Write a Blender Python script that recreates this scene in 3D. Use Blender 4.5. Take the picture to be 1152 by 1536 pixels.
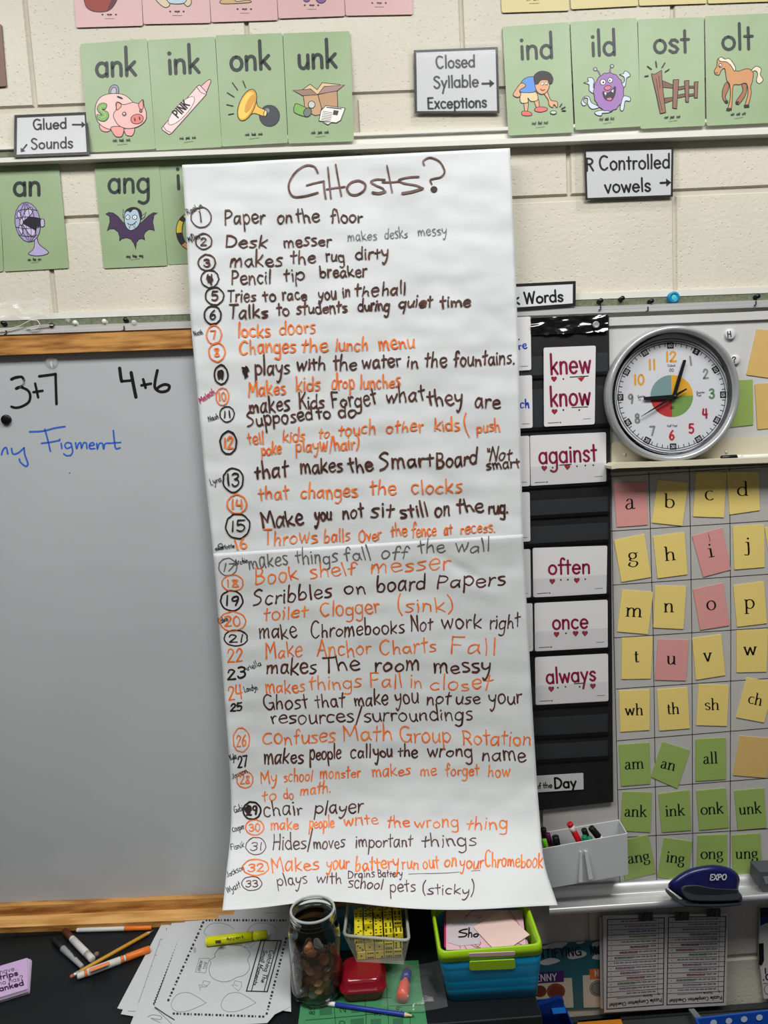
import bpy, bmesh, math, random
from mathutils import Vector, Matrix
for _o in list(bpy.data.objects): bpy.data.objects.remove(_o)
S = bpy.context.scene
R = random.Random(7)
sin, cos, pi = math.sin, math.cos, math.pi
# ---------------------------------------------------------------- camera
CAM = Vector((0.0, -1.51, 1.715)); F = 1154.0; CX, CY = 576.0, 768.0
_p, _y, _r = math.radians(6.49), math.radians(1.71), math.radians(-3.03)
FW = Vector((sin(_y)*cos(_p), cos(_y)*cos(_p), -sin(_p)))
_rt = Vector((cos(_y), -sin(_y), 0)); _up = _rt.cross(FW)
RT = _rt*cos(_r) + _up*sin(_r); UP = _up*cos(_r) - _rt*sin(_r)
cd = bpy.data.cameras.new('camera'); cam = bpy.data.objects.new('camera', cd); S.collection.objects.link(cam)
cam.matrix_world = Matrix(((RT.x, UP.x, -FW.x, CAM.x), (RT.y, UP.y, -FW.y, CAM.y), (RT.z, UP.z, -FW.z, CAM.z), (0, 0, 0, 1)))
cd.sensor_fit = 'VERTICAL'; cd.sensor_height = 36.0; cd.lens = 36.0*F/1536.0; cd.clip_start = 0.02; cd.clip_end = 60
S.camera = cam
# ---------------------------------------------------------------- view, world, lights
S.view_settings.view_transform = 'Standard'; S.view_settings.look = 'None'
S.view_settings.gamma = 1.0; S.view_settings.use_curve_mapping = False
S.view_settings.exposure = -0.12
W_ = bpy.data.worlds.new('room_light'); S.world = W_; W_.use_nodes = True
nt = W_.node_tree; nt.nodes.clear()
wo = nt.nodes.new('ShaderNodeOutputWorld'); bg = nt.nodes.new('ShaderNodeBackground')
tc = nt.nodes.new('ShaderNodeTexCoord'); sx = nt.nodes.new('ShaderNodeSeparateXYZ'); cr = nt.nodes.new('ShaderNodeValToRGB')
mr = nt.nodes.new('ShaderNodeMapRange'); mr.inputs[1].default_value = -1; mr.inputs[2].default_value = 1
nt.links.new(tc.outputs['Generated'], sx.inputs[0]); nt.links.new(sx.outputs[2], mr.inputs[0]); nt.links.new(mr.outputs[0], cr.inputs[0])
nt.links.new(cr.outputs[0], bg.inputs[0]); nt.links.new(bg.outputs[0], wo.inputs[0])
e = cr.color_ramp.elements; e[0].position = 0.30; e[0].color = (.10, .10, .10, 1); e[1].position = 0.75; e[1].color = (.75, .76, .75, 1)
bg.inputs[1].default_value = 0.15
def area(name, loc, sx_, sy_, power, col=(1, .995, .97)):
    l = bpy.data.lights.new(name, 'AREA'); l.shape = 'RECTANGLE'; l.size = sx_; l.size_y = sy_; l.energy = power; l.color = col
    o = bpy.data.objects.new(name, l); o.location = loc; S.collection.objects.link(o); return o
area('ceiling_light', (0.75, -1.12, 3.05), 1.2, 0.6, 44)
area('ceiling_light', (-0.85, -1.15, 3.05), 1.2, 0.6, 39)
area('ceiling_light', (0.0, -3.6, 3.05), 2.4, 0.6, 6)
# ---------------------------------------------------------------- unprojection onto real planes
def ray(x, y): return FW + RT*((x-CX)/F) - UP*((y-CY)/F)
def W(x, y, off=0.0):                      # point on the vertical plane standing "off" in front of the wall
    d = ray(x, y); return CAM + d*((-off-CAM.y)/d.y)
DESK = 0.75
def T(x, y, z=DESK):                       # point on a level plane at height z
    d = ray(x, y); return CAM + d*((z-CAM.z)/d.z)
def wallmap(off): return lambda x, y, h=0.0: W(x, y, off+h)
def deskmap(z): return lambda x, y, h=0.0: T(x, y, z+h)
def planemap(a, b, c):                     # any plane through three points
    n = (b-a).cross(c-a).normalized()
    if n.dot(CAM-a) < 0: n = -n
    def f(x, y, h=0.0):
        d = ray(x, y); return CAM + d*(((a+n*h-CAM).dot(n))/d.dot(n))
    return f
def leanmap(q, ob, ot):                    # card: bottom edge stands ob off the wall, top ot; q = TL TR BR BL
    return planemap(W(*q[3], ob), W(*q[2], ob), W(*q[0], ot))
# ---------------------------------------------------------------- materials
def lin(c):
    c = c/255.0; return c/12.92 if c <= .04045 else ((c+.055)/1.055)**2.4
MC = {}
def M(rgb, rough=.6, k=1.0, metal=0.0, spec=.4, alpha=1.0, trans=0.0, ior=1.45, coat=0.0, name=None):
    key = (rgb, rough, k, metal, spec, alpha, trans, coat)
    if key in MC: return MC[key]
    m = bpy.data.materials.new(name or 'mat_%d_%d_%d' % tuple(int(v) for v in rgb)); m.use_nodes = True
    b = m.node_tree.nodes['Principled BSDF']
    b.inputs['Base Color'].default_value = (*[min(.9, lin(v)*k) for v in rgb], 1)
    b.inputs['Roughness'].default_value = rough; b.inputs['Metallic'].default_value = metal
    b.inputs['Specular IOR Level'].default_value = spec; b.inputs['Alpha'].default_value = alpha
    b.inputs['Transmission Weight'].default_value = trans; b.inputs['IOR'].default_value = ior
    b.inputs['Coat Weight'].default_value = coat
    MC[key] = m; return m
def noisy(rgb1, rgb2, scale=(1, 1, 1), nscale=20, rough=.6, bump=0.0, bscale=200, bdist=.001, metal=0, detail=4, spec=.4, lo=.35, hi=.65, name='surface', pits=False):
    m = bpy.data.materials.new(name); m.use_nodes = True; t = m.node_tree; b = t.nodes['Principled BSDF']
    N = t.nodes.new; L = t.links.new
    co = N('ShaderNodeTexCoord'); mp = N('ShaderNodeMapping'); mp.inputs['Scale'].default_value = scale
    L(co.outputs['Object'], mp.inputs[0])
    nz = N('ShaderNodeTexNoise'); nz.inputs['Scale'].default_value = nscale; nz.inputs['Detail'].default_value = detail
    L(mp.outputs[0], nz.inputs['Vector'])
    rp = N('ShaderNodeValToRGB'); rp.color_ramp.elements[0].position = lo; rp.color_ramp.elements[1].position = hi
    rp.color_ramp.elements[0].color = (*[lin(v) for v in rgb1], 1); rp.color_ramp.elements[1].color = (*[lin(v) for v in rgb2], 1)
    L(nz.outputs[0], rp.inputs[0]); L(rp.outputs[0], b.inputs['Base Color'])
    b.inputs['Roughness'].default_value = rough; b.inputs['Metallic'].default_value = metal; b.inputs['Specular IOR Level'].default_value = spec
    if bump:
        n2 = N('ShaderNodeTexNoise'); n2.inputs['Scale'].default_value = bscale; n2.inputs['Detail'].default_value = 5
        L(co.outputs['Object'], n2.inputs['Vector'])
        bp = N('ShaderNodeBump'); bp.inputs['Strength'].default_value = bump; bp.inputs['Distance'].default_value = bdist
        src = n2.outputs[0]
        if pits:
            v = N('ShaderNodeTexVoronoi'); v.inputs['Scale'].default_value = 110; L(co.outputs['Object'], v.inputs['Vector'])
            r2 = N('ShaderNodeValToRGB'); r2.color_ramp.elements[0].position = .05; r2.color_ramp.elements[1].position = .22
            L(v.outputs['Distance'], r2.inputs[0])
            n3 = N('ShaderNodeTexNoise'); n3.inputs['Scale'].default_value = 14; L(co.outputs['Object'], n3.inputs['Vector'])
            r3 = N('ShaderNodeValToRGB'); r3.color_ramp.elements[0].position = .5; r3.color_ramp.elements[1].position = .62
            L(n3.outputs[0], r3.inputs[0])
            mx0 = N('ShaderNodeMath'); mx0.operation = 'MAXIMUM'; L(r2.outputs[0], mx0.inputs[0]); L(r3.outputs[0], mx0.inputs[1])
            mx = N('ShaderNodeMath'); mx.operation = 'ADD'; L(n2.outputs[0], mx.inputs[0]); L(mx0.outputs[0], mx.inputs[1]); src = mx.outputs[0]
        L(src, bp.inputs['Height']); L(bp.outputs[0], b.inputs['Normal'])
    return m
# ---------------------------------------------------------------- mesh building
class MB:
    def __init__(s): s.v = []; s.f = []; s.m = []; s.mats = []; s.sm = []
    def mi(s, m):
        if m not in s.mats: s.mats.append(m)
        return s.mats.index(m)
    def add(s, vs, fs, m, smooth=False):
        o = len(s.v); s.v += [Vector(v) for v in vs]; i = s.mi(m)
        for f in fs: s.f.append(tuple(o+k for k in f)); s.m.append(i); s.sm.append(smooth)
    def prism(s, front, back, m, smooth=False, msides=None):
        n = len(front)
        s.add(list(front)+list(back), [tuple(range(n)), tuple(range(2*n-1, n-1, -1))], m, smooth)
        s.add(list(front)+list(back), [(i, i+n, (i+1) % n+n, (i+1) % n) for i in range(n)], msides or m, smooth)
    def box(s, lo, hi, m):
        a, b, c = lo; d, e_, f = hi
        s.add([(a, b, c), (d, b, c), (d, e_, c), (a, e_, c), (a, b, f), (d, b, f), (d, e_, f), (a, e_, f)],
              [(0, 3, 2, 1), (4, 5, 6, 7), (0, 1, 5, 4), (1, 2, 6, 5), (2, 3, 7, 6), (3, 0, 4, 7)], m)
    def tube(s, pts, r, m, n=10, cap=True, radii=None):
        pts = [Vector(p) for p in pts]; rings = []
        t0 = (pts[1]-pts[0]).normalized(); ref = Vector((0, 0, 1)) if abs(t0.z) < .9 else Vector((1, 0, 0))
        u = t0.cross(ref).normalized()
        for i, p in enumerate(pts):
            t = (pts[min(i+1, len(pts)-1)]-pts[max(i-1, 0)]).normalized()
            if t.length < .5: t = t0
            u = (u - t*u.dot(t)).normalized(); w = t.cross(u)
            rr = radii[i] if radii else r
            rings.append([p+(u*cos(2*pi*k/n)+w*sin(2*pi*k/n))*rr for k in range(n)])
        vs = [v for g in rings for v in g]; fs = []
        for i in range(len(rings)-1):
            for k in range(n): fs.append((i*n+k, i*n+(k+1) % n, (i+1)*n+(k+1) % n, (i+1)*n+k))
        s.add(vs, fs, m, True)
        if cap:
            s.add(rings[0], [tuple(range(n))[::-1]], m); s.add(rings[-1], [tuple(range(n))], m)
    def lathe(s, prof, m, c=(0, 0, 0), n=32, axis=(0, 0, 1), closed=False):
        ax = Vector(axis).normalized(); ref = Vector((1, 0, 0)) if abs(ax.x) < .9 else Vector((0, 0, 1))
        u = (ref-ax*ref.dot(ax)).normalized(); w = ax.cross(u); c = Vector(c); vs = []
        for r, z in prof:
            for k in range(n): vs.append(c+ax*z+(u*cos(2*pi*k/n)+w*sin(2*pi*k/n))*r)
        fs = []; L = len(prof)
        for i in range(L if closed else L-1):
            j = (i+1) % L
            for k in range(n): fs.append((i*n+k, i*n+(k+1) % n, j*n+(k+1) % n, j*n+k))
        s.add(vs, fs, m, True)
    def build(s, name, parent=None, label=None, cat=None, group=None, kind=None, bevel=0, seg=2, auto=True):
        me = bpy.data.meshes.new(name)
        xs = [v.x for v in s.v]; ys = [v.y for v in s.v]; zs = [v.z for v in s.v]
        o0 = Vector(((min(xs)+max(xs))/2, (min(ys)+max(ys))/2, min(zs)))
        me.from_pydata([v-o0 for v in s.v], [], s.f)
        for m in s.mats: me.materials.append(m)
        me.polygons.foreach_set('material_index', s.m); me.polygons.foreach_set('use_smooth', s.sm)
        me.update()
        o = bpy.data.objects.new(name, me); S.collection.objects.link(o)
        place(o, o0, parent); props(o, label, cat, group, kind)
        if bevel:
            b = o.modifiers.new('bevel', 'BEVEL'); b.width = bevel; b.segments = seg; b.limit_method = 'ANGLE'; b.angle_limit = math.radians(40)
        return o
ORG = {}
def place(o, org, parent=None):
    ORG[o.name] = org
    if parent: o.parent = parent; o.location = org-ORG[parent.name]
    else: o.location = org
def props(o, label=None, cat=None, group=None, kind=None):
    if label: o['label'] = label
    if cat: o['category'] = cat
    if group: o['group'] = group
    if kind: o['kind'] = kind
    return o
def empty(name, loc, label, cat, group=None):
    o = bpy.data.objects.new(name, None); o.empty_display_size = .02; S.collection.objects.link(o)
    place(o, Vector(loc), None); return props(o, label, cat, group)
def smoothpts(pts, closed=False, n=5):
    P_ = [Vector((p[0], p[1])) for p in pts]
    if len(P_) < 3 and not closed: return [(p.x, p.y) for p in P_]
    out = []; L = len(P_)
    rng = range(L) if closed else range(L-1)
    for i in rng:
        g = (lambda k: P_[k % L]) if closed else (lambda k: P_[max(0, min(L-1, k))])
        a, b, c, d = g(i-1), g(i), g(i+1), g(i+2)
        for j in range(n):
            t = j/n
            q = .5*((2*b)+(c-a)*t+(2*a-5*b+4*c-d)*t*t+(3*b-a-3*c+d)*t**3); out.append((q.x, q.y))
    if not closed: out.append((P_[-1].x, P_[-1].y))
    return out
def ribbon(mb, fm, pts, w, m, h=.0004, closed=False, wf=None, cap=True, capwf=False):
    """ink stroke: flat strip of width w (in drawing units) along pts, laid on surface fm"""
    q = []
    for p in pts:
        if not q or (p[0]-q[-1][0])**2+(p[1]-q[-1][1])**2 > 1e-6: q.append(p)
    if closed and len(q) > 2 and (q[0][0]-q[-1][0])**2+(q[0][1]-q[-1][1])**2 < 1e-6: q.pop()
    if len(q) == 1:
        disc(mb, fm, q[0], w*.6, w*.6, m, h); return
    if len(q) < 2: return
    L = len(q); l = []; r = []
    def dirn(a, b):
        dx, dy = b[0]-a[0], b[1]-a[1]; d = math.hypot(dx, dy) or 1; return dx/d, dy/d
    for i in range(L):
        d0 = dirn(q[i-1], q[i]) if (i > 0 or closed) else None
        d1 = dirn(q[i], q[(i+1) % L]) if (i < L-1 or closed) else None
        if d0 is None: d0 = d1
        if d1 is None: d1 = d0
        tx, ty = d0[0]+d1[0], d0[1]+d1[1]; n = math.hypot(tx, ty)
        if n < .25: tx, ty, k = d1[0], d1[1], 1
        else: tx, ty = tx/n, ty/n; k = min(1.6, 1/max(.45, tx*d0[0]+ty*d0[1]))
        ww = (wf(tx, ty, i/(L-1)) if wf else 1)*w*.5*k
        l.append((q[i][0]-ty*ww, q[i][1]+tx*ww)); r.append((q[i][0]+ty*ww, q[i][1]-tx*ww))
    vs = [fm(x, y, h) for x, y in l]+[fm(x, y, h) for x, y in r]
    fs = [(i, (i+1) % L, (i+1) % L+L, i+L) for i in range(L if closed else L-1)]
    mb.add(vs, fs, m)
    if cap and not closed and (capwf or not wf):
        for i, s_ in ((0, -1), (L-1, 1)):
            d = dirn(q[0], q[1]) if i == 0 else dirn(q[-2], q[-1]); a0 = math.atan2(d[1], d[0])+(pi if s_ < 0 else 0)
            arc = [(q[i][0]+cos(a0+a)*w*.5, q[i][1]+sin(a0+a)*w*.5) for a in (-pi/2, -pi/4, 0, pi/4, pi/2)]
            mb.add([fm(x, y, h) for x, y in arc], [(0, 1, 2, 3, 4)], m)
def fill(mb, fm, pts, m, h=.0003):
    mb.add([fm(x, y, h) for x, y in pts], [tuple(range(len(pts)))], m)
def disc(mb, fm, c, rx, ry, m, h=.0003, n=20):
    fill(mb, fm, [(c[0]+rx*cos(2*pi*k/n), c[1]+ry*sin(2*pi*k/n)) for k in range(n)], m, h)
def ell(cx, cy, rx, ry, a0=0, a1=360, n=14, rot=0):
    out = []; c, s = cos(math.radians(rot)), sin(math.radians(rot))
    for k in range(n+1):
        a = math.radians(a0+(a1-a0)*k/n); x, y = rx*cos(a), ry*sin(a); out.append((cx+x*c-y*s, cy+x*s+y*c))
    return out
def roundpoly(pts, r, n=4):
    out = []; L = len(pts)
    for i in range(L):
        a, b, c = Vector(pts[i-1]), Vector(pts[i]), Vector(pts[(i+1) % L])
        u = (a-b); v = (c-b); rr = min(r, u.length*.45, v.length*.45)
        p, q = b+u.normalized()*rr, b+v.normalized()*rr
        for k in range(n+1):
            t = k/n; z = p*(1-t)**2+b*2*t*(1-t)+q*t*t; out.append((z.x, z.y))
    return out
def slab(mb, fm, pts, th, m, h=0.0, msides=None, round_=0):
    """sheet or bar: outline pts at height h of surface fm, th thick behind it"""
    q = roundpoly(pts, round_) if round_ else pts
    fr = [fm(x, y, h) for x, y in q]
    n = (fr[1]-fr[0]).cross(fr[-1]-fr[0])
    k = 2
    while n.length < 1e-12 and k < len(fr): n = (fr[k//2]-fr[0]).cross(fr[-k]-fr[0]); k += 1
    a, b, c = fm(0, 0, 0), fm(500, 0, 0), fm(0, 500, 0); n = (b-a).cross(c-a).normalized()
    if n.dot(CAM-fr[0]) < 0: n = -n
    mb.prism(fr[::-1], [p-n*th for p in fr][::-1], m, msides=msides)
def crop(x0, y0, s): return lambda p: (x0+p[0]/s, y0+p[1]/s)
# ---------------------------------------------------------------- stroke alphabet (x-height 1)
A_, C_ = 1.9, 1.8
def E(cx, cy, rx, ry, a0, a1, n=12): return [(cx+rx*cos(math.radians(a0+(a1-a0)*k/n)), cy+ry*sin(math.radians(a0+(a1-a0)*k/n))) for k in range(n+1)]
bowl = E(.46, .5, .42, .5, 38, 322)
G = {
'a': (1.0, [bowl, [(.86, 1), (.86, 0)]]), 'b': (1.0, [[(.1, A_), (.1, 0)], E(.52, .5, .42, .5, 142, -142)]),
'c': (.9, [E(.5, .5, .44, .5, 48, 312)]), 'd': (1.0, [bowl, [(.87, A_), (.87, 0)]]),
'e': (.98, [[(.07, .52), (.9, .52)], E(.48, .5, .43, .5, 3, 318)]),
'f': (.62, [[(.72, 1.72), (.6, 1.88), (.42, 1.85), (.3, 1.6), (.3, 1), (.3, 0)], [(.02, 1), (.62, 1)]]),
'g': (1.0, [bowl, [(.87, 1), (.87, -.35), (.75, -.7), (.45, -.83), (.12, -.7)]]),
'h': (.95, [[(.1, A_), (.1, 0)], [(.1, .6), (.25, .9), (.5, 1), (.74, .86), (.8, .6), (.8, 0)]]),
'i': (.28, [[(.13, 1), (.13, 0)], [(.13, 1.42), (.14, 1.44)]]),
'j': (.5, [[(.4, 1), (.4, -.45), (.28, -.75), (.02, -.78)], [(.4, 1.42), (.41, 1.44)]]),
'k': (.88, [[(.1, A_), (.1, 0)], [(.76, 1), (.14, .42)], [(.32, .6), (.8, 0)]]),
'l': (.28, [[(.13, A_), (.13, 0)]]),
'm': (1.42, [[(.1, 1), (.1, 0)], [(.1, .6), (.22, .9), (.42, 1), (.62, .88), (.68, .6), (.68, 0)], [(.68, .6), (.8, .9), (1.0, 1), (1.22, .88), (1.28, .6), (1.28, 0)]]),
'n': (.93, [[(.1, 1), (.1, 0)], [(.1, .6), (.25, .9), (.5, 1), (.72, .88), (.78, .6), (.78, 0)]]),
'o': (1.0, [E(.5, .5, .44, .5, 90, 450)]), 'p': (1.0, [[(.1, 1), (.1, -.82)], E(.52, .5, .42, .5, 142, -142)]),
'q': (1.0, [bowl, [(.87, 1), (.87, -.82)]]), 'r': (.6, [[(.1, 1), (.1, 0)], [(.1, .6), (.22, .88), (.42, 1), (.6, .94)]]),
's': (.78, [[(.7, .84), (.5, 1), (.24, .97), (.1, .76), (.28, .56), (.52, .46), (.7, .25), (.55, .03), (.3, 0), (.06, .16)]]),
't': (.62, [[(.3, 1.6), (.3, 0)], [(.02, 1), (.6, 1)]]),
'u': (.93, [[(.1, 1), (.1, .4), (.18, .12), (.4, 0), (.62, .12), (.78, .4)], [(.8, 1), (.8, 0)]]),
'v': (.85, [[(.04, 1), (.42, 0)], [(.42, 0), (.8, 1)]]),
'w': (1.3, [[(.04, 1), (.34, 0)], [(.34, 0), (.65, .9)], [(.65, .9), (.96, 0)], [(.96, 0), (1.25, 1)]]),
'x': (.85, [[(.06, 1), (.78, 0)], [(.78, 1), (.06, 0)]]), 'y': (.88, [[(.05, 1), (.45, .05)], [(.84, 1), (.45, .05), (.2, -.8)]]),
'z': (.85, [[(.06, 1), (.78, 1)], [(.78, 1), (.06, 0)], [(.06, 0), (.8, 0)]]),
'A': (1.2, [[(.05, 0), (.6, C_)], [(.6, C_), (1.12, 0)], [(.26, .65), (.93, .65)]]),
'B': (1.1, [[(.12, C_), (.12, 0)], [(.12, C_), (.6, 1.75), (.85, 1.4), (.6, 1.0), (.12, .95)], [(.12, .95), (.65, .9), (.98, .5), (.7, .05), (.12, 0)]]),
'C': (1.3, [E(.72, .9, .62, .9, 50, 312)]), 'D': (1.25, [[(.12, C_), (.12, 0)], [(.12, C_), (.6, 1.72), (1.08, 1.25), (1.1, .6), (.7, .1), (.12, 0)]]),
'E': (1.0, [[(.12, C_), (.12, 0)], [(.12, C_), (.9, C_)], [(.12, .95), (.75, .95)], [(.12, 0), (.92, 0)]]),
'F': (.98, [[(.12, C_), (.12, 0)], [(.12, C_), (.92, C_)], [(.12, .95), (.75, .95)]]),
'G': (1.4, [E(.72, .9, .62, .9, 50, 330), [(.8, .8), (1.28, .8)], [(1.28, .8), (1.28, 0)]]),
'H': (1.2, [[(.12, C_), (.12, 0)], [(1.05, C_), (1.05, 0)], [(.12, .9), (1.05, .9)]]),
'I': (.35, [[(.16, C_), (.16, 0)]]), 'J': (.8, [[(.65, C_), (.65, .4), (.5, .05), (.2, .03), (.05, .3)]]),
'K': (1.05, [[(.12, C_), (.12, 0)], [(.95, C_), (.14, .8)], [(.4, 1.05), (1.0, 0)]]), 'L': (.9, [[(.12, C_), (.12, 0)], [(.12, 0), (.85, 0)]]),
'M': (1.5, [[(.1, 0), (.2, C_)], [(.2, C_), (.72, .4)], [(.72, .4), (1.25, C_)], [(1.25, C_), (1.38, 0)]]),
'N': (1.2, [[(.12, 0), (.12, C_)], [(.12, C_), (1.05, 0)], [(1.05, 0), (1.05, C_)]]),
'O': (1.4, [E(.7, .9, .62, .9, 90, 450)]), 'Q': (1.4, [E(.7, .9, .62, .9, 90, 450), [(.85, .45), (1.35, -.1)]]), 'P': (1.05, [[(.12, C_), (.12, 0)], [(.12, C_), (.65, 1.75), (.95, 1.35), (.7, .9), (.12, .82)]]),
'R': (1.1, [[(.12, C_), (.12, 0)], [(.12, C_), (.65, 1.75), (.95, 1.35), (.7, .92), (.12, .85)], [(.45, .88), (1.0, 0)]]),
'S': (1.0, [[(.9, 1.55), (.6, 1.8), (.25, 1.72), (.1, 1.35), (.35, 1.02), (.7, .78), (.92, .4), (.65, .03), (.3, 0), (.05, .25)]]),
'T': (1.1, [[(.55, C_), (.55, 0)], [(.02, C_), (1.08, C_)]]), 'U': (1.2, [[(.1, C_), (.1, .5), (.3, .08), (.6, 0), (.9, .1), (1.08, .5), (1.08, C_)]]),
'V': (1.1, [[(.04, C_), (.54, 0)], [(.54, 0), (1.05, C_)]]), 'W': (1.6, [[(.04, C_), (.42, 0)], [(.42, 0), (.8, 1.6)], [(.8, 1.6), (1.18, 0)], [(1.18, 0), (1.55, C_)]]),
'X': (1.1, [[(.05, C_), (1.05, 0)], [(1.05, C_), (.05, 0)]]), 'Y': (1.05, [[(.04, C_), (.52, .85)], [(1.0, C_), (.52, .85)], [(.52, .85), (.52, 0)]]), 'Z': (1.1, [[(.05, C_), (1.0, C_)], [(1.0, C_), (.05, 0)], [(.05, 0), (1.05, 0)]]),
'0': (1.05, [E(.52, .9, .44, .9, 90, 450)]), '1': (.45, [[(.25, C_), (.25, 0)]]),
'2': (1.0, [[(.1, 1.35), (.25, 1.72), (.55, 1.8), (.85, 1.5), (.75, 1.05), (.08, .04)], [(.08, .03), (.95, .03)]]),
'3': (1.0, [[(.1, 1.6), (.4, 1.8), (.8, 1.65), (.82, 1.2), (.4, .97)], [(.4, .97), (.85, .8), (.92, .35), (.6, 0), (.25, .02), (.05, .25)]]),
'4': (1.05, [[(.2, C_), (.1, .75), (.95, .75)], [(.78, C_), (.78, 0)]]),
'5': (1.0, [[(.9, C_), (.2, C_)], [(.2, C_), (.14, 1.02), (.5, 1.15), (.88, .85), (.85, .3), (.5, 0), (.08, .15)]]),
'6': (1.0, [[(.75, C_), (.3, 1.2), (.1, .55), (.3, .06), (.65, .02), (.9, .4), (.75, .85), (.4, .88), (.15, .55)]]),
'7': (.95, [[(.05, C_), (.9, C_)], [(.9, C_), (.35, 0)]]),
'8': (1.0, [[(.5, .98), (.2, 1.2), (.2, 1.6), (.5, 1.8), (.8, 1.6), (.78, 1.2), (.5, .98), (.12, .6), (.15, .15), (.5, 0), (.85, .15), (.88, .6), (.5, .98)]]),
'9': (1.0, [[(.85, 1.3), (.6, .95), (.25, 1.0), (.12, 1.4), (.35, 1.76), (.7, 1.75), (.86, 1.4), (.84, .8), (.7, 0)]]),
'?': (.9, [[(.06, 1.4), (.15, 1.7), (.45, 1.82), (.8, 1.6), (.75, 1.2), (.42, .85), (.42, .5)], [(.42, .05), (.43, .06)]]),
'(': (.5, [[(.42, 2.0), (.15, 1.3), (.15, .4), (.42, -.25)]]), ')': (.5, [[(.05, 2.0), (.34, 1.3), (.34, .4), (.05, -.25)]]),
'/': (.7, [[(.05, -.3), (.7, 2.0)]]), '.': (.3, [[(.12, .03), (.13, .04)]]), '"': (.5, [[(.1, 1.9), (.15, 1.4)], [(.35, 1.9), (.4, 1.4)]]),
'+': (1.1, [[(.55, 1.3), (.55, .2)], [(.05, .75), (1.05, .75)]]), '-': (.7, [[(.1, .55), (.6, .55)]]), ' ': (.55, []), '\u2022': (.3, [[(.12, .5), (.13, .5)]])}
# serif alphabet: (advance, strokes, serifs)
SG = {
'a': (.86, [[(.14, .8), (.3, .98), (.52, .96), (.6, .72), (.6, .15), (.72, .02), (.84, .1)], [(.6, .58), (.3, .52), (.1, .3), (.16, .05), (.36, .0), (.6, .2)]], []),
'b': (.95, [[(.18, 1.65), (.18, .05)], E(.5, .5, .38, .5, 150, -150)], [(.02, .18, 1.65)]),
'c': (.8, [E(.47, .5, .4, .5, 50, 315)], []), 'd': (.98, [E(.44, .5, .38, .5, 30, 330), [(.76, 1.65), (.76, .02)]], [(.58, .76, 1.65), (.76, .94, .02)]),
'g': (.9, [E(.4, .66, .3, .33, 0, 360), [(.25, .38), (.16, .2), (.4, .08), (.68, .02), (.78, -.2), (.6, -.48), (.3, -.52), (.06, -.32), (.2, -.06)], [(.62, .9), (.84, .98)]], []),
'h': (1.05, [[(.2, 1.65), (.2, 0)], [(.2, .65), (.4, .93), (.62, .98), (.8, .78), (.82, 0)]], [(.02, .2, 1.65), (.02, .4, 0), (.64, 1.02, 0)]),
'i': (.5, [[(.26, .98), (.26, 0)], [(.25, 1.4), (.26, 1.42)]], [(.06, .26, .98), (.04, .48, 0)]),
'j': (.45, [[(.28, .98), (.28, -.3), (.12, -.5), (-.06, -.42)], [(.27, 1.4), (.28, 1.42)]], [(.06, .28, .98)]),
'k': (1.0, [[(.2, 1.65), (.2, 0)], [(.78, .98), (.22, .42)], [(.4, .6), (.86, 0)]], [(.02, .2, 1.65), (.02, .38, 0), (.58, .96, .98), (.68, 1.02, 0)]),
'l': (.48, [[(.24, 1.65), (.24, 0)]], [(.04, .24, 1.65), (.04, .46, 0)]),
'm': (1.6, [[(.2, .98), (.2, 0)], [(.2, .65), (.4, .93), (.58, .98), (.76, .78), (.78, 0)], [(.78, .65), (.98, .93), (1.16, .98), (1.34, .78), (1.36, 0)]], [(.02, .2, .98), (.02, .38, 0), (.62, .96, 0), (1.2, 1.56, 0)]),
'n': (1.05, [[(.2, .98), (.2, 0)], [(.2, .65), (.4, .93), (.62, .98), (.8, .78), (.82, 0)]], [(.02, .2, .98), (.02, .4, 0), (.64, 1.02, 0)]),
'o': (.92, [E(.46, .5, .4, .5, 90, 450)], []),
'p': (.98, [[(.2, .98), (.2, -.55)], E(.52, .5, .38, .5, 150, -150)], [(.02, .2, .98), (.02, .42, -.55)]),
's': (.74, [[(.62, .8), (.42, .99), (.18, .9), (.14, .68), (.38, .52), (.62, .35), (.6, .1), (.36, .0), (.12, .18)]], []),
't': (.6, [[(.26, 1.35), (.26, .2), (.38, .02), (.56, .12)], [(.04, .98), (.54, .98)]], []),
'u': (1.05, [[(.2, .98), (.2, .25), (.36, .02), (.6, .08), (.8, .35)], [(.8, .98), (.8, 0)]], [(.02, .2, .98), (.62, .8, .98), (.8, .98, 0)]),
'v': (.95, [[(.14, .98), (.48, 0)], [(.48, 0), (.8, .98)]], [(.0, .32, .98), (.64, .96, .98)]),
'w': (1.4, [[(.14, .98), (.42, 0)], [(.42, 0), (.7, .95)], [(.7, .95), (.98, 0)], [(.98, 0), (1.24, .98)]], [(.0, .3, .98), (1.08, 1.4, .98)])}
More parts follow.
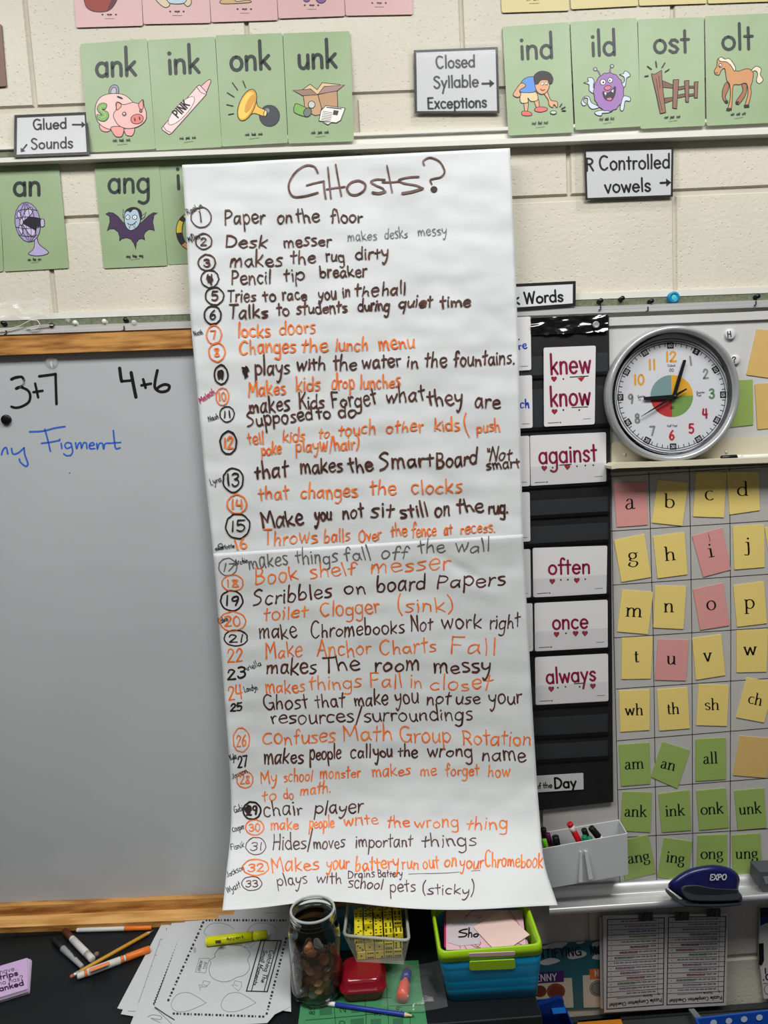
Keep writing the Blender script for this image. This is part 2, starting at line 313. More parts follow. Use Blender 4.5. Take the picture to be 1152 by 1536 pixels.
HG = dict(G); HG.update({
'e': (.95, [[(.1, .48), (.5, .52), (.86, .62), (.78, .9), (.48, 1), (.16, .8), (.06, .42), (.28, .06), (.62, .0), (.92, .18)]]),
'y': (.92, [[(.05, 1), (.12, .55), (.4, .34), (.76, .56)], [(.86, 1), (.78, .3), (.58, -.4), (.3, -.8), (.08, -.62)]]),
'm': (1.45, [[(.08, 1), (.12, .5), (.14, 0)], [(.14, .5), (.3, .9), (.48, .98), (.62, .75), (.66, .3), (.68, 0)], [(.68, .5), (.86, .88), (1.06, 1), (1.22, .75), (1.28, .3), (1.34, .0)]]),
'n': (.95, [[(.08, 1), (.12, .5), (.12, 0)], [(.13, .5), (.32, .9), (.54, .98), (.72, .78), (.78, .3), (.84, 0)]]),
'u': (.95, [[(.08, 1), (.1, .4), (.24, .06), (.5, .02), (.72, .25), (.82, .6), (.84, 1)], [(.84, .9), (.84, .3), (.92, .02)]]),
'w': (1.3, [[(.04, 1), (.18, .4), (.34, .02)], [(.34, .02), (.52, .5), (.66, .82)], [(.66, .82), (.8, .35), (.94, .02)], [(.94, .02), (1.14, .5), (1.26, 1.05)]]),
'k': (.95, [[(.12, 1.75), (.1, .9), (.12, 0)], [(.84, 1.12), (.5, .75), (.14, .5)], [(.14, .5), (.5, .3), (.9, .02)]]),
's': (.8, [[(.74, .96), (.4, .98), (.12, .82), (.3, .6), (.62, .42), (.72, .2), (.45, .02), (.06, .02)]]),
'a': (1.02, [[(.82, .82), (.55, 1), (.22, .86), (.06, .45), (.2, .06), (.5, .06), (.78, .5)], [(.84, .98), (.82, .4), (.94, .0)]]),
't': (.7, [[(.34, 1.62), (.32, .8), (.36, 0)], [(.0, 1.0), (.36, 1.02), (.72, 1.08)]]),
'h': (.95, [[(.1, 1.85), (.1, .9), (.12, 0)], [(.12, .5), (.34, .86), (.58, .92), (.74, .65), (.78, .3), (.84, 0)]]),
'r': (.66, [[(.08, 1), (.12, .5), (.12, 0)], [(.12, .55), (.28, .88), (.48, 1), (.66, .94)]]),
'o': (1.0, [[(.55, 1), (.2, .86), (.06, .45), (.25, .06), (.6, .02), (.9, .4), (.82, .82), (.5, 1.0), (.36, .95)]]),
'b': (.98, [[(.12, 1.85), (.1, .9), (.12, .02)], [(.12, .45), (.4, .86), (.74, .78), (.88, .42), (.66, .04), (.3, .0), (.12, .1)]]),
'f': (.78, [[(.86, 1.5), (.7, 1.82), (.42, 1.7), (.34, 1.1), (.34, .5), (.3, 0)], [(.04, .92), (.4, .96), (.72, 1.02)]]),
'l': (.32, [[(.14, 1.85), (.16, .9), (.18, 0)]]),
'S': (1.05, [[(.98, 1.62), (.6, 1.74), (.14, 1.4), (.3, 1.08), (.74, .78), (.84, .4), (.5, .06), (.02, -.05)]]),
'M': (1.55, [[(.1, 0), (.16, .9), (.14, 1.6)], [(.14, 1.6), (.48, 1.1), (.72, .55)], [(.72, .55), (1.0, 1.2), (1.26, 1.7)], [(1.26, 1.7), (1.36, .9), (1.46, 0)]]),
})
def word(mb, fm, txt, xl, yl, xr, yr, xh, w, m, jit=0.0, asck=1.0, h=.0005, slant=0.0, font='p', sq=None, rot=0.0):
    """write txt from (xl,yl) to (xr,yr) along its baseline; xh = x-height"""
    GG = SG if font == 's' else (HG if jit > .045 else G)
    if jit > .045: slant += R.gauss(0, .05)
    adv = [GG[c][0] for c in txt]; gap = .2 if font == 'p' else .06
    tot = sum(adv)+gap*(len(txt)-1)
    dx, dy = xr-xl, yr-yl; L = math.hypot(dx, dy); ux, uy = dx/L, dy/L; vx, vy = uy, -ux
    sc = L/tot; x = 0.0
    for ci, c in enumerate(txt):
        g = GG[c]; ro = R.gauss(0, jit*.9); sy = 1+R.gauss(0, jit*1.3); oy = R.gauss(0, jit*.8)
        def tr(p):
            px, py = p
            if py > 1: py = 1+(py-1)*asck
            px = px+py*slant+ro*(py-.5)+R.gauss(0, jit*.35); py = py*sy+oy+R.gauss(0, jit*.35)
            return (xl+ux*(x+px)*sc+vx*py*xh, yl+uy*(x+px)*sc+vy*py*xh)
        for st in g[1]:
            if jit and len(st) == 13: st = st[::2]
            if jit and len(st) == 2 and abs(st[0][1]-st[1][1])+abs(st[0][0]-st[1][0]) > .3:
                mx_, my_ = (st[0][0]+st[1][0])/2, (st[0][1]+st[1][1])/2; st = [st[0], (mx_+R.gauss(0, jit*.4), my_), st[1]]
            q = [tr(p) for p in st]
            if len(q) == 2 and math.hypot(q[0][0]-q[1][0], q[0][1]-q[1][1]) < w*.5:
                disc(mb, fm, q[0], w*.62, w*.62, m, h, 10); continue
            q = smoothpts(q, n=4) if len(q) > 2 and (jit or len(q) < 10) else q
            if font == 's':
                ribbon(mb, fm, q, w, m, h, wf=lambda tx, ty, t: .35+.75*abs(tx*vx+ty*vy)**1.5)
            else:
                ph = R.uniform(0, 6)
                ribbon(mb, fm, q, w*(1+R.gauss(0, jit)), m, h, wf=(lambda tx, ty, t: 1+.16*sin(ph+t*4)) if jit > .045 else None, capwf=True)
        if font == 's':
            for a, b, yy in g[2]: ribbon(mb, fm, [tr((a, yy)), tr((b, yy))], w*.42, m, h, cap=False)
        x += adv[ci]+gap
# ---------------------------------------------------------------- common materials
WALL = noisy((196, 191, 175), (207, 202, 186), nscale=3, rough=.55, bump=.6, bscale=120, bdist=.0014, name='painted_block', pits=True)
MORTAR = noisy((183, 178, 163), (197, 192, 176), nscale=9, rough=.7, bump=.4, bscale=260, bdist=.001, name='painted_mortar')
BOARD = noisy((174, 178, 180), (179, 183, 185), nscale=2.5, rough=.22, name='enamel_board', spec=.6)
BOARD2 = noisy((178, 176, 172), (184, 182, 178), nscale=2.5, rough=.3, name='enamel_board_grid')
OAK = noisy((128, 80, 34), (194, 142, 78), scale=(1.5, 8, 14), nscale=7, rough=.38, bump=.15, bscale=90, bdist=.0006, detail=10, name='oak', lo=.36, hi=.60)
OAKL = noisy((176, 128, 68), (212, 166, 104), scale=(1.3, 9, 16), nscale=7, rough=.38, detail=10, name='oak_light', lo=.36, hi=.6)
OAKD = noisy((120, 78, 32), (165, 112, 54), scale=(1.3, 9, 16), nscale=7, rough=.45, detail=8, name='oak_shelf')
ALU = noisy((196, 197, 197), (214, 215, 214), scale=(.2, 30, 30), nscale=10, rough=.38, metal=.45, name='brushed_aluminium')
WHITEP = M((214, 212, 204), .4, name='white_enamel_trim')
CORK = noisy((92, 98, 78), (116, 121, 98), nscale=160, rough=.9, name='olive_tack_strip')
CREAM = M((205, 198, 175), .35, name='cream_enamel')
DESKM = noisy((15, 19, 21), (20, 24, 26), nscale=8, rough=.4, spec=.25, name='black_desktop', bump=.05, bscale=400, bdist=.0003)
BLK = M((16, 16, 17), .5); BLKG = M((14, 14, 15), .3)
# ---------------------------------------------------------------- wall of painted blocks
mb = MB(); Z0, CO, XB = 2.3238, 0.1985, 0.396
mb.box((-1.6, 0.005, -0.0), (1.9, 0.12, 2.80), MORTAR)
for r_ in range(-12, 4):
    zb = Z0+(r_)*CO+.0045; zt = zb+CO-.009
    if r_ < -11: zb = 0.0
    xo = (-.1597 if r_ % 2 == 0 else .0338)
    for k in range(-5, 6):
        xa = xo+k*XB+.002; xb = xa+XB-.004
        if xb < -1.55 or xa > 1.85 or zb > 2.78: continue
        zt2 = min(zt, 2.79); e = .003
        fr = [(xa+e, 0, zb+e), (xb-e, 0, zb+e), (xb-e, 0, zt2-e), (xa+e, 0, zt2-e)]
        bk = [(xa, .0055, zb), (xb, .0055, zb), (xb, .0055, zt2), (xa, .0055, zt2)]
        mb.prism(fr, bk, WALL)
mb.build('wall_back', kind='structure')
mb = MB(); mb.box((-2.5, -4.5, -.05), (2.8, .12, 0), M((120, 116, 108), .5)); mb.build('floor', kind='structure')
# ---------------------------------------------------------------- rails on the wall
def strip(mb, x0, y0a, y0b, x1, y1a, y1b, off, th, m):
    slab(mb, wallmap(off), [(x0, y0a), (x1, y1a), (x1, y1b), (x0, y0b)], th, m)
mb = MB()   # upper display rail
strip(mb, -60, 226, 242, 1230, 177, 193, .006, .006, WHITEP)
strip(mb, -60, 222, 226.5, 1230, 172, 177, .012, .012, WHITEP)
strip(mb, -60, 239, 246, 1230, 190, 198, .022, .022, WHITEP)
strip(mb, -60, 229, 238, 60, 224.5, 233.5, .0075, .003, CORK)
mb.build('trim_1', kind='structure', bevel=.0012)
mb = MB()   # lower tack rail running above both boards
x0, x1 = -60, 1230
def rl(a, b): return (a+60*.0413, a-(1230)*.0413, b+60*.0413, b-1230*.0413)
for a, b, off, th, m in ((472, 481, .0085, .0085, WHITEP), (480.5, 492, .0075, .0075, CORK), (491.5, 502, .016, .016, ALU)):
    strip(mb, x0, a+60*.041, b+60*.041, x1, a-1230*.0362, b-1230*.0362, off, th, m)
mb.build('trim_2', kind='structure', bevel=.001)
# ---------------------------------------------------------------- left whiteboard in its oak frame
BO = .018
bq = [(-70, 530), (640, 510), (655, 1345), (-20, 1366)]
wb = empty('whiteboard', W(280, 1372, .02), 'large whiteboard in an oak frame with black sums and blue handwriting', 'whiteboard')
mb = MB(); slab(mb, wallmap(BO), bq, .014, BOARD); mb.build('writing_surface', wb)
mb = MB(); slab(mb, wallmap(.032), [(-75, 507.5), (640, 482), (640, 510), (-75, 535.5)], .03, OAK); mb.build('top_rail', wb, bevel=.0025)
mb = MB(); slab(mb, wallmap(.032), [(-75, 1363), (648, 1334), (648, 1362), (-75, 1391)], .03, OAK); mb.build('bottom_rail', wb, bevel=.0015)
mb = MB(); slab(mb, wallmap(.068), [(-75, 1394.5), (642, 1366), (642, 1375), (-75, 1403)], .038, OAK, msides=OAKL); mb.build('pen_tray', wb, bevel=.0015)
BOF = wallmap(BO)
mb = MB(); c = crop(0, 460, 3.6); INK = M((14, 14, 16), .45)
def st(m, w, *pts, sm=True): ribbon(mb, BOF, smoothpts([c(p) for p in pts], n=6) if sm else [c(p) for p in pts], w, m, .0003)
st(INK, 4.6, (62, 392), (80, 384), (98, 380)); st(INK, 4.6, (88, 442), (104, 435), (118, 432)); st(INK, 4, (118, 436), (150, 452), (163, 480), (155, 515), (120, 538), (85, 546), (62, 540))
st(INK, 4, (98, 380), (118, 380), (130, 398)); st(M((120, 122, 122), .5), 3.4, (130, 398), (128, 418), (106, 434)); st(INK, 3.8, (190, 415), (206, 490)); st(INK, 3.8, (180, 462), (230, 454))
st(INK, 4.2, (212, 376), (260, 370), (300, 364), sm=False); st(INK, 4, (300, 364), (302, 440), (305, 526))
st(INK, 5, (646, 332), (652, 380), (657, 403), sm=False); st(INK, 4, (657, 403), (690, 400), (716, 398)); st(INK, 5.2, (708, 356), (722, 430), (734, 488))
st(INK, 4.2, (773, 392), (786, 438)); st(INK, 4.2, (764, 425), (815, 416))
st(INK, 4.4, (850, 344), (838, 400), (838, 440), (868, 460), (905, 452), (914, 428), (890, 420), (860, 432), (845, 448))
BLU = M((52, 96, 190), .45)
mb.build('black_sums', wb); mb = MB()
st(BLU, 2.6, (-20, 745), (-6, 800)); st(BLU, 2.6, (8, 800), (18, 770), (34, 762), (42, 795)); st(BLU, 2.6, (62, 765), (70, 795), (98, 790), (130, 762)); st(BLU, 2.6, (130, 764), (134, 800), (150, 845), (140, 862), (112, 842), (104, 822))
st(BLU, 2.8, (160, 676), (230, 672), (300, 655), (350, 648)); st(BLU, 2.6, (242, 662), (258, 720), (272, 780)); st(BLU, 2.6, (224, 738), (272, 732), (322, 722))
st(BLU, 2.4, (330, 738), (334, 766)); st(BLU, 2.6, (322, 716), (323, 717)); st(BLU, 2.4, (382, 738), (362, 734), (350, 750), (362, 766), (384, 756)); st(BLU, 2.4, (384, 738), (392, 780), (382, 802), (358, 804), (344, 794))
st(BLU, 2.4, (408, 734), (414, 766), (424, 740), (436, 736), (440, 764), (452, 736), (466, 738), (470, 766)); st(BLU, 2.4, (484, 752), (508, 746), (500, 734), (484, 744), (486, 766), (512, 766))
st(BLU, 2.4, (522, 738), (526, 768), (534, 742), (552, 738), (560, 768), (566, 742), (590, 736)); st(BLU, 2.6, (612, 668), (618, 730), (626, 766), (648, 762)); st(BLU, 2.4, (584, 738), (652, 733))
mb.build('blue_handwriting', wb)
mb = MB(); disc(mb, BOF, (104.3, 709.5), .9, .9, INK, .0003, 8); mb.build('ink_speck', wb)
# ---------------------------------------------------------------- right boards
RO = .012
rb = empty('whiteboard', W(1010, 690, .0), 'upper right whiteboard behind the round clock with a cream ledge below', 'whiteboard')
mb = MB(); slab(mb, wallmap(RO), [(660, 491), (1235, 462), (1235, 693), (660, 712)], .012, M((196, 196, 194), .25, spec=.6)); mb.build('writing_surface', rb)
mb = MB(); strip(mb, 660, 486, 499, 1235, 463.5, 475.5, .0175, .0165, M((196, 196, 194), .3)); mb.build('top_frame', rb, bevel=.002)
lg = empty('pen_ledge', W(1030, 700, .0), 'cream metal ledge under the clock holding a whiteboard marker', 'ledge')
mb = MB(); slab(mb, wallmap(.016), [(917, 663.5), (1235, 652), (1235, 694), (917, 700)], .0035, CREAM, round_=4); mb.build('back_plate', lg, bevel=.001)
mb = MB(); slab(mb, wallmap(.062), [(917, 699), (924, 695), (1235, 682.5), (1235, 691), (926, 702.5), (918, 704)], .0455, CREAM); mb.build('shelf_lip', lg, bevel=.001)
for q in ((937.3, 682), (1089.5, 678.5)):
    mb = MB(); p = W(*q, .016); mb.lathe([(0, .0022), (.0025, .0018), (.0034, .0)], ALU, p, 12, (0, -1, 0)); mb.build('screw', lg)
gb = empty('letter_board', W(1000, 1330, .0), 'grey magnetic board ruled into squares and covered with letter tiles', 'board')
mb = MB(); slab(mb, wallmap(RO), [(812, 714), (1200, 695.5), (1215, 1314), (815, 1340)], .0105, BOARD2); mb.build('panel', gb)
mb = MB(); GL = M((30, 30, 34), .5); g2 = crop(900, 680, 4.571); g3 = crop(900, 980, 4.266)
GFM = wallmap(RO)
hl = [(g2((70, 160)), g2((1160, 90))), (g2((75, 533)), g2((1160, 463))), (g2((85, 903)), g2((1160, 828))), (g2((95, 1265)), g2((1160, 1195))), (g3((105, 228)), g3((1085, 160))), (g3((108, 560)), g3((1085, 478))), (g3((118, 873)), g3((1085, 798))), (g3((-300, 1205)), g3((1085, 1122))) ]
for a, b in hl:
    a2 = (a[0], a[1]); k = (b[1]-a[1])/(b[0]-a[0]); ribbon(mb, GFM, [a2, (1212, a[1]+k*(1212-a[0]))], 1.0, GL, .0003)
for a, b, cc in ((g2((75, 150)), g2((95, 1270)), g3((128, 1478))), (g2((335, 130)), g2((365, 1245)), g3((363, 1465))), (g2((613, 95)), g2((630, 1230)), g3((594, 1440))), (g2((888, 90)), g2((897, 1210)), g3((832, 1430)))):
    ribbon(mb, GFM, [a, b, cc], 1.0, GL, .0003)
mb.build('ruled_lines', gb)
# metal tray under the letter board
mb = MB()
def trayprof(x, d):
    return [W(x, y-d, o) for y, o in ((1331, .012), (1331, .017), (1346, .018), (1350, .021), (1355, .046), (1359, .058), (1362, .072), (1362.5, .076), (1365, .079), (1370, .079), (1373, .076), (1373, .070), (1366, .060), (1352, .012))]
a, b = trayprof(824, 0), trayprof(1225, 27); n = len(a)
mb.add(a+b, [(i, (i+1) % n, (i+1) % n+n, i+n) for i in range(n)], ALU, True); mb.add(a, [tuple(range(n))], ALU); mb.add(b, [tuple(range(n))[::-1]], ALU)
tray = mb.build('pen_tray', label='long brushed metal tray under the letter board holding the blue eraser', cat='tray')
# ---------------------------------------------------------------- black desk and low shelf
dxr = T(806, 1500).x; dyf = T(705, 1533).y
dk = empty('desk', (-.35, -.19, 0), 'black topped desk below the oak whiteboard tray, strewn with papers', 'desk')
mb = MB(); mb.box((-1.3, dyf, DESK-.028), (dxr, -.0705, DESK), DESKM); mb.build('desktop', dk, bevel=.003)
mb = MB(); mb.box((-1.28, dyf+.02, 0.0), (dxr-.012, -.08, DESK-.028), M((38, 38, 40), .5)); mb.build('cabinet_body', dk)
SH = W(990, 1513, 0).z
sh = empty('bookshelf', (.75, -.2, 0), 'low dark grey shelf unit standing against the wall right of the desk', 'shelf')
DG = M((58, 60, 60), .5)
mb = MB(); mb.box((dxr+.012, -.40, SH-.02), (1.5, -.004, SH-.004), DG); mb.build('shelf_top', sh, bevel=.002)
mb = MB(); mb.box((dxr+.012, -.02, SH-.004), (1.5, -.004, SH+.0), M((44, 46, 46), .5)); mb.build('back_lip', sh)
mb = MB(); mb.box((dxr+.02, -.39, 0), (1.49, -.008, SH-.02), M((52, 53, 54), .5)); mb.build('carcass', sh)
# ---------------------------------------------------------------- chart paper poster
LX = [(247, 273), (330, 278.5), (420, 283), (480, 286), (600, 297), (720, 308), (828, 319.5), (937, 328.5), (1050, 337), (1150, 344.5), (1216, 346.8), (1260, 345), (1300, 340.5), (1366, 333.5)]
RX = [(222, 765), (300, 768.5), (400, 773), (520, 777.5), (640, 780.5), (719, 782.5), (801, 784.5), (939, 792), (1050, 798), (1150, 804), (1220, 809), (1294, 816.5), (1357, 836.5)]
OF = [(0, .034), (.1, .0365), (.2, .0385), (.35, .0405), (.5, .0425), (.65, .0455), (.8, .057), (.87, .079), (.94, .142), (1.0, .250)]
def interp(tab, x):
    if x <= tab[0][0]: i = 0
    elif x >= tab[-1][0]: i = len(tab)-2
    else: i = max(k for k in range(len(tab)-1) if tab[k][0] <= x)
    L = len(tab); g = lambda k: tab[max(0, min(L-1, k))]
    (xa, a), (xb, b) = tab[i], tab[i+1]; t = (x-xa)/(xb-xa)
    ma = (b-g(i-1)[1])/max(1e-6, xb-g(i-1)[0])*(xb-xa); mb_ = (g(i+2)[1]-a)/max(1e-6, g(i+2)[0]-xa)*(xb-xa)
    if t < 0 or t > 1: return a+(b-a)*t
    return (2*t**3-3*t*t+1)*a+(t**3-2*t*t+t)*ma+(-2*t**3+3*t*t)*b+(t**3-t*t)*mb_
def pv(x, y):
    yt = 247-25*(x-273)/492; yb = 1366-9*(x-333)/503
    return (y-yt)/(yb-yt)
from mathutils import noise as NZ
def poff(x, y, h=0.0):
    t = pv(x, y); o = interp(OF, min(1.06, t))
    s = (x-560)/240
    o += .0022*max(0, 1-abs(t-.0)/.10)*sin(x*.034)+.0012*sin(y*.013+x*.004)
    p = Vector((x*.011, y*.016, 2.3)); o += .0032*NZ.noise(p)+.0015*NZ.noise(p*2.7)
    p2 = Vector((x*.006+y*.012, y*.05, 7)); o += .0010*NZ.noise(p2)
    d = abs(y-(835-.062*(x-318))); o += .0022*math.exp(-(d/16)**2)
    # dented crease near the right of the seam
    dd = (x-700)*.55-(y-858)*1.0; o -= .004*math.exp(-(dd/9)**2-((x-690)/40)**2)
    return o
PF = lambda x, y, h=0.0: W(x, y, poff(x, y)+h)
PAPER = noisy((204, 207, 208), (210, 213, 214), nscale=7, rough=.62, name='chart_paper', bump=.25, bscale=60, bdist=.0012, spec=.35)
po = empty('chart_paper', W(560, 1300, .06), 'long white chart paper headed Ghosts with a numbered handwritten list', 'poster')
def sheet(t0f, t1f, nx, ny, name, dh):
    mb = MB(); vs = []
    for j in range(ny+1):
        v = j/ny
        for i in range(nx+1):
            u = i/nx
            # row endpoints
            yl = t0f[0]+(t1f[0]-t0f[0])*v; yr = t0f[1]+(t1f[1]-t0f[1])*v
            xl = interp(LX, yl); xr = interp(RX, yr)
            x = xl+(xr-xl)*u; y = yl+(yr-yl)*u
            k = max(0, (y-1290)/70)
            if k > 0: y += k*(-11*math.exp(-((u-.30)/.17)**2)+5*math.exp(-((u-.72)/.2)**2))
            if y < 260: y += 2.0*math.exp(-((u-.12)/.1)**2)*max(0, (260-y)/30)
            vs.append(PF(x, y, dh))
    fs = [(j*(nx+1)+i, j*(nx+1)+i+1, (j+1)*(nx+1)+i+1, (j+1)*(nx+1)+i) for j in range(ny) for i in range(nx)]
    mb.add(vs, fs, PAPER, True)
    o = mb.build(name, po); sd = o.modifiers.new('solid', 'SOLIDIFY'); sd.thickness = .00025; sd.offset = 1
    return o
sheet((247, 222), (840, 811), 90, 110, 'upper_sheet', -.0010)
sheet((830.5, 801.5), (1366, 1357), 90, 100, 'lower_sheet', 0)
BRN = noisy((48, 22, 16), (96, 54, 40), nscale=60, rough=.55, name='brown_ink'); BRD = M((40, 22, 22), .55)
ORA = noisy((222, 92, 22), (240, 136, 56), nscale=55, rough=.55, name='orange_ink'); GRY = M((104, 98, 100), .6); PEN = M((92, 92, 96), .6)
PNK = M((176, 40, 96), .6); BKI = M((26, 24, 26), .55); PUR = M((92, 62, 66), .6)
HW = {'B': BRN, 'D': BRD, 'O': ORA, 'G': GRY, 'P': PEN, 'K': PNK, 'N': BKI, 'U': PUR}
LINES = '''
B 2.3
Paper 337 337 399 334.5 12.5|on 416 335 440 334.5 11|the 443.6 333 481 333 11|floor 496 334 545 333 11
Desk 338 371 402 371 11|messer 425 370 498 369 11
makes 344.6 400 425 398.5 13|the 436 394.5 475 394.5 11|rug 489 392.5 518 391.5 11|dirty 533.5 389 584.6 386 10
Pencil 347 427 408 425 12|tip 425 421.5 458 420.5 11|breaker 480 416.5 552 414 11
Tries 341 452 385 451.5 11|to 395 450.5 416 450 10|race 424 450 462 449 10|you 477.5 449 506 449 10|in 514 445.5 527 445 10|the 532 444 569.5 443 10|hall 573 443 610 442 10
B 2.7
Talks 343 477.5 403 475.5 11|to 416 473.5 436 472.5 10|students 445 470.5 522 468 10|during 537 466 586 465 10|quiet 598 461 650 460 10.5|time 660.6 461 707.5 459 10.5
O 2.3
locks 357 505.5 407 504.5 11|doors 420 501.5 475 499 11
Changes 359 531 445 528 12|the 452 527.5 493.6 526 11.5|lunch 503 526 554 525 11.5|menu 568 524 623.6 522 13
B 2.6
plays 382 562 436 560 13|with 445.5 555.5 490 554 12|the 499.6 555 537 554 12|water 543 552.5 603 549.5 12|in 611 550.5 629 550 11.5|the 637 551 672 549.5 12|fountains. 681 549.5 774 545.5 12
O 2.2
Makes 373 594.5 430 591 12|kids 443.7 586.5 482 585 12|drop 498 583.5 533 582.5 12|lunches 540.6 583 602 580.5 11.5
B 2.6
makes 374 619.5 436 615 13|Kids 449 613 488 611.5 12|Forget 498 611 566.5 606 12.5|what 579.6 605 639.5 601 12.5|they 642 607.5 696 606 13|are 711 611 751.5 612.5 12
Supposed 371 640 471 629 12|to 475 628 498 627 10|do 506.7 625.5 535.6 625 11
O 2.1
tell 372 667 398 665 10|kids 424 662 458 661 10|to 477.7 657 496 656.5 10|touch 508 654 565 650 10.5|other 579 649.5 637 646.5 10.5|kids 651.6 646 691 645 11|push 715 647 751.6 646.5 11|( 698 653 706 652 16
poke 392 682.5 423.6 680 10|playw/hair) 443.7 677.5 540.6 673 11
B 2.9
that 382 717.5 433.6 714 13|makes 451 710.5 515.5 707 13|the 524 708 561.5 706.5 12|Smart 570 704.5 652 698 13.5|Board 654.6 701.5 717.6 696 13
B 2.2
"Not 727.6 691.5 768 689 10|smart 730 704 782 701 8
O 2.2
that 388 750 435 748 11.5|changes 451 747 538 744 12|the 554.6 742 596 741 11.5|clocks 617 740.5 695 738 12
B 2.9
Make 393 791 457.4 786 14|you 472.5 780.5 499 779.5 12|not 514 777.5 547 775.5 12|sit 556 775.5 591.6 775 12|still 600 775.5 644 774.5 12|on 652.5 773.5 677 772.5 12|the 686.5 769 727.6 767.5 12|rug. 733 770 764 769.5 11.5
O 1.9
Throws 395 818 477.6 813 11.5|balls 486 813.5 526.7 811 10.5|Over 538 812 574 809 10.5|the 586.6 804.5 612.5 803 10|fence 618 804.5 656 803 10.5|at 666.6 801.5 680 801 10|recess. 691 800 745 797.5 9.5
G 2.0
makes 373 852.5 433.5 847 13.5|things 444 846 508.5 843 12|fall 516.6 841.5 558 839 11|off 571.5 839.5 613 837 11|the 628 830.5 669 828 11|wall 683 828 736 826.5 12
O 2.2
Book 383 877 449 869 13|shelf 465 867 535.5 861 12|messer 555.6 860 677 853 13.5
B 2.6
Scribbles 380 908 499 896 12.5|on 516 890.5 550.6 889 12|board 565 889.5 639.5 883 12.5|Papers 655 882 760 877 12.5
O 2.2
toilet 395 931 463 925 11.5|Clogger 480 924.5 571 919.5 13|(sink) 596 919.5 682 917 13
B 2.2
make 388.5 958.5 446.4 956 13.5|Chromebooks 466 957 608 949 12.5|Not 616 946.5 650 945 13|work 663 943.5 725 942 12.5|right 734.6 943.5 781.5 941.5 12.5
O 2.2
Make 398 987 455 984 13|Anchor 476 985 558.4 981 13|Charts 569 981.5 656 978 13|Fall 675 979.5 745 982 15
B 2.8
makes 400 1012.5 476 1009 13.5|The 484.6 1008.5 542 1005 13|room 562 1007.5 631 1005 12.5|messy 651 1009.5 738 1009 14
O 2.1
makes 398.6 1040.5 459 1037.5 11.5|things 463.5 1035 544 1030.5 11.5|Fall 555 1031.5 604.5 1030.5 12|in 615 1031.5 635 1031 11|closet 645 1034.5 738 1034 12
B 2.3
Ghost 396 1066 463.5 1062 13|that 473 1061.5 518.6 1060 12|make 531.5 1058.5 583.4 1057 12.5|you 593 1055.5 630 1055 12|not 640 1056.5 677 1055.5 11.5|use 684 1057 722 1056 11.5|your 733.4 1055.5 784 1054 12.5
resources/surroundings 407 1086 711 1079 12
O 2.2
Confuses 393 1117.5 504.5 1113 13|Math 514 1112 590.5 1109.5 13.5|Group 600 1114 678 1113 13.5|Rotation 693.6 1116.5 798 1117.5 13
B 2.5
makes 396 1146.5 456.5 1143.5 12.5|people 464.7 1139 513 1138 11.5|call 525.6 1137 558 1136 11|you 561 1136 590.5 1135 11|the 597.5 1135 628 1134.5 11|wrong 641 1135 710 1135 11.5|name 723 1140 790 1142 12
O 2.0
My 391 1176 417 1174 11|school 425.6 1173.5 470 1171.5 10|monster 480 1168 542.3 1166 9.5|makes 558 1165 617 1162.5 10|me 631 1164 657 1162.5 10|forget 668.4 1163.5 720 1162 9.5|how 732 1165 766.4 1164 9
to 393 1202.5 417 1200 9|do 425.6 1198.5 442 1198 9.5|math. 450 1192.5 498 1188 9.5
B 2.2
chair 395 1225 455.4 1222 12.5|player 472 1220.5 546 1219 12.5
O 2.1
make 406 1245.5 449 1243 10|people 464 1241.5 502.4 1241 10|write 516 1239 569 1236.5 10|the 580.5 1240.5 616 1240 10|wrong 622 1241.5 689.5 1240 10|thing 699 1243.5 763 1243 11
B 2.0
Hides/ 409 1275.5 470 1272.5 13|moves 470 1273.5 518.6 1272 10.5|important 533 1271.5 620 1268.5 10.5|things 633 1270.5 716.5 1268 11.5
O 2.2
Makes 407.6 1308.5 480 1304 12.5|your 490 1304.5 525.4 1303.5 11.5|battery 533 1305 600 1302 11.5|run 603 1303.5 630 1303 11|out 634 1303.5 660 1303 11|on 667 1300.5 687 1300 10|your 689.5 1302.5 727 1302 11|Chromebook 727 1300.5 815.6 1301.5 12
U 1.5
Drains 522 1316.5 564 1315 6|Battery 567 1315.5 605 1314.5 6
U 1.8
plays 416 1330 463 1326 11|with 474.6 1323.5 514 1325 9|school 522 1331.5 575 1334 10|pets 585 1338 625 1336 10.5|(sticky) 633 1341 713 1342.5 9.5
P 1.1
makes 521.7 362 567 359.5 8.5|desks 577 358 613 356 8.5|messy 627 354 672 351.5 8
N 1.0
Raelyn 281 322 306 311 5|M/Dani 283 363 302 357 5|Nash 291 503.5 306 500.5 4|Nash 313 632 330 627.5 4.5|Lyra 316 727.5 334 722 5|charlotte 323 825.5 353 821.5 3.6|Archie 353 847.5 373 844 4.5|Caleb 329 937 344 930 5|Ariella 367 1008 394 997 4.5|Landyn 367 1038.5 388.5 1034 4.5|Kyla 346 1141.5 357 1138 5|Jaxson 349 1168.5 373 1159 4.5|Gabi 351.6 1219 366 1216 5|Cooper 349 1248 368.5 1243 5|Fisnik 346.6 1274.5 368.5 1270.5 5|Jackson 341 1316 368.5 1304.5 5|Wyatt 341 1340 363 1331 5.5
K 1.2
Maleah 300 604.5 325 590.5 5
O 2.2
16 353 824.5 373 822 8.5|22 341.6 994.5 366 992 11
D 2.6
23 341.6 1019 370 1017.5 9.5
O 2.3
24 343 1048.5 366 1046 10.5
D 2.5
25 346 1067.5 365 1066 7
D 2.1
27 357 1151 373 1149 10
'''
